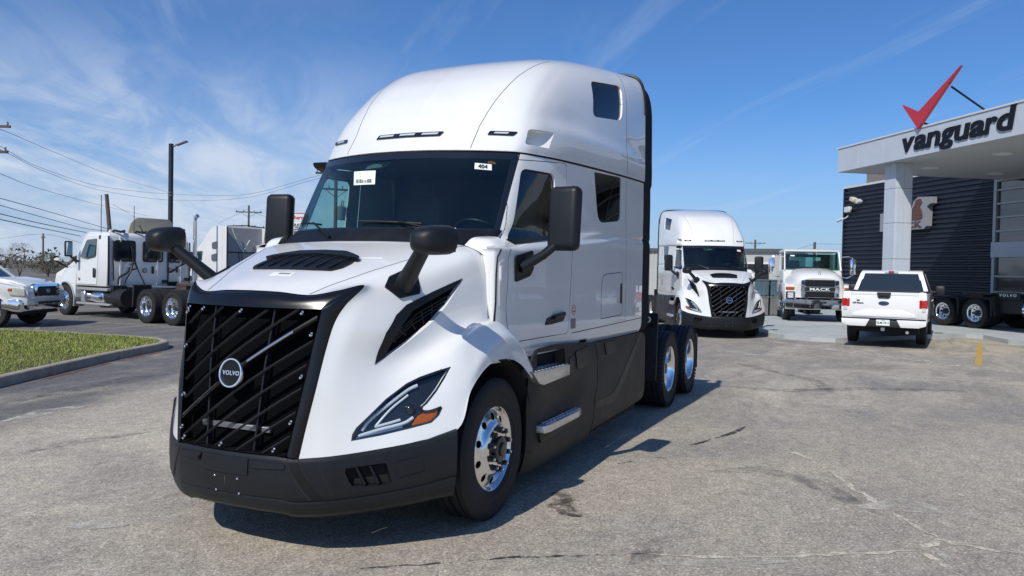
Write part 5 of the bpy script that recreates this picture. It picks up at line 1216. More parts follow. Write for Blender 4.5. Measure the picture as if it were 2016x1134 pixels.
# ---------------------------------------------------------------- grey workshop far behind
def workshop():
    a = Vector((-59.3, -14.5, 0)); b = Vector((-58.6, -1.36, 0)); e = (b-a).normalized(); n = Vector((e.y, -e.x, 0)); n = n if n.x > 0 else -n; ln = (b-a).length
    M = Matrix((e, -n, Vector((0, 0, 1)))).transposed().to_4x4(); M.translation = a
    D = thing('workshop_building', 'low pale ribbed workshop with a dark roof edge and open doorway', 'building'); D.matrix_world = M
    M_wall = mat('pale_siding', (.40, .395, .37), .6, var=.06); M_roof = mat('dark_roof_edge', (.075, .075, .08), .6); H_ = 3.55
    w = MB().b(0, ln, 0, 10, 0, H_).done('wall', M_wall, D); x = .1; me = None
    d0, d1 = 9.75, 11.6
    while x < ln-.1:
        if not (d0-.05 < x < d1+.05):
            if me is None: o = MB().b(0, .09, -.045, .0, .05, H_-.02).done('siding_rib', M_wall, w); me = o.data
            else: o = bpy.data.objects.new('siding_rib', me); COL.objects.link(o); o.parent = w
            o.location = (x, 0, 0)
        x += .30
    MB().b(-.2, ln+.2, -.22, 10.2, H_, H_+.28).done('roof', M_roof, D); MB().b(d0, d1, -.05, .01, 0, 2.62).done('doorway', M_gap, D); MB().b(d0-.15, d1+.15, -.08, 0, 2.62, 2.78).done('door_header', M_trim, D)
    MB().tube([(ln-.15, -.1, 0), (ln-.15, -.1, H_)], .07, 8).done('downpipe', mat('brown_pipe', (.13, .11, .10), .6), D, 40)
    for z in (.4, .8, 1.2, 1.6, 2.0, 2.4): MB().b(d0+.05, d1-.05, -.07, -.05, z, z+.03).done('door_slat', M_stl, D)
workshop()
# ---------------------------------------------------------------- yard clutter behind the parked trucks
def clutter():
    M_bb = mat('blue_grey_bin', (.075, .125, .155), .6, var=.2, vscale=3); M_rust = mat('rust_tan_tank', (.27, .19, .13), .7, var=.35, vscale=4); M_gd = mat('grey_crate', (.17, .18, .18), .7, var=.25, vscale=4); M_bl = mat('blue_drum', (.06, .17, .28), .5, var=.2)
    def crate(x, y, w, h, z, m, name, label):
        t = thing(name, label, 'container', (x, y, z), math.radians(20)); MB().b(-.5, .5, -w/2, w/2, 0, h, .02).done('body', m, t); MB().b(-.52, .52, -w/2-.02, w/2+.02, h, h+.06, .01).done('lid', m, t)
        for k in range(3): MB().b(.5, .53, -w/2+.06+k*w/3, -w/2+.12+k*w/3, .05, h-.05).done('rib', m, t)
    crate(-28.6, -.30, .62, .72, .12, M_gd, 'storage_bin', 'grey lower bin beside the left of the two stacked pairs'); crate(-29.0, .32, .58, .72, .12, M_gd, 'storage_bin', 'grey lower bin next to the blue drum')
    crate(-28.6, -.30, .62, .62, .91, M_bb, 'storage_bin', 'blue-grey bin stacked on the lower grey bin'); crate(-29.0, .32, .58, .62, .91, M_bb, 'storage_bin', 'blue-grey upper bin next to the tan tank')
    t = thing('blue_drum', 'blue drum standing on the pad under the tan tank', 'drum', (-28.9, .86, .12)); MB().lathe([(0, 0), (.27, 0), (.29, .03), (.28, .3), (.30, .32), (.28, .34), (.28, .6), (.30, .62), (.28, .64), (.29, .9), (0, .9)], 20, (0, 0, 0), 'Z').done('body', M_bl, t, 40); MB().b(-.3, .3, -.3, .3, .9, .95).done('pallet', M_gd, t)
    t = thing('tan_tank', 'rusty tan tank resting on the blue drum', 'tank', (-28.9, .90, 1.07)); MB().tube([(.45, 0, .3), (.40, 0, .3), (-.4, 0, .3), (-.45, 0, .3)], .3, 18, rs=[.2, .3, .3, .2]).done('body', M_rust, t, 40); MB().lathe([(.09, 0), (.09, .1), (0, .1)], 12, (0, 0, .58), 'Z').done('cap', M_stl, t, 40); MB().b(-.3, .3, -.2, .2, 0, .06).done('cradle', M_stl, t)
clutter()
# ---------------------------------------------------------------- poles, wires, sign, far shrubs
M_wood = mat('pole_wood', (.105, .085, .066), .9, var=.3, vscale=7, bump=.4, bscale=30); M_wire = mat('power_line', (.12, .125, .14), .6); M_insl = mat('insulator', (.16, .17, .18), .4); M_bronze = mat('dark_bronze', (.022, .024, .028), .45)
def upole(name, label, base, h, arms=(), r=.13, ang=0.0, lean=(0, 0), extra=None):
    t = thing(name, label, 'pole', base, ang); MB().tube([(0, 0, 0), (lean[0], lean[1], h)], r, 10, rs=[r, r*.72]).done('post', M_wood, t, 40)
    for z, ln in arms:
        a = MB().b(-.05, .05, -ln/2, ln/2, z, z+.11).done('crossarm', M_wood, t)
        for y in (-ln*.46, -ln*.2, ln*.2, ln*.46): MB().lathe([(.02, 0), (.05, .05), (.03, .10), (.05, .14), (0, .18)], 8, (0, y, z+.11), 'Z').done('insulator', M_insl, a, 40)
        MB().tube([(.06, -ln*.3, z), (.08, 0, z-.45)], .02, 6).tube([(.06, ln*.3, z), (.08, 0, z-.45)], .02, 6).done('brace', M_wood, a)
    return t
upole('utility_pole', 'wooden T-topped utility pole beyond the white sleeper trucks', (-57.07, -54.17, 0), 7.9, ((7.15, 2.6), (5.6, 3.2)), ang=math.radians(35))
t_ = upole('utility_pole', 'utility pole with insulators and transformers seen through the truck windshield', (-32.84, -25.0, 0), 7.75, ((7.2, 2.4), (6.3, 2.0)), ang=math.radians(50))
for dx, dy in ((.28, .25), (-.1, .45)):
    tr = MB().lathe([(0, 0), (.2, 0), (.21, .05), (.21, .75), (.15, .82), (0, .84)], 16, (dx, dy, 4.55), 'Z').done('transformer', M_insl, t_, 40); MB().tube([(dx, dy, 5.3), (dx+.05, dy+.05, 5.7)], .035, 6).done('bushing', M_insl, tr)
upole('utility_pole', 'thin utility pole standing left of the bare shrubs gap', (-75.04, -111.97, 0), 6.0, ((5.3, .9),), r=.16)
upole('cut_pole', 'leaning cut wooden pole rising behind the day cab roof', (-36.0, -47.6, 0), 6.85, (), r=.19, lean=(.35, -.45))
upole('utility_pole', 'utility pole at the yard edge carrying the power lines on two crossarms', (-17.2, -33.0, 0), 8.4, ((7.75, 2.9), (6.6, 2.7)), ang=math.radians(25))
upole('utility_pole', 'distant T-shaped utility pole above the workshop roof', (-120.04, -11.21, 0), 7.2, ((6.6, 3.0), (5.0, 2.4)), r=.2, ang=math.radians(10))
upole('utility_pole', 'bare pole top showing above the white vocational truck cab', (-91.6, -1.23, 0), 5.7, (), r=.2)
def wire(pts, r, label):
    o = MB().tube([tuple(p) for p in catmull(pts, 10*len(pts))], r, 5, cap=False).done('power_line', M_wire, None, 60); tag(o, label, 'power line', 'power lines over the yard')
WL = 'thin power line sagging between poles behind the yard'
WIRE_LIST = [([(-16.97, -31.09, 7.5), (-17.8, -31.68, 7.51), (-28.89, -43.72, 8.63), (-44.29, -58.35, 9.62), (-64.79, -73.83, 10.38)], 0.0120),
 ([(-16.96, -31.07, 6.76), (-17.68, -31.91, 6.82), (-28.35, -44.89, 7.78), (-40.41, -54.69, 8.1), (-50.14, -57.47, 8.47), (-49.14, -47.41, 8.11), (-32.44, -25.86, 7.18)], 0.0120),
 ([(-16.96, -31.06, 6.58), (-17.72, -31.82, 6.64), (-28.48, -44.58, 7.52), (-40.41, -54.68, 7.76), (-50.13, -57.45, 7.88), (-49.13, -47.4, 7.79), (-32.46, -25.8, 7.03)], 0.0120),
 ([(-16.86, -31.24, 5.64), (-31.66, -49.69, 6.87), (-50.65, -68.54, 7.72), (-74.43, -88.91, 8.43)], 0.0150),
 ([(-16.24, -30.09, 4.43), (-23.2, -36.58, 4.41), (-35.74, -47.74, 4.2)], 0.0168),
 ([(-16.24, -30.08, 4.13), (-23.2, -36.57, 4.02), (-30.88, -43.91, 3.99), (-35.82, -47.57, 4.06)], 0.0168),
 ([(-16.24, -30.07, 3.76), (-21.64, -35.14, 3.7), (-30.87, -43.9, 3.72)], 0.0210),
 ([(-16.23, -30.06, 3.52), (-21.53, -35.37, 3.51), (-30.73, -44.21, 3.47)], 0.0210),
 ([(-91.62, -148.43, 5.86), (-75.03, -111.96, 5.88), (-77.42, -106.54, 4.66)], 0.0240),
 ([(-91.59, -1.23, 5.5), (-100.87, -4.95, 4.8)], 0.0180),
 ([(-91.59, -1.23, 5.5), (-115.0, 2.08, 6.35)], 0.0180),
 ([(-57.07, -54.16, 7.61), (-67.15, -68.33, 6.76)], 0.0150),
 ([(-57.06, -54.15, 7.35), (-66.48, -57.54, 6.65)], 0.0150),
 ([(-35.85, -47.62, 6.11), (-48.76, -60.41, 6.05), (-56.37, -67.89, 6.08)], 0.0120)]
for w_, r_ in WIRE_LIST: wire(w_, r_, WL)
def light_pole():
    t = thing('light_pole', 'tall dark square lot light pole with one angled lamp head', 'light pole', (-24.45, -29.1, 0)); MB().b(-.085, .085, -.085, .085, 0, 7.95).done('post', M_bronze, t); MB().b(-.2, .2, -.2, .2, 0, .5, .02).done('base', M_conc, t)
    d = Vector((-.41, .91, 0)); MB().tube([(0, 0, 7.80), tuple(d*.22+Vector((0, 0, 7.84)))], .04, 8).done('arm', M_bronze, t, 40)
    R3 = Matrix((d, Vector((-d.y, d.x, 0)), Vector((0, 0, 1)))).transposed() @ Matrix.Rotation(math.radians(-22), 3, 'Y'); MB().box(tuple(d*.55+Vector((0, 0, 7.98))), (.62, .30, .07), R3, .025).done('lamp_head', M_grey, t, 40)
    MB().b(-.1, .1, -.1, .1, 5.25, 5.31).done('band', M_grey, t); MB().b(-.1, .1, -.1, .1, 5.42, 5.46).done('band', M_grey, t)
light_pole()
def tyre_sign():
    a = Vector((-82.88, -71.78, 0)); e = Vector((-0.4080, 0.9130, 0)); M = Matrix((e, Vector((-e.y, e.x, 0)), Vector((0, 0, 1)))).transposed().to_4x4(); M.translation = a
    t = thing('tall_sign', 'white sign reading Southern in red over a Tire panel, behind the side mirror', 'sign'); t.matrix_world = M
    for x in (.5, 2.67): MB().b(x-.12, x+.12, .02, .22, 0, 8.05).done('post', M_trim, t)
    p = MB().b(0, 3.17, -.1, .1, 8.11, 9.28, .02).done('sign_panel', mat('sign_white', (.72, .72, .70), .5), t); MB().b(0, 3.17, -.12, .12, 9.18, 9.28).done('sign_edge', M_redpaint, t); q = MB().b(.3, 2.87, -.1, .1, 6.90, 8.05, .02).done('sign_panel', M_label, t)
    for body, z, sz, m, par, sh, sx in (('Southern', 8.67, .78, M_redpaint, p, 0, .92), ('TIRE', 7.48, .85, M_ink, q, .3, 1.0)): lettering('sign_lettering', body, m, par, (1.59, -.115, z), (1, 0, 0), (0, 0, 1), sz, extrude=.01, bold=.02, shear=sh, sx=sx)
tyre_sign()
def shrubs():
    m = mat('bare_twigs', (.17, .14, .115), .9, var=.3); m2 = mat('olive_scrub', (.105, .10, .062), .9, var=.4, vscale=2)
    rr = random.Random(5)
    spots = [(-49.6, -83.0, 3.0, 'bare brown shrub beside the thin utility pole', 0), (-50.6, -80.6, 3.6, 'tall bare tree with a fine brown crown', 0), (-52.2, -78.2, 2.6, 'low olive scrub bush left of the day cab mirror', 1), (-53.6, -75.6, 2.3, 'low bare bush behind the day cab hood', 0), (-48.4, -86.2, 2.4, 'olive bush above the white pickup hood', 1)]
    for x, y, h, lab, kind in spots:
        t = thing('bare_tree' if kind == 0 else 'scrub_bush', lab, 'tree' if kind == 0 else 'bush', (x, y, 0)); tr = MB(); tw = MB(); V = []; F = []
        for k in range(5):
            a = rr.uniform(0, 6.28); p = [Vector((0, 0, 0)), Vector((.3*math.cos(a), .3*math.sin(a), h*.35)), Vector((rr.uniform(.4, 1.0)*math.cos(a), rr.uniform(.4, 1.0)*math.sin(a), h*rr.uniform(.6, .85)))]; tr.tube(p, .05, 5, rs=[.07, .05, .02])
        tr.done('trunk', m, t, 40)
        for k in range(2000):
            a = rr.uniform(0, 6.28); u = rr.random()**.5*1.5; z = h*rr.uniform(.12, 1.0); u *= math.sqrt(max(.05, 1-((z/h-.5)/.58)**2))*(1+.25*math.sin(3*a+x)); c = Vector((u*math.cos(a), u*math.sin(a), z)); d = Vector((rr.gauss(0, .6), rr.gauss(0, .6), rr.uniform(.1, 1))).normalized()*rr.uniform(.15, .38); s = d.cross(Vector((rr.gauss(0, 1), rr.gauss(0, 1), rr.gauss(0, 1)))).normalized()*(.009 if kind == 0 else .022)
            i = len(V); V += [c-s, c+s, c+d]; F.append((i, i+1, i+2))
        o = mk('crown', V, F, m if kind == 0 else m2, t); o['kind'] = 'stuff'
    # far tree line on the horizon
    V = []; F = []
    for k in range(2600):
        x = rr.uniform(-190, -60); y = -165+rr.gauss(0, 6)+(x+60)*.12; z = rr.random()**1.4*4.2*(.55+.45*math.sin(x*.21)+.2*math.sin(x*.77)); c = Vector((x, y, max(0, z))); d = Vector((rr.gauss(0, 1), rr.gauss(0, 1), rr.gauss(0, 1))).normalized()*rr.uniform(.5, 1.1); s = d.cross(Vector((rr.gauss(0, 1), rr.gauss(0, 1), rr.gauss(0, 1)))).normalized()*.4; i = len(V); V += [c-s, c+s, c+d]; F.append((i, i+1, i+2))
    for k in range(2600):
        y = rr.uniform(-160, 60); x = -210+rr.gauss(0, 6); z = rr.random()**1.4*3.6*(.6+.4*math.sin(y*.17)+.2*math.sin(y*.6)); c = Vector((x, y, max(0, z))); d = Vector((rr.gauss(0, 1), rr.gauss(0, 1), rr.gauss(0, 1))).normalized()*rr.uniform(.5, 1.2); s = d.cross(Vector((rr.gauss(0, 1), rr.gauss(0, 1), rr.gauss(0, 1)))).normalized()*.45; i = len(V); V += [c-s, c+s, c+d]; F.append((i, i+1, i+2))
    o = mk('far_woods', V, F, m2); o['kind'] = 'stuff'; tag(o, 'distant scrubby tree line on the horizon', 'woods')
shrubs()
# ---------------------------------------------------------------- other vehicles
def warp(o, fn):
    me = o.data; n = len(me.vertices); co = np.empty(n*3); me.vertices.foreach_get('co', co); co = fn(co.reshape(-1, 3)); me.vertices.foreach_set('co', co.ravel()); me.update(); return o
def arc(cx, cz, r, a0, a1, n=10): return [(cx+r*math.cos(math.radians(a0+(a1-a0)*k/n)), cz+r*math.sin(math.radians(a0+(a1-a0)*k/n))) for k in range(n+1)]
M_dgl = mat('vehicle_glass', (.020, .045, .048), .04, coat=1.0, spec=.7); M_dgl2 = mat('dark_vehicle_glass', (.010, .013, .017), .05, coat=1.0, spec=.6)
M_trimk = mat('satin_black_trim', (.014, .015, .016), .5); M_beige = mat('cream_gelcoat', (.50, .43, .31), .5, var=.05); M_hose = mat('rubber_hose', (.012, .013, .016), .55); M_wheelg = mat('cast_alloy', (.42, .43, .44), .35, .8)
M_greyb = mat('grey_backwall', (.30, .31, .32), .6, var=.06); M_bronzeh = mat('old_headlight', (.45, .44, .38), .15, coat=1.0, var=.2, vscale=14)
front_w = [c for c in truck.children if c.name.startswith('front_wheel')][0]; drive_w = [c for c in truck.children if c.name.startswith('drive_wheel')][0]
def add_wheels(T, steer_y, xs, drive_y=1.19, fx=0.0):
    for s in (1, -1):
        w = copy_tree(front_w, T); w.location = (fx, s*steer_y, .503); w.rotation_euler = (0, 0, 0 if s > 0 else math.pi)
        for x in xs:
            w = copy_tree(drive_w, T); w.location = (x, s*drive_y, .503); w.rotation_euler = (0, 0, 0 if s > 0 else math.pi)
def head(h): return math.atan2(h[1], h[0])
# second tractor of the same model
t2 = copy_tree(truck); t2.location = (-18.95, -.38, gz(-18.95, -.38)); t2.rotation_euler = (0, 0, math.radians(22.5)); t2['label'] = 'white sleeper tractor parked beside the concrete pad, facing the lot'; t2['category'] = 'truck'
for c in list(t2.children):
    if c.name.split('.')[0] in ('lot_number_label', 'date_label'):
        for g in list(c.children): bpy.data.objects.remove(g)
        if c.name.startswith('date'): bpy.data.objects.remove(c)
# ---- day cab tractors
def day_cab(label, loc, rz, d1, d2, fairing=False, stack=False, hoses=True, paint=None, hubs=None, vplate=False):
    T = thing('day_cab_truck', label, 'truck', loc, rz); Pn = paint or M_white2
    # cab
    cb = MB().prism([(-2.48,1.0),(-2.48,2.62),(-2.40,2.72),(-1.25,2.76),(-1.02,2.66),(-.62,1.95),(-.60,1.0)], -1.06, 1.06, 'XZ', .05).done('cab', Pn, T, 40)
    warp(cb, lambda c: np.c_[c[:, 0], c[:, 1]*(1-.10*np.clip((c[:, 2]-1.95)/.8, 0, 1)), c[:, 2]])
    hd = MB().prism([(-.62,1.05),(-.62,1.93),(-.3,1.88),(.45,1.66),(.95,1.38),(1.12,1.1),(1.12,.75)]+arc(0, .52, .60, 10, 172, 12), -1.08, 1.08, 'XZ', .05).done('hood', Pn, T, 45)
    def hw(c):
        f = np.where(c[:, 2] > 1.35, 1-.34*np.clip((c[:, 2]-1.35)/.35, 0, 1)*np.clip((c[:, 0]+.75)/.6, 0, 1), 1)*(1-.16*np.clip((c[:, 0]-.4)/.7, 0, 1)); return np.c_[c[:, 0], c[:, 1]*f, c[:, 2]]
    warp(hd, hw)
    MB().b(.9, 1.2, -.98, .98, .35, .78, .05).done('bumper', M_trimk, T, 40); MB().b(1.02, 1.15, -.45, .45, .85, 1.35, .03).done('grille', M_trimk, T, 40)
    for s in (1, -1):
        MB().b(.86, 1.08, s*.60, s*.92, .92, 1.12, .03).done('headlight', M_bronzeh, T, 40)
        dr = MB().prism(round_poly([(-.72,1.06),(-.74,1.95),(-1.12,2.60),(-1.90,2.62),(-1.92,1.06)], .04, 2), s*1.055, s*1.075, 'XZ').done('door', Pn, T, 40); warp(dr, lambda c: np.c_[c[:, 0], c[:, 1]*(1-.10*np.clip((c[:, 2]-1.95)/.8, 0, 1))+.0, c[:, 2]])
        wn = MB().prism(round_poly([(-.92,1.92),(-1.20,2.48),(-1.80,2.52),(-1.80,1.98),(-1.30,1.90)], .06, 3), s*1.066, s*1.090, 'XZ').done('window', M_dgl, dr, 40); warp(wn, lambda c: np.c_[c[:, 0], c[:, 1]*(1-.10*np.clip((c[:, 2]-1.95)/.8, 0, 1)), c[:, 2]])
        MB().b(-1.86, -1.72, s*1.07, s*1.10, 1.28, 1.58, .02).done('handle', M_trimk, dr, 40); MB().lathe([(0, .012), (.05, .010), (.06, 0)], 16, (-.86, s*1.075, 1.22)).done('badge', M_grey, dr)
        MB().prism([(-.66,1.72),(-.42,1.80),(-.42,1.92),(-.66,1.97)], s*.78, s*1.09, 'XZ', .02).done('hood_vent', M_trimk, hd)
        mi = MB().box((-.86, s*1.42, 2.18), (.10, .24, .50), None, .04, 3).done('side_mirror', M_trimk, T, 40); MB().b(-.915, -.912, s*1.33, s*1.51, 1.98, 2.38).done('mirror_glass', M_mirr, mi); MB().tube([(-.80, s*1.08, 1.78), (-.84, s*1.25, 1.86), (-.86, s*1.40, 1.98)], .035, 8).done('mirror_arm', M_trimk, mi, 40)
        mi = MB().box((.42, s*1.22, 1.86), (.14, .22, .18), None, .05, 3).done('hood_mirror', M_trimk, T, 40); MB().tube([(.25, s*.80, 1.52), (.36, s*1.05, 1.68), (.42, s*1.20, 1.80)], .03, 8).done('mirror_arm', M_trimk, mi, 40); MB().b(.345, .349, s*1.14, s*1.30, 1.80, 1.92).done('mirror_glass', M_mirr, mi)
        # fenders, steps, tank
        MB().lathe([(.60, .78), (.60, 1.10), (.57, 1.12)], 20, (0, 0, .52), 'Y', a0=math.radians(60), a1=math.radians(200)).done('fender', M_greyb if s > 0 else M_greyb, T, 40).scale = (1, s, 1)
        MB().b(-2.6, -.72, s*.95, s*1.10, .86, .95, .015).done('step', M_greyb, T, 40); MB().b(-2.75, -.70, s*.98, s*1.10, .40, .47, .015).done('step', M_greyb, T, 40)
        MB().b(-1.15, -.90, s*.80, s*1.05, .48, .84, .02).done('battery_box', M_silver, T, 40)
        MB().tube([(-1.28, s*.85, .66), (-1.32, s*.85, .66), (-2.20, s*.85, .66), (-2.24, s*.85, .66)], .22, 20, rs=[.18, .22, .22, .18]).done('fuel_tank', M_chr, T, 50); MB().tube([(-2.32, s*.75, .66), (-3.25, s*.75, .66)], .28, 18).done('exhaust_canister', M_trimk, T, 40)
        MB().prism([(d1+.78, .45), (d1+.72, .45), (d1+.66, 1.10), (d1+.74, 1.12)], s*.62, s*1.18, 'XZ').done('mud_flap', M_rub, T); MB().b(d2-.82, d2-.79, s*.62, s*1.18, .30, .92, .01).done('mud_flap', M_rub, T)
        if vplate:
            for dd in (d1, d2): MB().prism([(dd+.70, .95), (dd+.62, 1.0), (dd+.22, 1.06), (dd+.22, 1.02), (dd+.58, .96), (dd+.62, .42), (dd+.68, .42)], s*.60, s*1.20, 'XZ').done('quarter_fender', M_blk3, T)
            pl = MB().b(d1+1.55, d1+.72, s*1.02, s*1.06, 1.0, 1.24, .01).done('name_plate', M_trimk, T); lettering('plate_lettering', 'VOLVO', M_label, pl, (d1+1.12, s*1.064, 1.15), (-s, 0, 0), (0, 0, 1), .13, extrude=.003, bold=.003, spacing=1.5, sx=1.1)
            MB().tube([(d1+1.68, s*.86, .68), (d1+1.72, s*.86, .68), (d1+3.2, s*.86, .68), (d1+3.24, s*.86, .68)], .30, 24, rs=[.26, .30, .30, .26]).done('fuel_tank', M_chr, T, 50)
            MB().b(d1+1.6, d1+.7, s*.55, s*1.0, .55, 1.0, .02).done('air_tank_box', M_trimk, T)
    # windshield
    ws = MB().prism([(-.60,1.97),(-1.0,2.64),(-1.02,2.64),(-.62,1.97)], -.90, .90, 'XZ').done('windshield', M_dgl, T)
    # rear wall details
    for y0, y1 in ((.12, .82), (-.82, -.12)):
        f = MB().prism(round_poly([(y0, 1.80), (y0, 2.48), (y1, 2.48), (y1, 1.80)], .10, 4), -2.515, -2.478, 'YZ').done('rear_window', M_trimk, T, 40); MB().prism(round_poly([(y0+.05, 1.85), (y0+.05, 2.43), (y1-.05, 2.43), (y1-.05, 1.85)], .08, 4), -2.522, -2.514, 'YZ').done('pane', M_dgl2, f)
    for y in (1.0, .62, -.62, -1.0): MB().b(-2.52, -2.48, y-.02, y+.02, 1.05, 2.6).done('seam_trim', Pn if abs(y) < .9 else M_trimk, T)
    MB().b(-2.53, -2.48, -.95, -.80, 1.10, 1.22).done('rear_latch', M_trimk, T); MB().lathe([(.055, -2.53), (.075, -2.53), (.075, -2.50)], 20, (0, -.18, 1.52), 'X').done('grommet', M_trimk, T); MB().b(-2.53, -2.49, -.50, -.42, 1.42, 1.66, .01).done('latch_plate', M_trimk, T)
    for y in (.62, -.10): 
        g = MB().tube([(-2.30, y+.18, 2.66), (-2.42, y+.16, 2.78), (-2.52, y, 2.74), (-2.42, y-.16, 2.78), (-2.30, y-.18, 2.66)], .04, 8).done('roof_bracket', M_trimk, T, 40)
    MB().tube([(-1.95, .95, 2.6), (-1.95, .95, 3.9)], .012, 5, cap=False).done('antenna', M_trimk, T); MB().b(-2.0, -1.9, .93, .99, 2.5, 2.62).done('antenna_mount', M_trimk, T)
    MB().lathe([(0, .10), (.06, .06), (.08, 0)], 12, (-1.5, .4, 2.76), 'Z').done('roof_beacon', M_bronzeh, T, 40)
    if hoses:
        def hose(pts, r=.022): MB().tube([tuple(p) for p in catmull(pts, 8*len(pts))], r, 6).done('air_hose', M_hose, T, 60)
        hose([(-2.56,.30,2.30),(-2.62,.28,1.9),(-2.66,.34,1.55),(-2.60,.50,1.2),(-2.62,.56,.98)]); hose([(-2.58,.26,2.2),(-2.64,.18,1.7),(-2.70,.06,1.35),(-2.66,-.10,1.08)]); hose([(-2.58,.36,1.62),(-2.62,.46,1.45),(-2.60,.70,1.30),(-2.60,.74,1.08)], .030); hose([(-2.58,.34,1.72),(-2.66,.24,1.75),(-2.70,.20,1.60),(-2.62,.30,1.55)], .030); hose([(-2.56,.88,2.45),(-2.58,.90,1.9),(-2.58,.88,1.2)], .025)
    if fairing:
        fr = MB().prism(round_poly([(-.93,2.62),(-.86,3.30),(-.66,3.50),(.66,3.50),(.86,3.30),(.93,2.62)], .08, 3), -1.35, -1.28, 'YZ', .01).done('roof_fairing', M_beige, T, 40); warp(fr, lambda c: np.c_[c[:, 0]-.35*(c[:, 2]-2.62), c[:, 1], c[:, 2]])
        for y in (.6, -.6): MB().tube([(-1.7, y, 3.2), (-2.1, y, 2.75)], .03, 6).done('fairing_stay', M_trimk, fr)
    if stack:
        MB().tube([(-2.70,-1.10,.9),(-2.70,-1.10,3.45),(-2.72,-1.10,3.60),(-2.84,-1.12,3.66)], .075, 16).done('exhaust_stack', M_chr, T, 50); MB().tube([(-2.70,-1.10,.95),(-2.70,-1.10,2.1)], .11, 16).done('heat_shield', M_silver, T, 50)
        for k in range(2): MB().tube([tuple(p) for p in catmull([(-2.6,.5-.2*k,1.5),(-2.8,.2-.2*k,1.42),(-2.9,-.3,1.65),(-2.8,-.75,2.0-.2*k),(-2.7,-.9,1.5)], 40)], .025, 6).done('air_hose', M_hose, T, 60)
    MB().b(-2.7, -1.1, -.95, .95, .80, 1.04).done('cab_base', M_trimk, T)
    for s in (1, -1): MB().b(d2-.75, 1.0, s*.43-.04, s*.43+.04, .74, 1.0).done('frame_rail', M_stl, T)
    for x in (-1, -3, d1+.2, d1-.67, d2-.6): MB().b(x, x-.12, -.392, .392, .76, .98).done('crossmember', M_stl, T)
    mb = MB(); dm = (d1+d2)/2; mb.prism([(dm+.5, -.30), (dm+.5, .30), (dm+.26, .48), (dm-.14, .48), (dm-.6, .42), (dm-.66, .30), (dm-.14, .08), (dm-.14, -.08), (dm-.66, -.30), (dm-.6, -.42), (dm-.14, -.48), (dm+.26, -.48)], 1.12, 1.18, 'XY'); mb.b(dm-.2, dm+.3, -.46, .46, 1.0, 1.12); mb.done('fifth_wheel', mat('greasy_plate', (.075, .045, .030), .5, var=.4, vscale=6), T, 40)
    MB().b(-3.9, -2.75, -.55, .55, 1.0, 1.04).done('deck_plate', M_silver, T)
    for x in (0, d1, d2): MB().tube([(x, -.95, .5), (x, .95, .5)], .09, 10).done('axle', M_stl, T, 40)
    add_wheels(T, 1.07, (d1, d2), 1.17)
    return T
H1 = (-.18, -.984)
day_cab('white day cab tractor with twin rear windows parked behind the grass island', (-13.44, -20.24, 0), head(H1), -4.95, -6.28)
day_cab('white day cab tractor with cream roof fairing and chrome exhaust stack', (-17.14, -23.2, 0), head(H1), -4.95, -6.28, fairing=True, stack=True, hoses=False)
HR = (math.cos(math.radians(41)), math.sin(math.radians(41)))
# tractor whose drive axles show under the canopy
rr_ = Vector((-27.2, 7.15)); day_cab('white day cab tractor under the canopy, its drive wheels beside the white pickup', (rr_.x+HR[0]*9.4+HR[1]*-1.1*0, rr_.y+HR[1]*9.4, .12), head(HR), -8.08, -9.40, hoses=False, vplate=True, hubs=True)
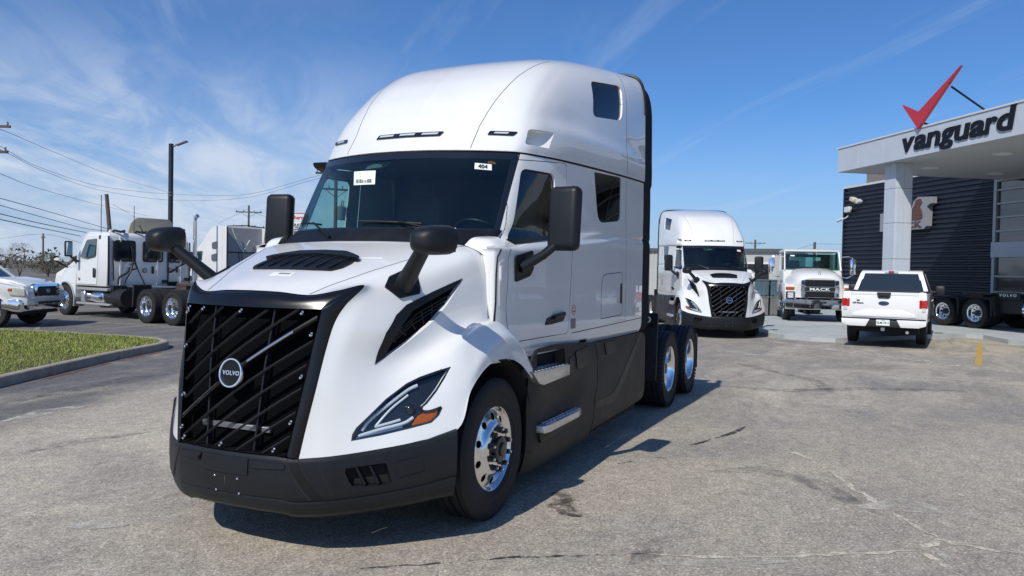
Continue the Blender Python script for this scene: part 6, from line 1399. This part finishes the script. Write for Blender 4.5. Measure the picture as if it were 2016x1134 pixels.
# ---- older sleepers in the back row
def old_sleeper(label, corner, ang):
    h = Vector((math.cos(ang), math.sin(ang), 0)); l = Vector((-h.y, h.x, 0)); o = Vector((*corner, 0))+h*3.9-l*1.2
    T = thing('sleeper_truck', label, 'truck', o, ang)
    body = MB().prism(round_poly([(-3.9,1.05),(-3.9,3.88),(-2.9,3.90),(-2.1,3.55),(-1.3,2.95),(-.85,2.70),(-.45,2.0),(-.45,1.05)], [.02, .05, .5, .6, .4, .1, .1, .02], 6), -1.2, 1.2, 'XZ', .06).done('sleeper_cab', M_white2, T, 40)
    warp(body, lambda c: np.c_[c[:, 0], c[:, 1]*(1-.13*np.clip((c[:, 0]+3.0)/2.5, 0, 1)*np.clip((c[:, 2]-1.9)/1.2, 0, 1)), c[:, 2]])
    hd = MB().prism([(-.45,1.0),(-.45,1.95),(.5,1.72),(1.05,1.35),(1.12,.6),(.62,.6)]+arc(0, .5, .6, 10, 170, 10), -1.15, 1.15, 'XZ', .06).done('hood', M_white2, T, 45); warp(hd, lambda c: np.c_[c[:, 0], c[:, 1]*np.where(c[:, 2] > 1.3, 1-.3*np.clip((c[:, 2]-1.3)/.5, 0, 1), 1)*(1-.18*np.clip((c[:, 0]-.4)/.7, 0, 1)), c[:, 2]])
    MB().prism([(-.45,2.02),(-.85,2.66),(-.88,2.66),(-.48,2.02)], -.95, .95, 'XZ').done('windshield', M_dgl, T)
    for s in (1, -1):
        for z0, z1, x0, x1 in ((2.62, 3.05, -2.75, -3.35), (1.95, 2.38, -2.70, -3.30)): MB().prism(round_poly([(x0, z0+.02), (x0+.02, z1-.08), (x1, z1), (x1, z0)], .08, 4), s*1.19, s*1.215, 'XZ').done('sleeper_window', M_dgl2, T, 40)
        MB().prism(round_poly([(-.62,2.0),(-.95,2.5),(-1.5,2.52),(-1.5,1.98)], .06, 3), s*1.12, s*1.205, 'XZ').done('door_window', M_dgl, T, 40)
        MB().b(-4.35, -3.88, s*1.16, s*1.20, 1.0, 3.84).done('side_extender', M_white2 if s > 0 else M_white2, T); MB().b(-4.40, -4.35, s*1.15, s*1.20, 1.0, 3.84).done('extender_edge', M_trimk, T)
        MB().b(-3.9, -.75, s*1.02, s*1.18, .3, 1.04, .03).done('side_skirt', M_white2, T, 40); MB().box((-.75, s*1.45, 2.2), (.12, .24, .5), None, .04, 2).tube([(-.6, s*1.1, 1.9), (-.72, s*1.42, 2.0)], .03, 6).done('side_mirror', M_trimk, T, 40)
    MB().b(-3.93, -3.90, -1.15, 1.15, 1.1, 3.80).done('rear_wall', M_greyb, T); MB().b(-3.96, -3.93, -1.14, 1.14, 2.42, 2.48).done('wall_rail', M_trimk, T); MB().tube([(-4.3, -1.1, 3.86), (-4.36, 0, 3.95), (-4.3, 1.1, 3.86)], .03, 6).done('roof_edge', M_trimk, T, 40)
    MB().tube([(-4.1, .75, 3.75), (-4.05, .35, 2.9), (-4.05, .0, 2.45)], .022, 6).done('air_line', M_label, T); MB().tube([(-4.05, .05, 2.5), (-4.02, -.35, 3.15)], .02, 6).done('air_line', M_label, T)
    for y in (.30, .12): MB().tube([(-4.0, y, 2.40), (-4.02, y-.06, 1.85)], .02, 6).done('air_line', M_hose, T)
    for s in (1, -1): MB().b(-7.6, 1.0, s*.43-.04, s*.43+.04, .74, 1.0).done('frame_rail', M_stl, T)
    MB().b(-7.0, -5.2, -.46, .46, 1.003, 1.15).done('fifth_wheel', M_stl, T)
    add_wheels(T, 1.07, (-5.4, -6.7), 1.17); return T
a3 = math.radians(252); r3 = Vector((math.sin(a3), -math.cos(a3)))
old_sleeper('white sleeper tractor with stacked side windows and grey back wall, in the back row', (-27.21, -28.27), a3)
c4 = Vector((-27.21, -28.27))+r3*3.6; old_sleeper('white sleeper tractor in the back row, mostly hidden by the neighbouring sleeper and side mirror', (c4.x, c4.y), a3)
# ---- vocational truck with chrome bumper
def vocational():
    h = Vector((.972, .235, 0)); T = thing('vocational_truck', 'white short-nosed truck with chrome bumper and MACK grille on the concrete pad', 'truck', (-26.15, 2.0, .12), head(h))
    Wp = M_white2
    # hood: broad and rounded, nose at x=.95
    sec = [(.97, .80, .86, 1.58), (.90, .88, .84, 1.68), (.60, .96, .84, 1.80), (.1, 1.01, .84, 1.90), (-.46, 1.04, .84, 1.96)]
    V = []; n = 25
    for x, w, z0, z1 in sec:
        for k in range(n):
            t = math.pi*k/(n-1); c, s = math.cos(t), math.sin(t); e = .56; V.append((x-.10*(1-s)*(1 if x > .5 else 0), w*math.copysign(abs(c)**e, c), z0+(z1-z0)*abs(s)**e))
    hd = mk('hood', V, grid_faces(len(sec), n), Wp, T, 60); mk('hood_front', V[:n], [tuple(range(n))], Wp, hd)
    for s in (1, -1):
        fd = MB().prism([(.86,.70),(.86,1.20),(.70,1.34),(.1,1.40),(-.60,1.32),(-.72,.95)]+arc(0, .50, .60, 170, 14, 10), s*.80, s*1.20, 'XZ', .05).done('fender', Wp, T, 40)
        hl = MB().b(.84, .90, s*.84, s*1.16, .80, 1.08, .03).done('headlight', M_trimk, T, 40); MB().b(.895, .915, s*.90, s*1.10, .84, 1.04, .02).done('lens', M_lampw, hl, 40); MB().b(.80, .895, s*.86, s*1.17, 1.13, 1.25, .03).done('turn_signal', M_amber, T, 40)
        MB().b(.955, .995, s*.50, s*.65, .90, 1.50, .02).done('grille_wing', M_chr, T, 40)
        for z in (1.03, 1.30): MB().box((1.0, s*.575, z), (.02, .17, .035), Matrix.Rotation(s*.35, 3, 'X')).done('wing_bar', M_silver, T)
        mi = MB().box((-.62, s*1.48, 2.02), (.10, .22, .58), None, .03, 2).done('side_mirror', M_chr, T, 40); MB().b(-.675, -.672, s*1.39, s*1.57, 1.80, 2.26).done('mirror_glass', M_mirr, mi); MB().tube([(-.7, s*1.0, 2.38), (-.64, s*1.3, 2.42), (-.62, s*1.46, 2.36), (-.62, s*1.48, 1.72), (-.70, s*1.3, 1.60), (-.72, s*1.05, 1.62)], .018, 6).done('mirror_arm', M_chr, mi, 40)
    MB().b(.93, .965, -.51, .51, .88, 1.52, .01).done('grille', M_trimk, T, 40)
    for z0, z1 in ((.90, 1.08), (1.26, 1.50)): 
        g = MB().b(.955, .975, -.49, .49, z0, z1, .01).done('grille_panel', M_blk, T, 40)
        for k in range(4): MB().b(.973, .982, -.48, .48, z0+.03+k*(z1-z0-.04)/4, z0+.045+k*(z1-z0-.04)/4).done('grille_bar', M_trimk, g)
    nb = MB().b(.965, .985, -.50, .50, 1.10, 1.25, .004).done('name_bar', M_trimk, T); MB().b(.97, .99, -.51, .51, 1.25, 1.265).done('bar_edge', M_silver, nb); MB().b(.97, .99, -.51, .51, 1.085, 1.10).done('bar_edge', M_silver, nb)
    lettering('name_lettering', 'MACK', M_label, nb, (.988, 0, 1.175), (0, 1, 0), (0, 0, 1), .145, extrude=.006, bold=.003, spacing=1.08, sx=1.65)
    MB().lathe([(0, .12), (.025, .11), (.03, .05), (.045, .03), (.05, 0)], 10, (.80, 0, 1.70), 'Z').box((.82, 0, 1.80), (.06, .03, .05), None, .01).done('hood_ornament', M_chr, T, 40)
    bp = MB().b(.92, 1.06, -1.20, 1.20, .44, .80, .02).done('bumper', M_chr, T, 40); MB().b(1.055, 1.064, -.16, .22, .66, .73, .01).done('tow_slot', M_trimk, bp)
    for y in (-.92, -.34, .74, .92):
        for z in (.54, .62, .70): MB().lathe([(0, .012), (.012, .01), (.016, 0)], 8, (1.06, y, z), 'X').done('bolt', M_silver, bp)
    cb = MB(); P_ = [(-2.1,1.0),(-2.1,2.52),(-1.95,2.62),(-.98,2.66),(-.80,2.60),(-.45,1.92),(-.45,1.0)]
    # cab as frame: roof, pillars, rear wall, so the glass shows through
    cab = MB().b(-2.1, -.45, -1.05, 1.05, .95, 1.88, .05).done('cab', Wp, T, 40); rf = MB().prism([(-2.1,2.55),(-2.05,2.64),(-1.0,2.70),(-.74,2.63),(-.75,2.57)], -1.0, 1.0, 'XZ', .03).done('roof', Wp, T, 40)
    for s in (1, -1):
        MB().tube([(-.45, s*1.02, 1.86), (-.78, s*.985, 2.60)], .030, 8).done('pillar', Wp, T, 40); MB().b(-2.1, -1.85, s*.92, s*1.0, 1.86, 2.52).done('pillar', Wp, T); MB().b(-1.15, -1.05, s*.95, s*1.0, 1.86, 2.55).done('pillar', M_trimk, T); MB().prism([(-.50, 1.90), (-.80, 2.50), (-1.85, 2.50), (-1.85, 1.90)], s*.955, s*.965, 'XZ').done('side_window', M_glass, T)
        MB().b(-2.0, -.5, s*1.05, s*1.06, 1.0, 1.84, .01).done('door', Wp, T)
        MB().b(-2.0, -.9, s*.75, s*1.12, .45, .90, .03).done('step_tank', M_silver, T, 40)
    g_ = []
    for i in range(13):
        y = -1.0+i/6.0; b_ = .10*(1-y**2); g_ += [(-.47+b_, y, 1.90), (-.77+b_*.8, y*.965, 2.59)]
    mk('windshield', g_, [(2*i, 2*i+1, 2*i+3, 2*i+2) for i in range(12)], M_wglass, T, 60)
    MB().b(-2.1, -2.06, -.95, .95, 1.86, 2.02).b(-2.1, -2.06, -.95, .95, 2.40, 2.52).b(-2.1, -2.06, -.95, -.60, 2.0, 2.42).b(-2.1, -2.06, .60, .95, 2.0, 2.42).done('rear_wall', M_inr, T); MB().b(-2.09, -2.07, -.6, .6, 2.0, 2.42).done('rear_window', M_glass, T); MB().b(-.95, -.5, -.95, .95, 1.80, 1.93, .03).done('dashboard', M_inr, T)
    for y in (.5, -.5): MB().box((-1.7, y, 2.0), (.14, .46, .52), None, .06, 2).done('seat', M_seat, T, 40)
    for y in (-.82, -.24, 0, .24, .82): MB().box((-.93, y, 2.69), (.14, .07, .05), None, .02, 2).done('marker_light', M_bronzeh, T, 40)
    MB().box((-.62, -.72, 2.42), (.004, .16, .05), Matrix.Rotation(-.4, 3, 'Y')).done('windshield_label', M_label, T)
    for y0, y1 in ((-.62, -.05), (.1, .7)): MB().tube([(-.36, y0, 1.93), (-.34, y1, 1.96)], .012, 6).done('wiper', M_trimk, T)
    for s in (1, -1): MB().b(-7.2, .95, s*.43-.04, s*.43+.04, .72, .98).done('frame_rail', M_stl, T)
    MB().b(.7, .9, -.5, .5, .50, .718).done('crossmember', M_stl, T); MB().b(-.15, .15, -.6, .6, .4, .6).done('axle', M_stl, T); MB().b(-.3, .8, -.55, .55, .62, 1.3).done('hood_light_block', M_gap, T)  # last box: same black light block under this hood
    add_wheels(T, 1.06, (-5.2, -6.5), 1.17)
vocational()
# ---- pickups
def pickup_wheel(T, x, y, R=.405, m=None):
    w = bpy.data.objects.new('wheel', None); COL.objects.link(w); w.parent = T; w.location = (x, y, R); w.rotation_euler = (0, 0, 0 if y > 0 else math.pi)
    MB().lathe([(.24, -.12), (.30, -.135), (R*.93, -.13), (R*.985, -.11), (R, -.08), (R, -.03), (R-.012, -.025), (R-.012, -.015), (R, -.01), (R, .05), (R*.985, .09), (R*.93, .11), (.30, .115), (.24, .10)], 48, (0, -.02, 0)).done('tyre', M_rub, w, 35)
    V, F = disc_with_holes(.02, .225, [(.135*math.cos(2*math.pi*k/6), .135*math.sin(2*math.pi*k/6), .042) for k in range(6)], lambda r: np.interp(r, [0, .06, .2, .23], [.055, .05, .035, .06]), 48)
    mb = MB(); mb.raw(V, F); mb.lathe([(.225, .055), (.245, .085), (.25, .07)], 48); mb.done('rim', m or M_wheelg, w, 40); MB().lathe([(.22, -.02), (0, -.02)], 30).done('brake_disc', M_stl, w); MB().lathe([(0, .07), (.03, .068), (.035, .05)], 14).done('hub_cap', M_wheelg, w, 40)
def pickup_body(T, wb, R, paint, fr=.95, rear=1.2):
    a = R+.08
    P_ = [(-rear+.02,.60),(-rear-.01,.95),(-rear+.03,1.37),(-rear+.06,1.39),(.72,1.39),(.76,1.33),(wb-.72,1.31),(wb-.55,1.30),(wb+.45,1.20),(wb+fr-.10,1.10),(wb+fr,.95),(wb+fr-.02,.60)]+arc(wb, R, a, 22, 158, 10)+arc(0, R, a, 22, 158, 10)
    b = MB().prism(P_, -1.0, 1.0, 'XZ', .035).done('body', paint, T, 40)
    def fn(c):
        f = 1-.055*np.clip((c[:, 2]-1.0)/.4, 0, 1)**2-.04*np.clip((.75-c[:, 2])/.2, 0, 1); f = f*(1-.13*np.clip((c[:, 0]-(wb+fr-.45))/.45, 0, 1)**2); return np.c_[c[:, 0], c[:, 1]*f, c[:, 2]]
    warp(b, fn)
    for x in (0, wb):
        for s in (1, -1): MB().lathe([(a+.005, s*.55), (a+.005, s*.93)], 20, (x, 0, R), 'Y', a0=math.radians(15), a1=math.radians(165)).done('wheel_well', M_gap, b)
    MB().b(-rear+.15, wb+fr-.15, -.8, .8, .35, .62).done('underbody', M_gap, T)
    cab = [(.70,1.34),(.98,1.87),(1.10,1.93),(1.5,1.96),(2.1,1.955),(2.45,1.88),(wb-.55,1.28)]
    def tum(c): return np.c_[c[:, 0], c[:, 1]*(1-.20*np.clip((c[:, 2]-1.32)/.62, 0, 1)), c[:, 2]]
    rf = MB().prism([(.97,1.86),(1.10,1.935),(1.5,1.965),(2.1,1.96),(2.46,1.885),(2.42,1.86)], -.95, .95, 'XZ', .012).done('roof', paint, T, 40); warp(rf, tum)
    for s in (1, -1):
        p = MB().prism([(.68,1.34),(.96,1.88),(1.16,1.90),(1.02,1.34)], s*.80, s*.95, 'XZ', .01).done('rear_pillar', paint, T, 40); warp(p, tum)
        p = MB().prism([(wb-.62,1.30),(2.38,1.88),(2.50,1.88),(wb-.48,1.30)], s*.86, s*.95, 'XZ', .01).done('front_pillar', paint, T, 40); warp(p, tum)
        p = MB().prism([(1.04,1.36),(1.16,1.88),(2.40,1.88),(wb-.64,1.34)], s*.925, s*.94, 'XZ').done('side_window', M_dgl2, T); warp(p, tum); p = MB().prism([(1.72,1.34),(1.74,1.90),(1.82,1.90),(1.82,1.34)], s*.93, s*.948, 'XZ').done('door_pillar', M_trimk, T); warp(p, tum)
        mi = MB().box((wb-.95, s*1.17, 1.42), (.16, .24, .24), None, .05, 2).done('side_mirror', M_trimk if paint is M_white else paint, T, 40); MB().tube([(wb-.9, s*.92, 1.34), (wb-.93, s*1.1, 1.36)], .03, 6).done('mirror_arm', M_trimk, mi)
        for x in (1.0, 1.88, wb-.82): MB().b(x-.006, x+.006, s*.965, s*1.003, .62, 1.30).done('door_gap', M_gap, b)
        for x in (1.20, 2.05): MB().b(x, x+.20, s*.985, s*1.02, 1.12, 1.155, .01).done('door_handle', paint, T, 40)
    return b, tum
def crew_pickup():
    h = Vector((-.995, .105, 0)); T = thing('pickup_truck', 'white crew cab pickup seen from its tailgate, beside the concrete pad', 'pickup truck', (-18.05, 4.22, .02), head(h)); wb = 3.68; Pn = M_white
    b, tum = pickup_body(T, wb, .405, Pn)
    MB().prism([(.62,1.36),(.94,1.90),(.99,1.90),(.68,1.36)], -.86, .86, 'XZ').bm.free()
    w = MB().prism([(.685,1.36),(.955,1.865),(.985,1.865),(.72,1.36)], -.84, .84, 'XZ').done('rear_window', M_dgl2, T); warp(w, tum)
    MB().b(.66, .80, -.90, .90, 1.33, 1.40, .01).done('bed_rail_cap', M_trimk, T); MB().b(-1.16, -1.0, -.80, .80, 1.385, 1.405, .006).done('tailgate_cap', M_trimk, T)
    for s in (1, -1): MB().b(-1.10, .66, s*.88, s*.965, 1.385, 1.408, .006).done('bed_rail_cap', M_trimk, T)
    l_ = MB().box((.985, 0, 1.915), (.04, .34, .07), None, .01).done('brake_light_housing', M_lampw, T); MB().box((.962, 0, 1.912), (.02, .14, .05), None, .005).done('third_brake_light', M_red, l_)
    tg = MB().prism([(-.78,.70),(-.78,1.37),(.78,1.37),(.78,.70)], -1.225, -1.16, 'YZ', .012).done('tailgate', Pn, T, 40)
    MB().prism([(-.76,.745),(-.70,.84),(-.42,.93),(.42,.93),(.70,.84),(.76,.745)], -1.243, -1.20, 'YZ', .016).done('tailgate_crease', Pn, tg, 60)
    MB().b(-1.236, -1.19, -.775, .775, 1.30, 1.372, .012).done('tailgate_spoiler', Pn, tg, 40)
    hp_ = MB().prism(round_poly([(-.165,1.375),(-.145,1.25),(-.11,1.225),(.11,1.225),(.145,1.25),(.165,1.375)], .02, 2), -1.25, -1.20, 'YZ').done('handle', M_trimk, tg, 40); MB().b(-1.256, -1.248, -.10, .10, 1.255, 1.30, .01).done('handle_pull', M_gloss, hp_)
    em = MB().lathe([(0, -.02), (.06, -.018), (.066, 0)], 28, (0, 0, 0), 'X').done('emblem', mat('blue_oval', (.020, .035, .085), .2, coat=1.0), tg, 40); em.data.transform(Matrix.Translation((-1.228, 0, 1.10)) @ Matrix.Diagonal((1, 1.9, .82, 1))); lettering('emblem_lettering', 'Ford', M_chr, em, (-1.249, 0, 1.10), (0, -1, 0), (0, 0, 1), .075, extrude=.001, shear=.3)
    MB().box((-1.235, .60, 1.16), (.012, .075, .03), None, .004).done('badge', M_trimk, tg); lettering('trim_lettering', 'Off Metro', M_trimk, tg, (-1.232, .60, 1.095), (0, -1, 0), (0, 0, 1), .060, extrude=.004, bold=.002, sx=1.05)
    for y in (-.035, .035): MB().lathe([(0, -.01), (.012, -.01), (.014, 0)], 8, (-1.23, y, .775), 'X').done('camera_eye', M_trimk, tg)
    for s in (1, -1):
        tl = MB().prism(round_poly([(-1.20,.82),(-1.215,1.20),(-1.06,1.22),(-1.02,.84)], .02, 2), s*.80, s*.985, 'XZ', .012).done('tail_light', M_red, T, 40); MB().b(-1.218, -1.205, s*.86, s*.95, .90, 1.0, .005).done('reversing_lens', M_lampw, tl)
        bm_ = MB().prism([(s*.40,.50),(s*.30,.70),(s*.98,.70),(s*.97,.56),(s*.80,.50)], -1.33, -1.15, 'YZ', .02).done('bumper', Pn, T, 40)
        MB().box((.968, s*.62, 1.80), (.004, .13, .045), Matrix.Rotation(.48, 3, 'Y')).done('window_sticker', M_label, T)
    MB().prism([(-.42,.50),(-.30,.70),(.30,.70),(.42,.50)], -1.305, -1.15, 'YZ', .01).done('bumper_centre', M_trimk, T, 40); MB().b(-1.34, -1.16, -.96, .96, .695, .722, .006).done('bumper_step', M_trimk, T)
    pl = MB().b(-1.318, -1.306, -.155, .155, .535, .690, .004).done('license_plate', M_label, T); lettering('plate_number', 'SLM-7411', M_ink, pl, (-1.3195, 0, .605), (0, -1, 0), (0, 0, 1), .072, extrude=.0008, bold=.002); lettering('plate_state', 'TEXAS', M_ink, pl, (-1.3195, 0, .668), (0, -1, 0), (0, 0, 1), .026, extrude=.0008)
    MB().b(-1.33, -1.0, -.045, .045, .40, .48, .004).done('tow_hitch', M_grey, T)
    MB().tube([(-1.2, -.55, .38), (.4, -.55, .40)], .04, 8).done('exhaust_pipe', M_silver, T, 40); MB().tube([(0, -.85, .40), (0, .85, .40)], .07, 8).done('axle', M_stl, T, 40); MB().b(-.9, -.2, -.3, .4, .45, .60).done('spare_wheel', M_rub, T)
    for x in (0, wb):
        for y in (.855, -.855): pickup_wheel(T, x, y)
    # front end
    MB().b(wb+.90, wb+.99, -.62, .62, .70, 1.08, .02).done('grille', M_trimk, T, 40); MB().b(wb+.85, wb+1.05, -.92, .92, .45, .68, .04).done('front_bumper', M_chr, T, 40)
    ws = MB().prism([(wb-.60,1.31),(2.42,1.87),(2.44,1.88),(wb-.55,1.31)], -.86, .86, 'XZ').done('windshield', M_dgl, T); warp(ws, tum)
crew_pickup()
def parked_pickup():
    h = Vector((-.43, .90, 0)).normalized(); wb = 3.7; o = Vector((-8.77, -17.57, 0))-h*wb; T = thing('pickup_truck', 'white pickup with chrome bumper and oval-emblem grille beside the grass island', 'pickup truck', o, head(h)); Pn = M_white2
    b, tum = pickup_body(T, wb, .40, Pn, fr=.90)
    w = MB().prism([(.685,1.36),(.955,1.865),(.985,1.865),(.72,1.36)], -.84, .84, 'XZ').done('rear_window', M_dgl2, T); warp(w, tum)
    ws = MB().prism([(wb-.62,1.31),(2.40,1.88),(2.44,1.89),(wb-.55,1.31)], -.87, .87, 'XZ').done('windshield', M_dgl, T); warp(ws, tum)
    # bulging hood
    hd = MB().prism([(wb-.70,1.22),(wb-.62,1.325),(wb-.1,1.32),(wb+.45,1.25),(wb+.80,1.13),(wb+.86,1.02)], -.80, .80, 'XZ', .05).done('hood', Pn, T, 50)
    x = wb+.86
    gs = MB().prism(round_poly([(-.58,.80),(-.66,1.06),(-.56,1.16),(.56,1.16),(.66,1.06),(.58,.80)], .04, 3), x-.06, x+.045, 'YZ', .02).done('grille_frame', M_chr, T, 40)
    gi = MB().prism(round_poly([(-.42,.83),(-.46,1.02),(-.40,1.09),(.40,1.09),(.46,1.02),(.42,.83)], .03, 3), x, x+.055, 'YZ').done('grille', M_trimk, gs, 40)
    for z in (.87, .93, .99, 1.05): MB().b(x+.052, x+.062, -.42, .42, z-.01, z+.01).done('grille_bar', M_gap, gs)
    def ell(a_, b_, n=24): return [(a_*math.cos(2*math.pi*k/n), b_*math.sin(2*math.pi*k/n)) for k in range(n)]
    for r1, r2, nm in (((.085, .058), .010, 'emblem'), ((.03, .055), .009, 'emblem_loop'), ((.055, .025), .008, 'emblem_loop')): MB().tube([(x+.066, p[0], .97+p[1]) for p in ell(*r1)]+[(x+.066, r1[0], .97)], r2, 6).done(nm, M_chr, gs, 60)
    for s in (1, -1):
        hl = MB().prism(round_poly([(x-.42,.86),(x-.44,1.02),(x-.30,1.06),(x-.02,1.04),(x+.0,.84)], .03, 2), s*.62, s*.935, 'XZ', .03).done('headlight', M_bronzeh, T, 40); MB().lathe([(0, .0), (.06, -.01), (.075, -.04)], 16, (x+.005, s*.72, .94), 'X').done('reflector', M_chr, hl, 40); MB().b(x-.45, x-.33, s*.80, s*.955, .96, 1.04, .02).done('side_marker', M_amber, hl, 40)
    bm_ = MB().prism([(x+.10,.42),(x+.12,.72),(x+.04,.76),(x-.40,.74),(x-.40,.50),(x-.10,.42)], -.97, .97, 'XZ', .04).done('bumper', M_chr, T, 50); warp(bm_, lambda c: np.c_[c[:, 0]-.22*(np.abs(c[:, 1])/.97)**3, c[:, 1], c[:, 2]])
    MB().b(x-.0, x+.085, -.52, .52, .60, .71, .01).bm.free()
    for y0, y1 in ((-.50, -.22), (-.18, .20), (.24, .52)): MB().b(x+.09, x+.128, y0, y1, .62, .69, .015).done('bumper_slot', M_trimk, bm_)
    for s in (1, -1):
        fl = MB().lathe([(0, .02), (.07, .015), (.085, 0), (.10, .0)], 20, (x-.05, s*.72, .57), 'X').done('fog_light', M_trimk, T, 40); MB().lathe([(0, .03), (.06, .02)], 16, (x-.05, s*.72, .57), 'X').done('lens', M_lampw, fl, 40)
        MB().b(-1.22, -1.05, s*.80, s*.98, .82, 1.25, .02).done('tail_light', M_red, T, 40)
    MB().b(-1.32, -1.16, -.96, .96, .5, .7, .03).done('rear_bumper', M_chr, T, 40); MB().b(-1.24, -1.17, -.78, .78, .72, 1.37, .01).done('tailgate', Pn, T)
    for xx in (0, wb):
        for y in (.86, -.86): pickup_wheel(T, xx, y, .40, M_chr)
parked_pickup()
